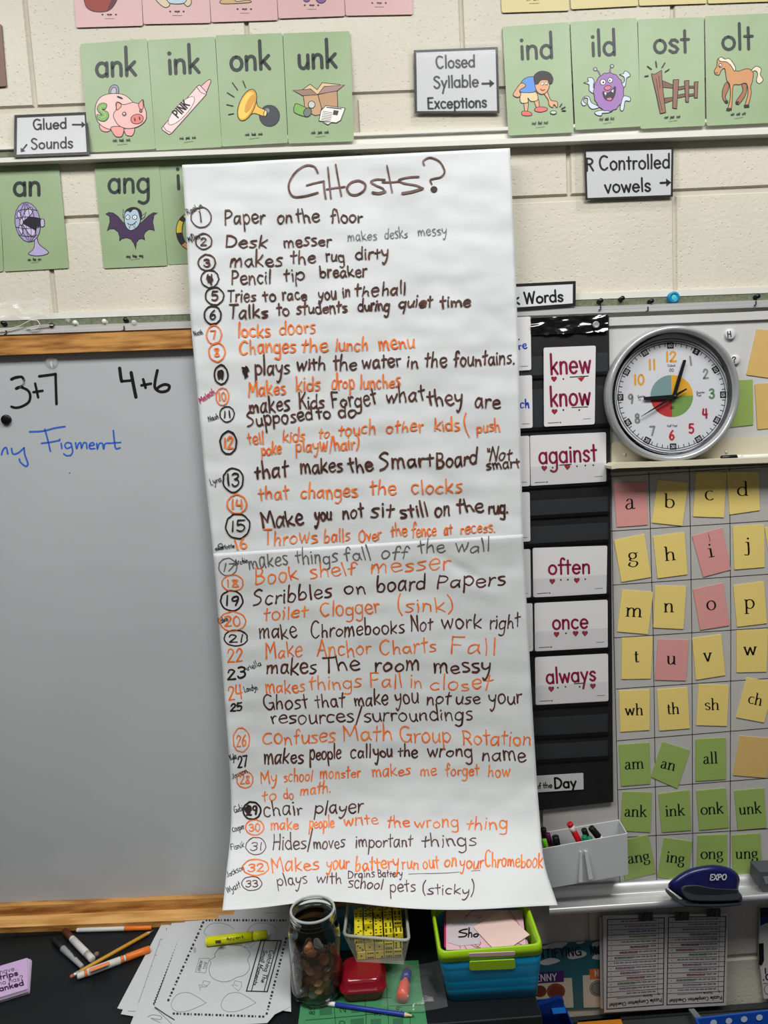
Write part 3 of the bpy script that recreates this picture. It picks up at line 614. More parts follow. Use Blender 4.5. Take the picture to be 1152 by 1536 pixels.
CIR = '''B 301.7 326 15 15 1.7 1|B 305.6 362 12 11.7 1.9 2|B 310.3 393.7 12.5 12 2.2 3|D 314.7 418 13 13 2 4|D 322 444 13.5 13 2.2 5|D 319 472.6 12.5 13.5 2.4 6|O 321 502 11 14 1.8 7|O 325.4 528 12 14 2 8|D 331.7 562 10 14 2.4 9|O 333.7 594.5 9.5 13 1.6 10|D 340.5 621 10.5 11.5 1.8 11|D 342.5 664 12 17 2.6 12|D 349.7 720 15 18 2.3 13|O 355.5 756 14.5 14 2.2 14|D 356.7 789 18 18 2.2 15|G 341.6 850.5 13.5 13 1.6 17|O 349 874.5 16 12 1.9 18|D 347.4 901 16.5 15 2.4 19|O 349 932 19.5 14.5 2 20|D 353.8 957 17.5 12 2 21|O 362 1110 12 18 1.7 26|O 367.4 1169.5 12 12.5 1.7 28|D 378 1216 13 13 2.8 29|O 382 1241 13.5 11.5 2 30|U 384 1269 14.5 13 1.3 31|O 383.7 1301 19.5 12 1.9 32|U 377.6 1325 15 10.5 1.4 33'''
INKS = {k: MB() for k in HW}
LNAME = {'B': 'brown_list_line', 'O': 'orange_list_line', 'G': 'grey_list_line', 'P': 'pencil_note', 'U': 'purple_brown_list_line', 'D': 'brown_list_number', 'N': 'margin_name', 'K': 'margin_name'}
cur, wd = 'B', 2.3
for ln in LINES.strip().split('\n'):
    if len(ln.split()) == 2: cur, wd = ln.split()[0], float(ln.split()[1]); continue
    lb = MB()
    for wv in ln.split('|'):
        if cur == 'N' and lb.v: lb.build('margin_name', po); lb = MB()
        q = wv.split(' '); tx = q[0]; a = [float(v) for v in q[1:]]
        word(lb, PF, tx, a[0], a[1], a[2]-1.5, a[3], a[4], wd*.98, HW[cur], jit=.075, asck=.95, h=.0006, slant=.03)
    lb.build(LNAME[cur] if not ln[0].isdigit() or cur in 'P' else 'list_number', po)
for cv in CIR.split('|'):
    lb = MB()
    q = cv.split(' '); k = q[0]; x, y, rx, ry, w = [float(v) for v in q[1:6]]
    a0 = R.uniform(200, 300); pts = [(x+rx*(1+R.gauss(0, .025)+.0006*i)*cos(math.radians(a0+i*16)), y+ry*(1+R.gauss(0, .025))*sin(math.radians(a0+i*16))) for i in range(25)]
    ribbon(lb, PF, smoothpts(pts, n=3), w, HW[k], .0006)
    t = q[6]; nk = 'O' if t == '12' else ('B' if k == 'D' and t in '45' else k); hh = ry*.52; nw = rx*(.38 if len(t) == 1 else .62)
    if t == '1': nw = 1.6
    word(lb, PF, t, x-nw, y+ry*.5, x+nw, y+ry*.46, hh, w*1.05, HW[nk], jit=.05, h=.00075, slant=.04)
    for cx_, cy_, n_, tt in ((315, 419, 9, '4'), (330, 560, 6, '9'), (372, 1214, 8, '29')):
        if t == tt: ribbon(lb, PF, smoothpts([(cx_+R.gauss(0, 2.4), cy_+R.gauss(0, 4.2)) for _ in range(n_*2)], n=3), 2.4, BRD, .0008)
    lb.build('circled_number', po)
lb = MB(); ribbon(lb, PF, smoothpts([(368+R.gauss(0, 2.6), 558+R.gauss(0, 3.6)) for _ in range(26)], n=3), 2.6, BRD, .0008); lb.build('scribbled_out_letter', po)
TI = MB(); c = crop(260, 220, 3.84); c2 = crop(520, 220, 3.84)
def tl(cc, w, *pts): ribbon(TI, PF, smoothpts([cc(p) for p in pts], n=6), w, BRN2, .0006)
BRN2 = noisy((78, 44, 34), (124, 96, 94), nscale=45, rough=.55, name='faded_brown_ink')
tl(c, 2.8, (832, 150), (812, 115), (762, 108), (705, 145), (668, 205), (668, 255), (695, 287), (755, 284), (832, 264)); tl(c, 2.6, (768, 222), (820, 208), (868, 198)); tl(c, 2.8, (866, 198), (870, 250), (878, 298))
tl(c, 2.4, (890, 118), (898, 200), (908, 298)); tl(c, 2.4, (935, 102), (950, 190), (968, 284)); tl(c, 2.4, (882, 245), (935, 236), (988, 230))
tl(c2, 3.2, (70, 194), (28, 205), (2, 238), (20, 272), (60, 276), (100, 250), (106, 215), (70, 195), (40, 200))
tl(c2, 2.8, (220, 190), (170, 188), (140, 202), (168, 222), (208, 240), (215, 258)); tl(c2, 4, (222, 258), (185, 268), (150, 264))
tl(c2, 2.2, (232, 108), (246, 180), (262, 262)); tl(c2, 2.4, (205, 204), (255, 204), (302, 200))
tl(c2, 2.8, (415, 172), (355, 176), (300, 192), (330, 210), (400, 222), (436, 238)); tl(c2, 4, (438, 240), (380, 258), (322, 268))
tl(c2, 2.6, (447, 105), (442, 82), (480, 62), (535, 85), (564, 140), (545, 172), (500, 184), (482, 192), (490, 215)); disc(TI, PF, c2((503, 245)), 5.2, 4.6, BRD, .0006)
TI.build('title_writing', po)
lb = MB(); ribbon(lb, PF, [(613, 1311), (670, 1309.5), (720, 1305.5)], 1, GRY, .0006); lb.build('grey_underline', po)
lb = MB(); ribbon(lb, PF, smoothpts([(323, 824), (334, 822), (332, 815), (327, 818), (333, 821), (338, 818)], n=4), 1, BKI, .0006); lb.build('pen_loop', po)
# ---------------------------------------------------------------- sound cards and signs
GRN = noisy((140, 161, 121), (152, 172, 138), nscale=6, rough=.4, name='green_card', spec=.3)
PKC = M((200, 162, 160), .4, name='pink_card'); YLC = M((196, 182, 124), .4, name='yellow_card')
LINE = M((30, 26, 34), .5); LT = M((36, 44, 44), .45, name='charcoal_print')
class Art:
    """flat printed picture: coloured shapes with dark outlines, stacked in hair-thin layers"""
    def __init__(s, fm, cr, lw=1.0, line=LINE): s.mb = MB(); s.fm = fm; s.c = cr; s.h = .0004; s.lw = lw; s.line = line
    def f(s, rgb, pts, sm=True, out=True, lw=None, line=None):
        q = [s.c(p) for p in pts]
        if sm: q = smoothpts(q, True, 5)
        fill(s.mb, s.fm, q, M(rgb, .5), s.h); s.h += .00004
        if out: ribbon(s.mb, s.fm, q, lw or s.lw, line or s.line, s.h, closed=True); s.h += .00004
    def e(s, rgb, cx, cy, rx, ry, rot=0, out=True, lw=None, line=None): s.f(rgb, ell(cx, cy, rx, ry, 0, 340, 17, rot), False, out, lw, line)
    def l(s, pts, w=None, rgb=None, sm=True):
        q = [s.c(p) for p in pts]; q = smoothpts(q, n=5) if sm and len(q) > 2 else q
        ribbon(s.mb, s.fm, q, w or s.lw, M(rgb, .5) if rgb else s.line, s.h); s.h += .00003
    def w(s, t, a, b, xh, w, rgb=None, asck=1.0, **k):
        A, B = s.c(a), s.c(b); word(s.mb, s.fm, t, A[0], A[1], B[0], B[1], xh, w, M(rgb, .5) if rgb else s.line, h=s.h, asck=asck, **k); s.h += .00003
    def done(s, par, name='picture'): return s.mb.build(name, par)
def card(q, mat, label, cat='card', group=None, ob=.013, ot=.004, th=.0008, rd=3, name='sound_card'):
    fm = leanmap(q, ob, ot); mb = MB(); slab(mb, fm, q, th, mat, round_=rd)
    o = mb.build(name, label=label, cat=cat, group=group); return o, fm
def printed(par, fm, txt, a, b, xh, w, asck=1.15, m=LT, name='printed_word', h=.0004):
    mb = MB(); word(mb, fm, txt, a[0], a[1], b[0], b[1], xh, w, m, asck=asck, h=h); return mb.build(name, par)
def caption(art, x0, x1, y0, y1, t):
    n = len(t); 
    for k, wd in enumerate(t):
        a = x0+(x1-x0)*(k/n+.03); b = x0+(x1-x0)*((k+.72)/n); ya = y0+(y1-y0)*k/n; art.w(wd, (a, ya), (b, ya), 2.0, .75)
    art.l([(x0+(x1-x0)*.25, y0+24), (x0+(x1-x0)*.75, y1+22)], .6, (120, 135, 110), False)
GG_ = 'green picture cards on the upper rail'
k1 = crop(115, 40, 5.236); k2 = crop(320, 40, 5.236); k3 = crop(745, 20, 5.236); k4 = crop(940, 0, 5.434); k5 = crop(0, 240, 9.035); k6 = crop(140, 230, 7.2)
def Q(c, *p): return [c(x) for x in p]
# ank : piggy bank
o, fm = card(Q(k1, (28, 135), (552, 95), (620, 962), (98, 988)), GRN, 'green card reading ank above a pink piggy bank', group=GG_)
printed(o, fm, 'ank', k1((155, 392)), k1((470, 380)), 20, 5.2, 1.25)
a = Art(fm, k1)
a.e((150, 150, 165), 292, 505, 38, 50, 15); a.e((178, 178, 190), 290, 510, 22, 34, 15)
a.f((226, 165, 160), [(182, 770), (195, 815), (245, 825), (262, 800)]); a.f((226, 160, 158), [(372, 790), (385, 845), (410, 857), (440, 852), (452, 795)])
a.f((232, 190, 186), [(145, 650), (165, 580), (215, 538), (290, 525), (370, 535), (430, 580), (470, 640), (470, 740), (400, 795), (300, 810), (215, 790), (160, 735)])
a.f((226, 150, 146), [(270, 790), (295, 850), (325, 866), (358, 855), (365, 790)])
a.f((226, 178, 172), [(310, 650), (308, 600), (330, 592), (370, 612), (440, 595), (485, 602), (520, 572), (528, 620), (545, 670), (540, 735), (480, 785), (400, 800), (330, 775), (292, 715), (292, 680)])
a.f((232, 160, 152), [(316, 655), (314, 605), (332, 598), (352, 620)]); a.f((228, 150, 145), [(486, 610), (516, 578), (522, 640), (500, 650)])
a.e((214, 120, 112), 474, 725, 50, 38, -12); a.e((110, 40, 40), 457, 730, 7, 16, -8, False); a.e((110, 40, 40), 494, 720, 7, 16, -8, False)
a.e((130, 120, 130), 374, 685, 14, 15); a.e((240, 240, 240), 372, 682, 6, 6, 0, False); a.e((150, 110, 110), 504, 660, 10, 12)
a.f((112, 172, 84), [(165, 625), (195, 600), (235, 608), (225, 645), (200, 650), (245, 672), (248, 712), (215, 742), (168, 728), (160, 690), (200, 695), (165, 660)], lw=.8)
a.l([(225, 625), (195, 625), (185, 650), (215, 675), (225, 705), (190, 715)], .8, (225, 170, 160)); a.l([(322, 548), (355, 562)], 2.2)
caption(a, 278, 435, 900, 893, ['ank', 'bank', 'ank']); a.done(o)
# ink : crayon
o, fm = card(Q(k1, (556, 105), (1085, 78), (1140, 945), (622, 972)), GRN, 'green card reading ink above a pink crayon', group=GG_)
printed(o, fm, 'ink', k1((722, 370)), k1((968, 358)), 20, 5.2, 1.25)
a = Art(fm, k1)
a.f((232, 178, 180), [(975, 468), (1032, 418), (1050, 415), (1055, 430), (1020, 515), (1000, 525)], False)
a.f((238, 200, 200), [(668, 795), (945, 470), (965, 458), (1015, 510), (1020, 530), (745, 838), (725, 846), (675, 812)], False)
a.l([(682, 785), (705, 815), (740, 830)], .9); a.l([(945, 475), (975, 515), (1012, 530)], .9)
a.f((242, 214, 212), ell(822, 660, 146, 46, 0, 340, 17, -47.5), False, lw=.7); a.w('PINK', (795, 718), (888, 618), 6.6, 2.4, asck=1.05)
caption(a, 805, 950, 885, 876, ['ink', 'pink', 'ink']); a.done(o)
# onk : horn
o, fm = card(Q(k2, (15, 68), (542, 50), (585, 912), (68, 942)), GRN, 'green card reading onk above a brass horn with a black bulb', group=GG_)
printed(o, fm, 'onk', k2((135, 345)), k2((450, 330)), 20, 5.2, 1.25)
a = Art(fm, k2)
a.e((62, 66, 70), 441, 700, 80, 84); a.e((130, 134, 138), 420, 660, 22, 18, -30, False)
a.f((224, 180, 80), [(330, 560), (350, 625), (415, 660), (418, 700), (390, 702), (320, 680), (285, 690)])
a.e((236, 206, 130), 408, 680, 12, 24, 10); a.e((210, 150, 40), 265, 615, 62, 132, 22); a.e((240, 196, 90), 260, 618, 50, 116, 22, False); a.f((206, 150, 60), ell(285, 605, 26, 80, 0, 340, 17, 24), False, False)
for p in (((150, 440), (190, 497)), ((232, 425), (253, 477)), ((110, 518), (163, 552)), ((105, 612), (155, 622)), ((120, 690), (158, 682))): a.l(list(p), 1.5)
caption(a, 245, 400, 855, 848, ['onk', 'honk', 'onk']); a.done(o)
# unk : box of junk
o, fm = card(Q(k2, (546, 52), (1070, 35), (1105, 900), (590, 918)), GRN, 'green card reading unk above an open cardboard box of junk', group=GG_)
printed(o, fm, 'unk', k2((668, 330)), k2((972, 318)), 20, 5.2, 1.25)
a = Art(fm, k2)
a.f((214, 184, 140), [(692, 500), (760, 452), (815, 495), (855, 440), (995, 455), (970, 520), (830, 535), (720, 530)], False)
a.f((190, 152, 116), [(705, 525), (820, 530), (850, 640), (840, 690), (800, 698), (722, 660)], False); a.f((180, 142, 108), [(822, 535), (972, 500), (978, 640), (940, 690), (850, 640)], False)
a.f((150, 118, 106), [(625, 500), (765, 490), (820, 535), (700, 542)], False); a.f((158, 128, 118), [(822, 530), (870, 470), (1030, 458), (970, 505)], False)
a.f((120, 168, 84), [(640, 615), (660, 605), (735, 640), (770, 665), (745, 705), (700, 700), (635, 670)]); a.e((110, 116, 112), 740, 672, 30, 36, 25); a.e((190, 194, 190), 772, 612, 27, 28)
a.f((226, 226, 220), [(830, 740), (845, 660), (885, 620), (1035, 640), (1000, 735), (965, 755)], False); a.f((214, 214, 210), [(860, 750), (900, 770), (930, 750)], False)
for i in range(6): a.l([(862-i*3, 664+i*13), (935-i*3, 676+i*13)], .7, (90, 90, 90), False)
a.l([(890, 632), (1005, 645)], 1.3); a.f((60, 60, 60), [(945, 655), (985, 660), (975, 695), (938, 690)], False, False)
caption(a, 765, 920, 838, 832, ['unk', 'junk', 'unk']); a.done(o)
# ind : boy
o, fm = card(Q(k3, (45, 105), (570, 68), (605, 935), (92, 960)), GRN, 'green card reading ind above a stooping cartoon boy in a blue shirt', group=GG_)
printed(o, fm, 'ind', k3((190, 360)), k3((445, 348)), 19, 4.6, 1.15)
a = Art(fm, k3); SK = (214, 160, 118)
a.f(SK, [(215, 690), (222, 770), (240, 775), (248, 690)]); a.f(SK, [(295, 680), (315, 745), (335, 740), (325, 670)])
a.f((222, 104, 96), [(195, 780), (210, 768), (245, 770), (275, 785), (270, 802), (210, 802)]); a.f((222, 104, 96), [(300, 750), (330, 735), (390, 740), (395, 760), (350, 775), (305, 768)])
a.f((216, 192, 150), [(185, 640), (200, 620), (300, 615), (325, 660), (315, 685), (270, 690), (245, 665), (245, 700), (190, 700)])
a.f(SK, [(370, 625), (395, 610), (425, 680), (475, 695), (475, 740), (450, 715), (440, 740), (412, 720), (405, 680)])
a.f((90, 140, 214), [(180, 590), (200, 530), (250, 500), (310, 505), (320, 560), (300, 615), (220, 622), (185, 615)])
a.f(SK, [(190, 550), (220, 555), (225, 575), (180, 605), (190, 640), (165, 660), (130, 640), (150, 600)])
a.f(SK, [(305, 520), (400, 520), (415, 560), (395, 615), (350, 635), (310, 600)])
a.f((46, 42, 44), [(300, 550), (295, 490), (345, 455), (410, 465), (440, 505), (435, 545), (410, 550), (400, 525), (350, 525), (322, 555)])
a.e((245, 245, 245), 360, 555, 11, 12, lw=.6); a.e((245, 245, 245), 390, 552, 10, 12, lw=.6); a.e((30, 30, 30), 363, 558, 4, 5, 0, False); a.e((30, 30, 30), 392, 556, 4, 5, 0, False)
a.l([(345, 595), (360, 605), (378, 598)], 1.4, (120, 40, 40)); a.e((190, 200, 180), 446, 778, 24, 13)
for p in (((498, 730), (512, 710)), ((510, 748), (538, 735)), ((515, 762), (542, 764))): a.l(list(p), 1.6)
caption(a, 275, 415, 870, 862, ['ind', 'find', 'ind']); a.done(o)
# ild : monster
o, fm = card(Q(k3, (578, 68), (1102, 35), (1132, 888), (618, 916)), GRN, 'green card reading ild above a round purple monster', group=GG_)
printed(o, fm, 'ild', k3((748, 333)), k3((938, 325)), 19, 4.6, 1.15)
a = Art(fm, k3); PU = (150, 112, 172); PB = (196, 206, 224)
a.l([(815, 490), (798, 455), (780, 445)], 2.4, (120, 100, 140)); a.l([(888, 470), (895, 430), (905, 418)], 2.4, (120, 100, 140)); a.e((170, 184, 160), 774, 438, 14, 13); a.e((170, 184, 160), 906, 414, 14, 13)
a.f(PB, [(790, 640), (730, 610), (725, 560), (685, 545), (720, 535), (715, 510), (745, 505), (765, 530), (760, 585), (800, 610)]); a.f(PB, [(960, 560), (1000, 540), (1000, 500), (965, 480), (995, 475), (1005, 455), (1030, 460), (1050, 490), (1020, 510), (1010, 570), (975, 590)])
a.f(PB, [(800, 740), (745, 750), (715, 710), (715, 670), (690, 665), (680, 690), (705, 715), (680, 725), (665, 695), (690, 655), (725, 655), (745, 700), (790, 725)]); a.f(PB, [(970, 750), (990, 660), (1020, 650), (1050, 665), (1045, 690), (1010, 690), (995, 760)]); a.f(PB, [(770, 780), (800, 765), (870, 760), (910, 765), (880, 780), (830, 785), (825, 802), (790, 800)])
body = []
for i in range(30):
    t = 2*pi*i/30; r = 1+.05*(i % 2); body.append((880+115*r*cos(t), 615+(150 if sin(t) > 0 else 145)*r*sin(t)))
a.f(PU, body, False)
a.e((245, 245, 245), 835, 540, 22, 22); a.e((245, 245, 245), 892, 525, 19, 20); a.e((30, 30, 30), 838, 542, 8, 8, 0, False); a.e((30, 30, 30), 888, 527, 7, 7, 0, False)
a.e((214, 110, 130), 873, 585, 28, 18, -10)
a.f((52, 40, 52), [(835, 615), (880, 625), (930, 575), (930, 630), (905, 680), (870, 682), (845, 660)]); a.f((245, 245, 240), [(845, 620), (862, 623), (856, 645)], False, False); a.f((245, 245, 240), [(900, 612), (918, 596), (916, 622)], False, False); a.f((200, 120, 140), [(862, 672), (890, 662), (905, 672), (888, 684)], True, False)
caption(a, 805, 935, 838, 830, ['ild', 'wild', 'ild']); a.done(o)
# ost : fence
o, fm = card(Q(k4, (92, 158), (628, 138), (640, 1025), (112, 1050)), GRN, 'green card reading ost above a brown wooden fence', group=GG_)
printed(o, fm, 'ost', k4((222, 432)), k4((510, 424)), 19, 4.6, 1.15)
a = Art(fm, k4); WD = (136, 96, 78)
for q in ([(290, 655), (395, 700), (390, 720), (295, 712)], [(310, 800), (395, 790), (395, 812), (310, 842)], [(415, 710), (480, 698), (480, 720), (415, 735)], [(412, 775), (480, 762), (480, 785), (412, 800)], [(505, 700), (555, 702), (555, 716), (505, 716)], [(505, 768), (555, 762), (555, 778), (505, 785)]): a.f((118, 84, 70), q, False)
a.f(WD, [(380, 650), (425, 648), (408, 885), (375, 880)], False); a.f(WD, [(472, 658), (508, 655), (505, 832), (482, 830)], False); a.f(WD, [(552, 668), (582, 665), (576, 798), (552, 795)], False)
a.f((142, 100, 80), [(202, 600), (230, 605), (285, 572), (290, 680), (318, 915), (275, 925), (245, 780)], False); a.l([(240, 640), (265, 800), (290, 900)], .8); a.l([(262, 620), (272, 720)], .8)
for p in (((170, 540), (202, 563)), ((238, 500), (245, 545)), ((312, 512), (290, 548)), ((346, 564), (315, 585)), ((150, 620), (176, 617))): a.l(list(p), 1.7)
caption(a, 305, 450, 962, 955, ['ost', 'post', 'ost']); a.done(o)
# olt : horse
o, fm = card(Q(k4, (638, 132), (1180, 108), (1188, 1000), (652, 1025)), GRN, 'green card reading olt above a tan cartoon horse', group=GG_)
printed(o, fm, 'olt', k4((778, 405)), k4((1030, 398)), 19, 4.6, 1.15)
a = Art(fm, k4); HO = (196, 142, 96)
a.f((222, 208, 180), [(1015, 575), (1055, 540), (1095, 560), (1090, 610), (1112, 650), (1085, 680), (1058, 660), (1068, 600), (1045, 575), (1020, 595)])
a.f((158, 106, 76), [(815, 670), (785, 720), (780, 790), (805, 840), (825, 835), (805, 790), (835, 710)]); a.f((158, 106, 76), [(940, 690), (945, 745), (890, 830), (915, 850), (970, 770), (978, 690)])
a.f(HO, [(745, 480), (805, 480), (870, 540), (900, 580), (985, 560), (1030, 590), (1025, 660), (1010, 710), (1015, 760), (990, 860), (965, 860), (990, 760), (975, 680), (920, 690), (880, 690), (865, 720), (855, 880), (825, 895), (845, 790), (840, 690), (815, 650), (800, 560), (770, 575), (755, 610), (725, 605), (715, 575), (735, 540)])
a.f((226, 214, 190), [(750, 480), (770, 465), (800, 480), (840, 480), (885, 545), (880, 580), (850, 535), (815, 505), (765, 500)])
for p in ([(815, 880), (855, 880), (858, 900), (812, 905)], [(955, 855), (998, 850), (1000, 875), (960, 880)], [(888, 825), (918, 825), (910, 850), (888, 848)], [(800, 820), (825, 815), (825, 840), (805, 840)]): a.f((40, 34, 34), p, False, False)
a.e((240, 240, 235), 764, 534, 12, 15); a.e((40, 30, 30), 762, 538, 5, 7, 0, False); a.l([(728, 590), (742, 594)], .8)
caption(a, 845, 985, 940, 930, ['olt', 'colt', 'olt']); a.done(o)
# lower row
G2 = 'green picture cards hanging under the upper rail'
o, fm = card(Q(k5, (-560, 92), (-20, 70), (45, 1510), (-520, 1540)), GRN, 'green card at the left edge beside the fan card', group=G2, ob=.002, ot=.003)
o, fm = card(Q(k5, (-30, 75), (795, 40), (932, 1465), (60, 1512)), GRN, 'green card reading an above a purple desk fan', group=G2, ob=.002, ot=.004)
printed(o, fm, 'an', k5((190, 482)), k5((552, 474)), 19, 5.0)
a = Art(fm, k5, 1.0); LV = (160, 150, 192)
a.f((170, 160, 200), [(465, 1040), (500, 1040), (530, 1140), (655, 1245), (590, 1290), (470, 1298), (385, 1270), (450, 1210), (468, 1130)])
a.e(LV, 375, 842, 172, 272, -8); a.f((26, 22, 34), [(300, 830), (400, 770), (550, 790), (550, 905), (500, 905), (490, 980), (330, 880)], False, False)
a.f((178, 170, 206), [(550, 810), (590, 800), (602, 840), (598, 895), (555, 900)]); a.f((190, 182, 214), [(300, 830), (340, 700), (420, 640), (445, 690), (400, 760)]); a.f((190, 182, 214), [(285, 820), (235, 760), (240, 700), (275, 720), (300, 800)])
a.f((190, 182, 214), [(285, 870), (250, 930), (295, 1010), (310, 940)]); a.f((190, 182, 214), [(310, 870), (400, 910), (480, 960), (470, 1040), (400, 1010)]); a.f((206, 200, 222), ell(288, 840, 24, 48, 0, 340, 14), False)
for xx in (-.62, -.2, .25, .65): a.l([(375+150*xx*math.sqrt(max(0, 1-(v/262)**2))+v*.14*-1*-1 if False else 375+150*xx*math.sqrt(max(0, 1-(v/262)**2))+v*.12, 842+v) for v in (-255, -150, -50, 50, 150, 255)], .7)
for yy in (-.6, -.2, .25, .65): a.l([(375+165*u*math.sqrt(1-yy*yy)-yy*0, 842+262*yy-20*(1-u*u)*(1 if yy < 0 else -1)) for u in (-1, -.5, 0, .5, 1)], .7)
caption(a, 370, 575, 1362, 1352, ['an', 'fan', 'an']); a.done(o)
o, fm = card(Q(k6, (10, 115), (705, 78), (800, 1212), (112, 1243)), GRN, 'green card reading ang above a vampire bat with a blue face', group=G2, ob=.002, ot=.004)
printed(o, fm, 'ang', k6((165, 425)), k6((610, 418)), 20, 4.6)
a = Art(fm, k6); BT = (64, 40, 76)
a.f(BT, [(135, 655), (165, 638), (215, 645), (265, 680), (320, 745), (420, 800), (515, 750), (600, 670), (650, 640), (690, 645), (655, 665), (640, 740), (660, 835), (640, 825), (600, 820), (560, 850), (545, 885), (555, 935), (530, 920), (495, 925), (465, 960), (457, 1035), (440, 975), (405, 925), (360, 910), (310, 920), (283, 945), (285, 900), (270, 850), (225, 815), (180, 815), (150, 835), (180, 740), (175, 680)], False)
a.f((140, 162, 160), [(320, 605), (350, 660), (340, 710), (322, 690)], False); a.f((140, 162, 160), [(570, 635), (510, 690), (505, 720), (550, 690)], False)
a.f((26, 24, 30), [(345, 690), (350, 620), (400, 588), (460, 586), (510, 620), (522, 680), (500, 720), (420, 640), (360, 650)])
a.f((166, 190, 204), [(335, 690), (345, 640), (375, 622), (400, 635), (430, 605), (475, 615), (500, 680), (505, 740), (470, 800), (410, 832), (365, 810), (338, 750)])
a.e((245, 245, 245), 373, 690, 22, 23); a.e((245, 245, 245), 447, 690, 24, 23); a.e((40, 40, 50), 376, 690, 6, 6, 0, False); a.e((40, 40, 50), 444, 690, 6, 6, 0, False)
a.l([(370, 755), (395, 770), (430, 765), (465, 735)], 1.0); a.f((245, 245, 245), [(380, 765), (398, 770), (390, 810)], False); a.f((245, 245, 245), [(428, 768), (446, 760), (445, 805)], False)
caption(a, 350, 555, 1122, 1110, ['ang', 'fang', 'ang']); a.done(o)
o, fm = card(Q(k6, (698, 80), (1390, 40), (1480, 1170), (805, 1203)), GRN, 'green card half hidden by the poster showing a striped ring', group=G2, ob=.001, ot=.003)
printed(o, fm, 'ing', k6((900, 385)), k6((1340, 362)), 20, 4.6)
a = Art(fm, k6)
ring = ell(1045, 845, 150, 195, 90, 270, 24, -6)[::-1]; rin = ell(1045, 845, 86, 150, 90, 270, 24, -6)[::-1]
cols = [(200, 140, 70), (198, 136, 70), (26, 22, 24), (26, 22, 24), (206, 186, 60), (206, 186, 60), (26, 22, 24), (206, 186, 60)]
for i in range(8): a.f(cols[7-i], ring[i*3:i*3+4]+rin[i*3:i*3+4][::-1], False, False)
a.l(ring, 1.0); a.l(rin, 1.0); a.done(o)
for k, (x0, x1) in enumerate(((334, 432), (432, 529))):
    d = lambda x: 240-.0385*(x-338)
    o, fm = card([(x0, d(x0)), (x1, d(x1)), (x1+13, d(x1)+158), (x0+13, d(x0)+159)], GRN, ['green card hidden behind the left of the poster heading', 'green card peeping out above the poster heading'][k], group=G2, ob=.001, ot=.003)
# pink and yellow rows cut by the top of the picture
PKG = 'pink cards along the top of the wall'
names = ['pink card with the foot of a red apple picture', 'pink card with white paws at its lower edge', 'pink card with tan paws at its lower edge', 'pink card with two purple rounds at its lower edge', 'plain ended pink card at the right of its row']
kp = crop(100, 0, 2.1333)
bots = [((30, 88), (244, 82)), ((246, 77), (461, 73)), ((463, 71), (676, 64)), ((678, 59), (891, 51)), ((893, 50), (1108, 46))]
for i, (l, r) in enumerate(bots):
    L_, R_ = kp(l), kp(r)
    q = [(L_[0]-10, L_[1]-158), (R_[0]-8, R_[1]-158), R_, L_]
    o, fm = card(q, PKC, names[i], group=PKG, ob=.003, ot=.003)
    a = Art(fm, kp)
    if i == 0: a.f((140, 52, 40), [(62, -40), (58, 10), (75, 32), (110, 38), (142, 28), (165, -10), (165, -40)]); a.f((90, 30, 50), [(130, 30), (142, 28), (165, -10), (150, -10)], True, False)
    if i == 1: a.f((206, 190, 160), [(285, -5), (320, 0), (330, 15), (318, 24), (300, 15)]); a.f((206, 190, 160), [(370, 0), (395, -5), (398, 12), (385, 20)]); a.f((176, 196, 210), [(325, -10), (380, -10), (375, 10), (330, 10)])
    if i == 2: a.f((190, 160, 112), [(495, 0), (530, -5), (545, 5), (580, 0), (585, 8), (500, 12)])
    if i == 3: a.e((120, 80, 140), 768, -2, 10, 8); a.e((120, 80, 140), 814, -4, 16, 14)
    cx_ = (l[0]+r[0])/2; y_ = l[1]-37+(r[1]-l[1])/2; a.w('a', (cx_-25, y_), (cx_-20, y_), 1.6, .7); a.w('ap', (cx_-8, y_), (cx_+8, y_), 1.6, .7); a.w('a', (cx_+18, y_), (cx_+23, y_), 1.6, .7); a.l([(cx_-15, y_+11), (cx_+15, y_+11)], .5, (150, 120, 120), False); a.done(o, 'printed_caption')
ky = crop(740, 0, 2.796)
ynm = ['yellow card at the left end of its row', 'second yellow card from the left above the monster card', 'yellow card above the fence card', 'yellow card at the top right corner above the horse card']
for i, (l, r) in enumerate((((36, 53), (318, 44)), ((326, 39), (608, 24)), ((612, 24), (896, 14)), ((900, 15), (1185, 5)))):
    L_, R_ = ky(l), ky(r); q = [(L_[0]-9, L_[1]-158), (R_[0]-6, R_[1]-158), R_, L_]
    o, fm = card(q, YLC, ynm[i], group='yellow cards along the top of the wall', ob=.003, ot=.003)
    if i == 0: a = Art(fm, ky); a.w('in', (140, 3), (155, 2), 2.2, .8); a.w('ch', (168, 2), (190, 1), 2.2, .8); a.l([(152, 15), (192, 13)], .6, (120, 110, 70), False); a.done(o, 'printed_caption')
mb = MB(); q = [(-60, 40), (2, 36), (9.5, 129), (-60, 134)]; slab(mb, wallmap(.004), q, .003, M((120, 92, 80), .5), round_=2)
mb.build('picture_card', label='brown edged card at the top left edge of the wall', cat='card')
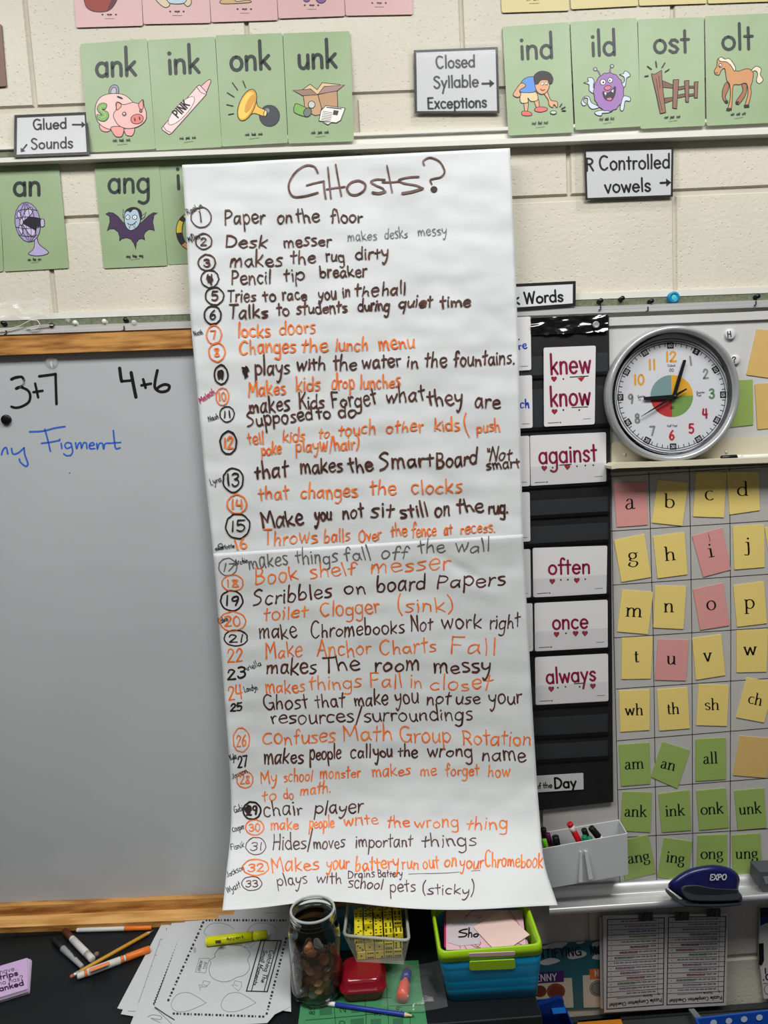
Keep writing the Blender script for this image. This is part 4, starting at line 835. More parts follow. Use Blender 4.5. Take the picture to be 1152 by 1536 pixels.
# ---------------------------------------------------------------- signs
FILM = M((60, 60, 60), .08, alpha=.05, spec=.8, name='clear_film'); SGW = M((206, 207, 210), .4); FRM = M((24, 24, 26), .35)
def sign(outer, q, bw, label, texts, arrows=(), off=.006, ot=.005, film=True, name='wall_sign', fcol=FRM, wh=SGW):
    fm = leanmap(q, off, ot); o = None; mb = MB(); slab(mb, fm, q, .0007, wh, round_=1.5)
    o = mb.build(name, label=label, cat='sign')
    mb = MB(); ribbon(mb, fm, q, bw, fcol, .0003, closed=True); mb.build('printed_border', o)
    mb = MB()
    for t in texts: word(mb, fm, *t[:5], t[5]*.86, t[6], fcol if len(t) < 8 else t[7], jit=.02, asck=.8, h=.0003)
    for pts, w in arrows: 
        A, B = Vector(pts[0]), Vector(pts[1]); d = (B-A).normalized(); n = Vector((-d.y, d.x))
        ribbon(mb, fm, [tuple(A), tuple(B-d*w*1.6)], w*1.15, fcol, .0003); fill(mb, fm, [tuple(B), tuple(B-d*w*2.6+n*w*2.1), tuple(B-d*w*2.6-n*w*2.1)], fcol, .0003)
    mb.build('printed_words', o)
    if film:
        mb = MB(); slab(mb, fm, outer, .0001, FILM, h=.0009, round_=2); mb.build('laminate_film', o)
    return o
kc = crop(0, 0, 2.88)
sign(Q(kc, (55, 495), (388, 478), (395, 670), (58, 685)), Q(kc, (68, 503), (371, 490), (381, 662), (66, 674)), 4.2, 'small black bordered sign reading Glued Sounds beside the piggy bank card',
     [('Glued', 49.7, 194.5, 100, 192.5, 10.5, 2.6), ('Sounds', 47, 223.5, 109.4, 221.5, 11, 2.6)], [(((109, 187), (128.5, 187)), 2.4), (((40, 217), (31, 228.5)), 2.2)], off=.024, ot=.006)
GF = M((70, 72, 78), .4)
sign([(612, 66), (757, 60), (760, 180), (616, 184)], [(622.5, 77), (745, 72.2), (747.5, 168), (624, 168.4)], 3.6, 'hazy laminated sign reading Closed Syllable Exceptions with an arrow',
     [('Closed', 654, 102.5, 712.6, 100.5, 12.5, 2.9, GF), ('Syllable', 651, 132, 718, 130, 12, 2.9, GF), ('Exceptions', 641.7, 163, 730, 160.5, 11.5, 2.9)], [(((723.6, 125.6), (742, 125)), 3)], fcol=M((40, 42, 46), .4))
sign([(861, 211), (1018, 207), (1021, 309), (864, 314)], [(877.5, 226), (1008.7, 222.4), (1007.7, 293.7), (879.9, 298.5)], 3, 'black bordered sign reading R Controlled vowels below the horse card row',
     [('R', 879.5, 256, 891, 255.5, 13, 3), ('Controlled', 899, 255.5, 1005, 251.6, 14.5, 3), ('vowels', 907.6, 289.2, 976, 286.5, 13.5, 3)], [(((991, 274.4), (1007, 273.6)), 3)])
sign([(690, 436), (866, 421), (866, 460), (690, 472)], [(700, 431.5), (861.5, 423.7), (861.3, 457), (700, 469)], 4.4, 'black bordered strip sign ending in Words tucked behind the poster',
     [('Trick', 715, 459, 780, 456, 11.5, 3), ('Words', 786.6, 455.5, 845, 451.5, 11.5, 3)], off=.0185, ot=.0165, film=False)
# ---------------------------------------------------------------- black pocket chart and its word cards
CO_ = .020
pc = empty('pocket_chart', W(850, 1200, CO_), 'long black hanging pocket chart with clear pockets between poster and clock', 'pocket chart')
BN = noisy((15, 15, 17), (20, 20, 22), nscale=40, rough=.55, name='black_nylon')
mb = MB(); slab(mb, wallmap(CO_), [(668, 486), (913.5, 473.5), (917, 840), (920, 1203), (812, 1215), (680, 1228)], .002, BN); mb.build('backing', pc)
VIN = M((120, 125, 130), .10, alpha=.05, spec=.7, name='clear_vinyl')
SEAM = M((9, 9, 10), .4)
cc = crop(760, 400, 2.94); cd_ = crop(770, 680, 3.9385); ce = crop(780, 1040, 3.097)
# pockets: top left y and bottom left y at x=800, each rising to the right
PK = [(535, 563), (584, 641), (700, 728), (751, 773), (790, 815), (868, 896), (948, 977), (1029, 1058), (1077, 1104), (1117, 1140)]
for i, (t, b) in enumerate(PK):
    s = .058; xa, xb = 690, 911.5; mb = MB(); f = wallmap(CO_+.003)
    slab(mb, f, [(xa, t+(800-xa)*s), (xb, t-(xb-800)*s), (xb, b-(xb-800)*s), (xa, b+(800-xa)*s)], .00015, VIN); o = mb.build('clear_pocket', pc)
    po_ = o; mb = MB(); slab(mb, wallmap(CO_+.0034), [(xa, b+.5+(800-xa)*s), (xb+2, b+.5-(xb-800)*s), (xb+2, b+5-(xb-800)*s), (xa, b+5+(800-xa)*s)], .0012, SEAM); mb.build('pocket_seam', po_)
# glossy wrinkled film over the top band
mb = MB(); nx, ny = 40, 10; vs = []
for j in range(ny+1):
    for i in range(nx+1):
        x = 796+116*i/nx; y = 477+26*j/ny-(x-796)*.045; vs.append(W(x, y, CO_+.0045+.0040*NZ.noise(Vector((x*.05+y*.06, y*.16, 1)))+.0022*NZ.noise(Vector((x*.12, y*.3, 5)))))
mb.add(vs, [(j*(nx+1)+i, j*(nx+1)+i+1, (j+1)*(nx+1)+i+1, (j+1)*(nx+1)+i) for j in range(ny) for i in range(nx)], M((18, 18, 20), .12, spec=.8, coat=.6), True); mb.build('vinyl_header', pc)
mb = MB(); p = W(893.7, 487.2, CO_+.0065); mb.lathe([(0, .003), (.004, .0028), (.0052, .0035), (.0062, .0030), (.0065, 0)], M((178, 178, 176), .3, metal=.4), p, 24, (0, -1, 0)); mb.build('round_magnet', label='small silver round magnet at the top of the black pocket chart', cat='magnet')
CW = M((214, 212, 214), .35, name='white_word_card'); MAR = M((128, 18, 62), .5); RED = M((176, 16, 40), .5); RED2 = M((60, 8, 20), .5)
def heart(mb, fm, c, s, h=.0004):
    q = [(0, -.25), (.25, -.6), (.62, -.62), (.85, -.25), (.7, .15), (0, .9), (-.7, .15), (-.85, -.25), (-.62, -.62), (-.25, -.6)]
    pts = [(c[0]+x*s, c[1]+y*s) for x, y in q]; fill(mb, fm, pts, RED, h); ribbon(mb, fm, pts, .9, RED2, h+.00005, closed=True)
CF = CO_+.0016
def wcard(q, label, texts, hearts=(), dots=(), lines=(), tri=None, sm=0.0):
    fm = wallmap(CF+sm); mb = MB(); slab(mb, fm, q, .0006, CW, round_=3); o = mb.build('word_card', label=label, cat='card', group='word cards in the black pocket chart')
    mb = MB()
    for t in texts: word(mb, fm, *t, MAR, asck=.82, h=.0003)
    mb.build('printed_word', o); mb = MB()
    for c in hearts: heart(mb, fm, c, 4.6)
    if tri: fill(mb, fm, tri, RED, .0004)
    for c in dots: disc(mb, fm, c, 1.25, 1.25, INK, .0004, 10)
    for a, b in lines: ribbon(mb, fm, [a, b], 1.2, INK, .00045)
    bl, br = q[3], q[2]; ribbon(mb, fm, [(bl[0]+6, bl[1]-5.5), (bl[0]+22, bl[1]-6.6)], .8, INK, .0003); ribbon(mb, fm, [(br[0]-17, br[1]-8), (br[0]-6, br[1]-8.6)], .7, GRY, .0003); disc(mb, fm, (bl[0]+24.5, bl[1]-6.4), 1.3, 1.3, GRY, .0003, 8)
    mb.build('printed_marks', o); return o
wcard(Q(cc, (163, 357), (393, 348), (388, 695), (165, 706)), 'tall white card reading knew and know in maroon', [('knew', 826.3, 561.5, 886.5, 558.5, 17.5, 3.6), ('know', 826, 609.5, 886, 606.5, 17, 3.6)],
      Q(cc, (209, 494), (211, 638)), Q(cc, (250, 495), (250, 632), (320, 632)), [Q(cc, (280, 487), (360, 482)), Q(cc, (287, 621), (357, 618))], Q(cc, (312, 490), (345, 486), (330, 508)), sm=.0042)
wcard([(794.7, 653.4), (909, 648.3), (909.5, 723), (796, 729.5)], 'white card reading against above an empty black pocket', [('against', 809, 695.5, 895.4, 691, 16, 3.4)], Q(cc, (166, 888), (268, 882)), Q(cc, (203, 886), (310, 880), (347, 877), (382, 875)), [Q(cc, (233, 875), (285, 871))])
wcard([(799, 822), (911, 818.4), (909.6, 891), (800, 896)], 'white card reading often in maroon', [('often', 822.8, 861.5, 885.5, 859.8, 13.5, 3.2)], Q(cd_, (230, 755), (375, 749)), Q(cd_, (281, 747), (322, 746), (425, 743)))
wcard([(801.7, 904.7), (911.4, 899.6), (911.7, 971.5), (802.5, 977)], 'white card reading once with three red hearts', [('once', 829, 944, 882.5, 942, 13.5, 3.2)], Q(cd_, (255, 1068), (368, 1063), (423, 1062)), Q(cd_, (311, 1063)))
wcard([(802.5, 986), (912, 980.4), (912.7, 1051.5), (803.5, 1057.5)], 'white card reading always at the foot of its column', [('always', 820, 1025.5, 894, 1020.5, 13.5, 3.2)], Q(cd_, (224, 1391), (470, 1374)), Q(cd_, (263, 1384), (308, 1379), (392, 1379)), [Q(cd_, (360, 1361), (415, 1357))])
lab = ['white card edge with blue handwriting ending re beside the silver magnet', 'white card edge with blue handwriting ending ch beside the know card', 'white card edge left of the against card', 'white card edge left of the two empty pockets', 'white card edge left of the often card', 'white card edge left of the once card']
for i, (xr, yt, yb) in enumerate(((795.9, 474.5, 555), (798, 562.6, 641.5), (794, 653.5, 729), (794.6, 738, 812), (795.4, 823.5, 896), (798.7, 904.7, 976.6))):
    fm = wallmap(CF-.0002+.003); mb = MB(); q = [(xr-105, yt+6), (xr, yt), (xr+1, yb), (xr-104, yb+6)]; slab(mb, fm, q, .0006, CW, round_=3)
    o = mb.build('word_card', label=lab[i], cat='card', group='cards in the hidden left column of the pocket chart')
    mb = MB(); ribbon(mb, fm, [(xr-15, yb-5.5), (xr-4, yb-6)], .7, GRY, .0003)
    B2 = M((30, 60, 170), .5)
    if i == 0: word(mb, fm, 'here', 762, 524.5, 790.5, 523, 6.5, 2.0, B2, jit=.08, h=.0003); disc(mb, fm, (778.5, 509), 1.1, 1.1, INK, .0003, 8)
    if i == 1: word(mb, fm, 'such', 766, 613.5, 794, 612, 6.5, 2.0, B2, jit=.08, h=.0003)
    mb.build('card_writing', o)
fm = wallmap(CF+.001); mb = MB(); q = [(770, 1166), (875, 1159.5), (875.5, 1184), (770, 1191)]; slab(mb, fm, q, .0006, M((190, 190, 190), .35), round_=1)
o = mb.build('word_strip', label='white strip reading of the Day on the black pocket chart', cat='sign'); mb = MB()
word(mb, fm, 'of', 804, 1183.6, 811.5, 1183, 4.6, 1.4, INK, h=.0003); word(mb, fm, 'the', 815, 1182.4, 828.5, 1181.5, 4.6, 1.4, INK, h=.0003); word(mb, fm, 'Day', 832, 1182.6, 864.5, 1180.5, 8.6, 3.0, INK, h=.0003); mb.build('printed_words', o)
# ---------------------------------------------------------------- clock
ck = empty('wall_clock', W(1011, 592, .02), 'round silver teaching clock with a four coloured centre', 'clock')
ce_ = W(1011, 591.5, .05); RR = (W(1111.5, 590, .05)-W(910.5, 594, .05)).length/2
SIL = M((172, 173, 176), .28, metal=.35, name='silver_plastic')
def torus_prof(R0, pts): return [(R0+r, z) for r, z in pts]
mb = MB(); mb.lathe([(RR-.010, -.035), (RR-.003, -.030), (RR, -.018), (RR, -.006), (RR-.002, .0), (RR-.005, .002), (RR-.009, .001), (RR-.0115, -.003), (RR-.0125, -.008)], SIL, ce_, 72, (0, -1, 0)); mb.lathe([(RR-.0125, -.008), (RR-.0135, -.012), (RR-.0135, -.026)], M((70, 72, 76), .4), ce_, 72, (0, -1, 0)); mb.build('rim', ck)
DO = .05-.024; dc = W(1008.6, 593.4, DO); dcp = (1008.6, 593.4)
mb = MB(); mb.lathe([(0, 0), (RR-.0135, 0)], M((204, 205, 210), .4), W(1011, 591.5, DO), 72, (0, -1, 0)); mb.lathe([(0, -.010), (RR-.004, -.010)], M((60, 60, 60), .5), W(1011, 591.5, DO), 48, (0, -1, 0)); mb.build('dial', ck)
fm = wallmap(DO); mb = MB(); kc2 = crop(900, 480, 4.571); DB = M((28, 30, 34), .5)
ccx, ccy = kc2((492, 521)); rx, ry = 80.6, 79.2; tilt = -1.5
def pol(r, deg): a = math.radians(deg+tilt); return (ccx+rx*r*sin(a), ccy-ry*r*cos(a))
for r, w in ((1.04, 1.0), (1.085, 1.3)): ribbon(mb, fm, [pol(r, 6*k) for k in range(60)], w, DB, .0003, closed=True)
for k in range(60):
    if k % 5: ribbon(mb, fm, [pol(.935, 6*k), pol(1.0, 6*k)], 1.1, DB, .0003, cap=False)
    else:
        x, y = pol(.957, 6*k); a = math.radians(6*k+tilt) if k not in () else 0; u = Vector((cos(a), sin(a)))*4.9; v = Vector((-sin(a), cos(a)))*4.6; c0 = Vector((x, y))
        fill(mb, fm, [tuple(c0-u-v), tuple(c0+u-v), tuple(c0+u+v), tuple(c0-u+v)], DB, .00035)
        t = str(k or 60)
        up_ = -1 if 20 <= k <= 40 else 1
        d = u.normalized()*up_*(1.6*len(t)); e_ = v.normalized()*up_*2.2
        A = c0-d+e_; B = c0+d+e_; word(mb, fm, t, A.x, A.y, B.x, B.y, 2.4, .8, M((200, 200, 200), .5), h=.0004)
ribbon(mb, fm, [pol(1.0, 6*k) for k in range(60)], .9, DB, .0003, closed=True)
mb.build('minute_track', ck)
mb = MB(); rp = 32/rx
for a0, rgb in ((0, (214, 158, 48)), (90, (110, 146, 76)), (180, (176, 52, 54)), (270, (116, 144, 148))):
    fill(mb, fm, [(ccx, ccy)]+[pol(rp, a0+90*k/12) for k in range(13)], M(rgb, .5), .0003)
mb.build('coloured_centre', ck)
mb = MB(); ORG_ = (212, 150, 56); GR_ = (128, 132, 130); NUM = {12: ORG_, 11: ORG_, 10: ORG_, 1: (136, 138, 132), 2: (130, 136, 126), 3: (96, 130, 96), 4: (160, 40, 66), 5: (176, 44, 66), 6: (180, 50, 54), 7: (120, 130, 132), 8: (120, 128, 126), 9: (116, 126, 122)}
NP = {12: (487, 252), 1: (625, 280), 2: (726, 370), 3: (768, 505), 4: (722, 642), 5: (628, 745), 6: (493, 790), 7: (361, 762), 8: (257, 675), 9: (212, 542), 10: (268, 410), 11: (357, 306)}
for n_, p_ in NP.items():
    x, y = kc2(p_); wd = 3.6 if n_ != 1 and n_ < 10 else (8 if n_ != 11 else 5.5); wd = 1.0 if n_ == 1 else wd
    hh = 8.0*(1.0 if n_ > 9 else .92) if n_ != 1 else 7
    word(mb, fm, str(n_), x-wd, y+hh*.9, x+wd, y+hh*.86, hh, 2.9 if n_ != 1 else 3, M(NUM[n_], .5), h=.0003)
word(mb, fm, 'Oclock', kc2((462, 320))[0], kc2((462, 320))[1], kc2((517, 318))[0], kc2((517, 318))[1], 2, .6, GRY, h=.0003); word(mb, fm, '00', *kc2((476, 355)), *kc2((506, 354)), 2.6, .9, GRY, h=.0003)
word(mb, fm, 'Quarter', *kc2((662, 504)), *kc2((718, 502)), 1.9, .6, GRY, h=.0003); word(mb, fm, 'Past', *kc2((664, 524)), *kc2((694, 523)), 1.9, .6, GRY, h=.0003)
word(mb, fm, 'Quarter', *kc2((258, 532)), *kc2((310, 530)), 1.9, .6, GRY, h=.0003); word(mb, fm, 'To', *kc2((262, 552)), *kc2((280, 551)), 1.9, .6, GRY, h=.0003); word(mb, fm, 'Half', *kc2((460, 734)), *kc2((490, 733)), 1.9, .6, GRY, h=.0003); word(mb, fm, 'Past', *kc2((498, 733)), *kc2((530, 732)), 1.9, .6, GRY, h=.0003); word(mb, fm, '30', *kc2((480, 610)), *kc2((508, 609)), 2.2, .8, (DB), h=.0005)
mb.build('hour_numerals', ck)
HD = M((24, 25, 28), .4)
def hand(pts, off, name):
    mb = MB(); slab(mb, wallmap(off), [kc2(p) for p in pts], .0009, HD); mb.build(name, ck)
hand([(496, 520), (570, 276), (584, 272), (592, 278), (520, 528), (508, 535)], DO+.006, 'minute_hand')
hand([(300, 528), (302, 549), (400, 546), (515, 538), (518, 518), (500, 512), (400, 520)], DO+.0045, 'hour_hand')
hand([(592, 468), (598, 476), (512, 532), (284, 663), (283, 660), (500, 516)], DO+.0075, 'second_hand')
mb = MB(); p = W(*kc2((506, 525)), DO); mb.lathe([(0, .0095), (.0035, .009), (.0042, .004), (.0042, 0)], HD, p, 18, (0, -1, 0)); mb.build('hand_boss', ck)
# ---------------------------------------------------------------- letter tiles
TY = M((226, 202, 120), .42, name='yellow_tile'); TP = M((212, 148, 144), .42, name='pink_tile'); TG = M((146, 170, 92), .42, name='green_tile'); TO = M((206, 172, 106), .42, name='plain_tile')
RO2 = RO+.0018; TFM = wallmap(RO2)
tiles = [
 (g2, 'a', TP, (95, 205), (318, 195), (328, 490), (115, 505), (173, 383), (243, 380), 15), (g2, 'b', TY, (398, 183), (605, 200), (565, 497), (355, 475), (440, 373), (512, 373), 13),
 (g2, 'c', TY, (658, 128), (868, 130), (850, 440), (640, 433), (720, 321), (780, 319), 14), (g2, 'd', TY, (870, 125), (1085, 128), (1097, 390), (890, 420), (942, 292), (1020, 289), 13),
 (g2, 'g', TY, (97, 597), (305, 553), (352, 848), (148, 882), (193, 745), (266, 742), 14), (g2, 'h', TY, (365, 570), (580, 540), (600, 830), (395, 857), (446, 736), (522, 729), 12.5),
 (g2, 'i', TP, (632, 568), (838, 510), (897, 797), (708, 848), (743, 713), (788, 705), 13), (g2, 'j', TY, (912, 500), (1125, 487), (1130, 780), (922, 797), (995, 668), (1034, 666), 13),
 (g2, 'm', TY, (152, 935), (365, 950), (330, 1240), (118, 1222), (175, 1116), (290, 1122), 13), (g2, 'n', TY, (380, 907), (592, 910), (572, 1205), (365, 1195), (437, 1088), (508, 1087), 13),
 (g2, 'o', TP, (638, 933), (845, 888), (888, 1180), (688, 1212), (733, 1076), (797, 1072), 14), (g2, 'p', TY, (915, 905), (1125, 878), (1145, 1165), (940, 1190), (990, 1065), (1062, 1062), 13.5),
 (g3, 't', TY, (140, -99), (338, -106), (325, 162), (138, 165), (218, 57), (252, 56), 12), (g3, 'u', TP, (373, -90), (567, -85), (550, 175), (352, 170), (426, 70), (490, 70), 12.5),
 (g3, 'v', TY, (590, -96), (776, -122), (802, 140), (615, 170), (662, 54), (718, 51), 13), (g3, 'w', TY, (874, -146), (1075, -155), (1065, 118), (875, 122), (918, 13), (1006, 10), 12.5),
 (g3, 'wh', TY, (122, 240), (318, 232), (318, 490), (130, 503), (160, 398), (278, 393), 10.5), (g3, 'th', TY, (365, 232), (560, 218), (575, 480), (380, 495), (430, 390), (510, 385), 10.5),
 (g3, 'sh', TY, (632, 198), (825, 205), (812, 465), (615, 460), (670, 362), (765, 360), 10.5), (g3, 'ch', TY, (940, 155), (1120, 185), (1050, 443), (872, 410), (946, 318), (1034, 335), 10.5),
 (g3, 'am', TG, (120, 585), (315, 572), (322, 835), (135, 850), (160, 742), (283, 735), 10.5), (g3, 'an', TG, (400, 567), (575, 620), (495, 865), (325, 790), (386, 732), (478, 752), 10.5),
 (g3, 'all', TG, (612, 550), (805, 540), (808, 805), (612, 818), (662, 707), (755, 702), 10.5), (g3, '', TO, (895, 527), (1090, 545), (1065, 797), (852, 780), 0, 0, 0),
 (g3, 'ank', TG, (145, 885), (332, 890), (322, 1145), (132, 1135), (157, 1043), (300, 1045), 10.5), (g3, 'ink', TG, (375, 900), (570, 875), (585, 1132), (395, 1145), (418, 1043), (545, 1035), 10.5),
 (g3, 'onk', TG, (617, 880), (805, 862), (825, 1115), (635, 1132), (647, 1033), (793, 1022), 10.5), (g3, 'unk', TG, (860, 880), (1050, 862), (1065, 1115), (882, 1132), (892, 1033), (1035, 1020), 10.5),
 (g3, 'ang', TG, (120, 1205), (308, 1160), (360, 1405), (160, 1452), (182, 1347), (322, 1325), 10.5), (g3, 'ing', TG, (410, 1180), (592, 1205), (555, 1460), (368, 1430), (420, 1333), (540, 1347), 10.5),
 (g3, 'ong', TG, (625, 1165), (812, 1160), (815, 1420), (620, 1420), (645, 1315), (790, 1313), 10.5), (g3, 'ung', TG, (845, 1165), (1025, 1152), (1035, 1405), (850, 1420), (868, 1315), (1012, 1310), 10.5)]
CN = {id(TY): 'yellow', id(TP): 'pink', id(TG): 'green', id(TO): 'orange yellow'}
for c, t, m, p0, p1, p2, p3, ta, tb, xh in tiles:
    mb = MB(); slab(mb, TFM, Q(c, p0, p1, p2, p3), .0016, m, round_=1.2)
    o = mb.build('letter_tile', label=('%s magnetic tile printed with the letters %s on the ruled board' % (CN[id(m)], t) if len(t) > 1 else '%s magnetic tile printed with the letter %s on the ruled board' % (CN[id(m)], t)) if t else 'plain orange yellow tile at the right of the tile reading all', cat='letter tile', group='letter tiles on the ruled board')
    if t:
        mb = MB(); A, B = c(ta), c(tb); word(mb, TFM, t, A[0], A[1], B[0], B[1], xh, 2.5 if len(t) == 1 else 2.1, INK, font='s', h=.0003, asck=1.0)
        if t == 'i': word(mb, TFM, 'j', *c((744, 582)), *c((752, 580)), 6, .8, M((120, 60, 60), .5), h=.0003)
        mb.build('printed_letters', o)
for q, m, lb in ((Q(g2, (1130, 508), (1340, 490), (1365, 690), (1160, 705)), TY, 'yellow tile cut by the right edge beside the j tile'), (Q(kc2, (1075, 62), (1320, 86), (1260, 412), (1005, 375)), TO, 'tilted orange yellow tile right of the H magnet'),
                 (Q(kc2, (830, 420), (1048, 408), (1052, 718), (840, 740)), TG, 'plain green tile half hidden behind the clock rim'), (Q(kc2, (1062, 440), (1290, 422), (1300, 730), (1080, 750)), TO, 'orange yellow tile at the right edge beside the clock')):
    mb = MB(); slab(mb, TFM, q, .0016, m, round_=1.2); mb.build('letter_tile', label=lb, cat='letter tile', group='plain tiles at the board edge')
# ---------------------------------------------------------------- magnets and pins
WM = M((206, 206, 208), .3)
for (x, y), t, lb, r in ((kc2((888, 98)), 'H', 'white round magnet marked H above the clock', .0105), (kc2((922, 273)), '?', 'white round magnet with a question mark behind the clock rim', .0095)):
    mb = MB(); p = W(x, y, RO); mb.lathe([(0, .0062), (r*.8, .006), (r*.97, .005), (r, .003), (r, 0)], WM, p, 28, (0, -1, 0)); o = mb.build('round_magnet', label=lb, cat='magnet')
    fm2 = wallmap(RO+.0062); mb = MB(); word(mb, fm2, t, x-2.6, y+4.0, x+2.8, y+3.4, 4.4, 1.6, M((30, 60, 50), .5), h=.0003); mb.build('printed_mark', o)
mb = MB(); p = W(10, 629.5, BO); mb.lathe([(0, .0058), (.0075, .0057), (.009, .0048), (.0094, .003), (.0094, 0)], BLKG, p, 28, (0, -1, 0)); mb.build('round_magnet', label='black round magnet at the left edge of the whiteboard', cat='magnet')
mb = MB(); p = W(1008.5, 447, .008); TB = M((24, 130, 172), .3); mb.lathe([(0, .008), (.0055, .008), (.006, .0095), (.0095, .0095), (.0112, .008), (.0112, 0)], TB, p, 28, (0, -1, 0)); o = mb.build('round_magnet', label='bright blue round magnet on the tack rail above the clock', cat='magnet')
mb = MB(); mb.lathe([(0, .0092), (.0052, .0085)], M((90, 190, 200), .3), p, 20, (0, -1, 0)); mb.build('pale_centre', o)
PINS = [(8, 487, 'k', 'black push pin near the left end of the tack rail'), (80, 490.5, 'd', 'dark brown push pin on the left tack rail'), (115, 486.5, 'w', 'white push pin left of its twin on the left tack rail'), (158.5, 484.5, 'w', 'white push pin next to the black pin on the left tack rail'), (190, 482, 'k', 'black push pin closest to the poster on the left tack rail'), (202.5, 486, 'c', 'clear push pin just left of the poster'),
        (898, 453.5, 'k', 'black push pin next to the Words sign'), (930, 450, 'k', 'second black push pin from the Words sign'), (973.5, 454, 'k', 'black push pin left of the blue magnet'), (1132, 447, 'k', 'black push pin at the far right of the tack rail')]
PM = {'k': BLKG, 'd': M((44, 36, 30), .35), 'w': M((206, 206, 200), .3), 'c': M((225, 228, 228), .12, alpha=.45)}
for x, y, k, lb in PINS:
    mb = MB(); p = W(x, y, .006); mb.lathe([(0, .013), (.0042, .0128), (.0046, .0115), (.0028, .010), (.0026, .005), (.0048, .003), (.0048, .0012), (.0008, 0)], PM[k], p, 16, (.1, -1, .15)); mb.build('push_pin', label=lb, cat='pin', group='push pins on the tack rail')
mb = MB(); p = W(186, 496, .016)
for x, y in ((168.5, 478), (186, 497), (8.5, 499)): pass
for x, y, lb in ((186, 491, 'black wire clip hooked over the left rail under the black pin'), (9, 497, 'black wire clip hooked over the left rail at the picture edge'), (901, 460, 'black wire clip on the rail under the first right pin'), (972, 462, 'black wire clip on the rail left of the blue magnet'), (1134, 453, 'black wire clip on the rail at the far right')):
    mb = MB(); mb.tube([W(x, y-3, .012), W(x, y-1, .0175), W(x+.3, y+4, .0185), W(x-3, y+5, .0185)], .0011, BLK, 8); mb.build('rail_clip', label=lb, cat='clip', group='black wire clips on the tack rail')
# clear adhesive hook on the whiteboard and clear hooks on the rail
CLR = M((222, 225, 226), .08, alpha=.3, spec=.9, name='clear_plastic')
def hook(x, y, off, s, lb):
    t = empty('clear_hook', W(x, y, off), lb, 'hook', 'clear hooks'); mb = MB(); p = W(x, y, off); mb.lathe([(0, .004*s), (.006*s, .0045*s), (.0105*s, .003*s), (.0115*s, 0)], CLR, p, 24, (0, -1, 0)); mb.build('suction_cup', t)
    mb = MB(); mb.tube([p+Vector((0, -.004*s, 0)), p+Vector((.001, -.007*s, -.004*s)), p+Vector((.003, -.010*s, -.012*s)), p+Vector((.004, -.014*s, -.013*s)), p+Vector((.004, -.015*s, -.009*s))], .0016*s, CLR, 8); mb.build('hook', t)
hook(78, 542.5, BO, 1.05, 'clear plastic suction hook on the whiteboard above the sum 3 plus 7'); hook(102, 479, .006, .5, 'small clear hook on the left tack rail')
mb = MB(); pts = [(-5, 498, .018), (14, 494, .020), (30, 489, .021), (46, 480, .022), (56, 480.5, .022), (60, 486, .022), (57, 492, .0215), (48, 494.5, .021), (38, 492, .0195), (52, 489.5, .0205), (66, 488, .0205), (80, 488, .0195)]
mb.tube([W(*p) for p in pts], .0009, M((200, 200, 196), .4), 8); mb.build('cord', label='thin white cord looped over the left tack rail', cat='cord')
mb = MB(); nx, ny = 26, 10; vs = []
for j in range(ny+1):
    for i in range(nx+1):
        x = -12+86*i/nx; y = 452+26*j/ny+3*sin(i*.5)-.05*x; vs.append(W(x, y, .021+.004*NZ.noise(Vector((x*.09, y*.12, 3)))+.002*NZ.noise(Vector((x*.3, y*.3, 8)))))
mb.add(vs, [(j*(nx+1)+i, j*(nx+1)+i+1, (j+1)*(nx+1)+i+1, (j+1)*(nx+1)+i) for j in range(ny) for i in range(nx)], M((235, 236, 236), .1, alpha=.2, spec=.9), True)
mb.build('plastic_film', label='crumpled clear plastic film taped above the left tack rail', cat='plastic film')
# marker on the cream ledge
def pen(name, label, A, B, r, parts, cat='marker', group=None, tip=None, n=18):
    """parts: (t0,t1,name,material,r0,r1) along A->B"""
    A, B = Vector(A), Vector(B); t = empty(name, (A+B)/2-Vector((0, 0, r)), label, cat, group)
    for t0, t1, nm, m, r0, r1 in parts:
        mb = MB(); a, b = A.lerp(B, t0), A.lerp(B, t1); d = (b-a).normalized(); L = (b-a).length; e_ = min(.0012, L*.2)
        mb.lathe([(0, 0), (r*r0*.82, 0), (r*r0, e_), (r*r1, L-e_), (r*r1*.82, L), (0, L)], m, a, n, d); mb.build(nm, t)
    return t
WH = M((214, 212, 208), .3, name='white_barrel')
A = W(1081.5, 687, .036); B = W(1190, 682.3, .036)
pen('whiteboard_marker', 'black capped white marker lying on the cream ledge', A, B, .0052, [(0, .215, 'cap', BLKG, .95, 1.1), (.215, .29, 'collar', WH, .95, .95), (.29, 1.0, 'barrel', WH, .85, .9)])
# white magnetic bin with markers
bn = empty('magnetic_bin', W(870, 1330, .02), 'white plastic bin stuck to the board beside the poster full of markers', 'bin')
BW = M((196, 198, 200), .3, name='white_plastic'); o1, o2 = .0125, .072
XL, = (770,)
BT_ = [W(XL, 1256, o1), W(929, 1229, o1), W(941.3, 1250, o2), W(XL, 1281, o2)]; BB_ = [W(XL, 1335, o1), W(930.5, 1298, o1), W(942.6, 1312.6, o2-.006), W(XL, 1342, o2-.006)]
cx_ = sum(BT_, Vector())/4; inn = []
def inset(P4, k): 
    c_ = sum(P4, Vector())/4; x_ = (P4[1]-P4[0]).normalized(); y_ = Vector((0, -1, 0))
    return [P4[0]+x_*k+y_*k, P4[1]-x_*k+y_*k, P4[2]-x_*k-y_*k, P4[3]+x_*k-y_*k]
TI_ = inset(BT_, .0022); BI_ = [p+Vector((0, 0, .003)) for p in inset(BB_, .0022)]
mb = MB(); V = BT_+BB_+TI_+BI_
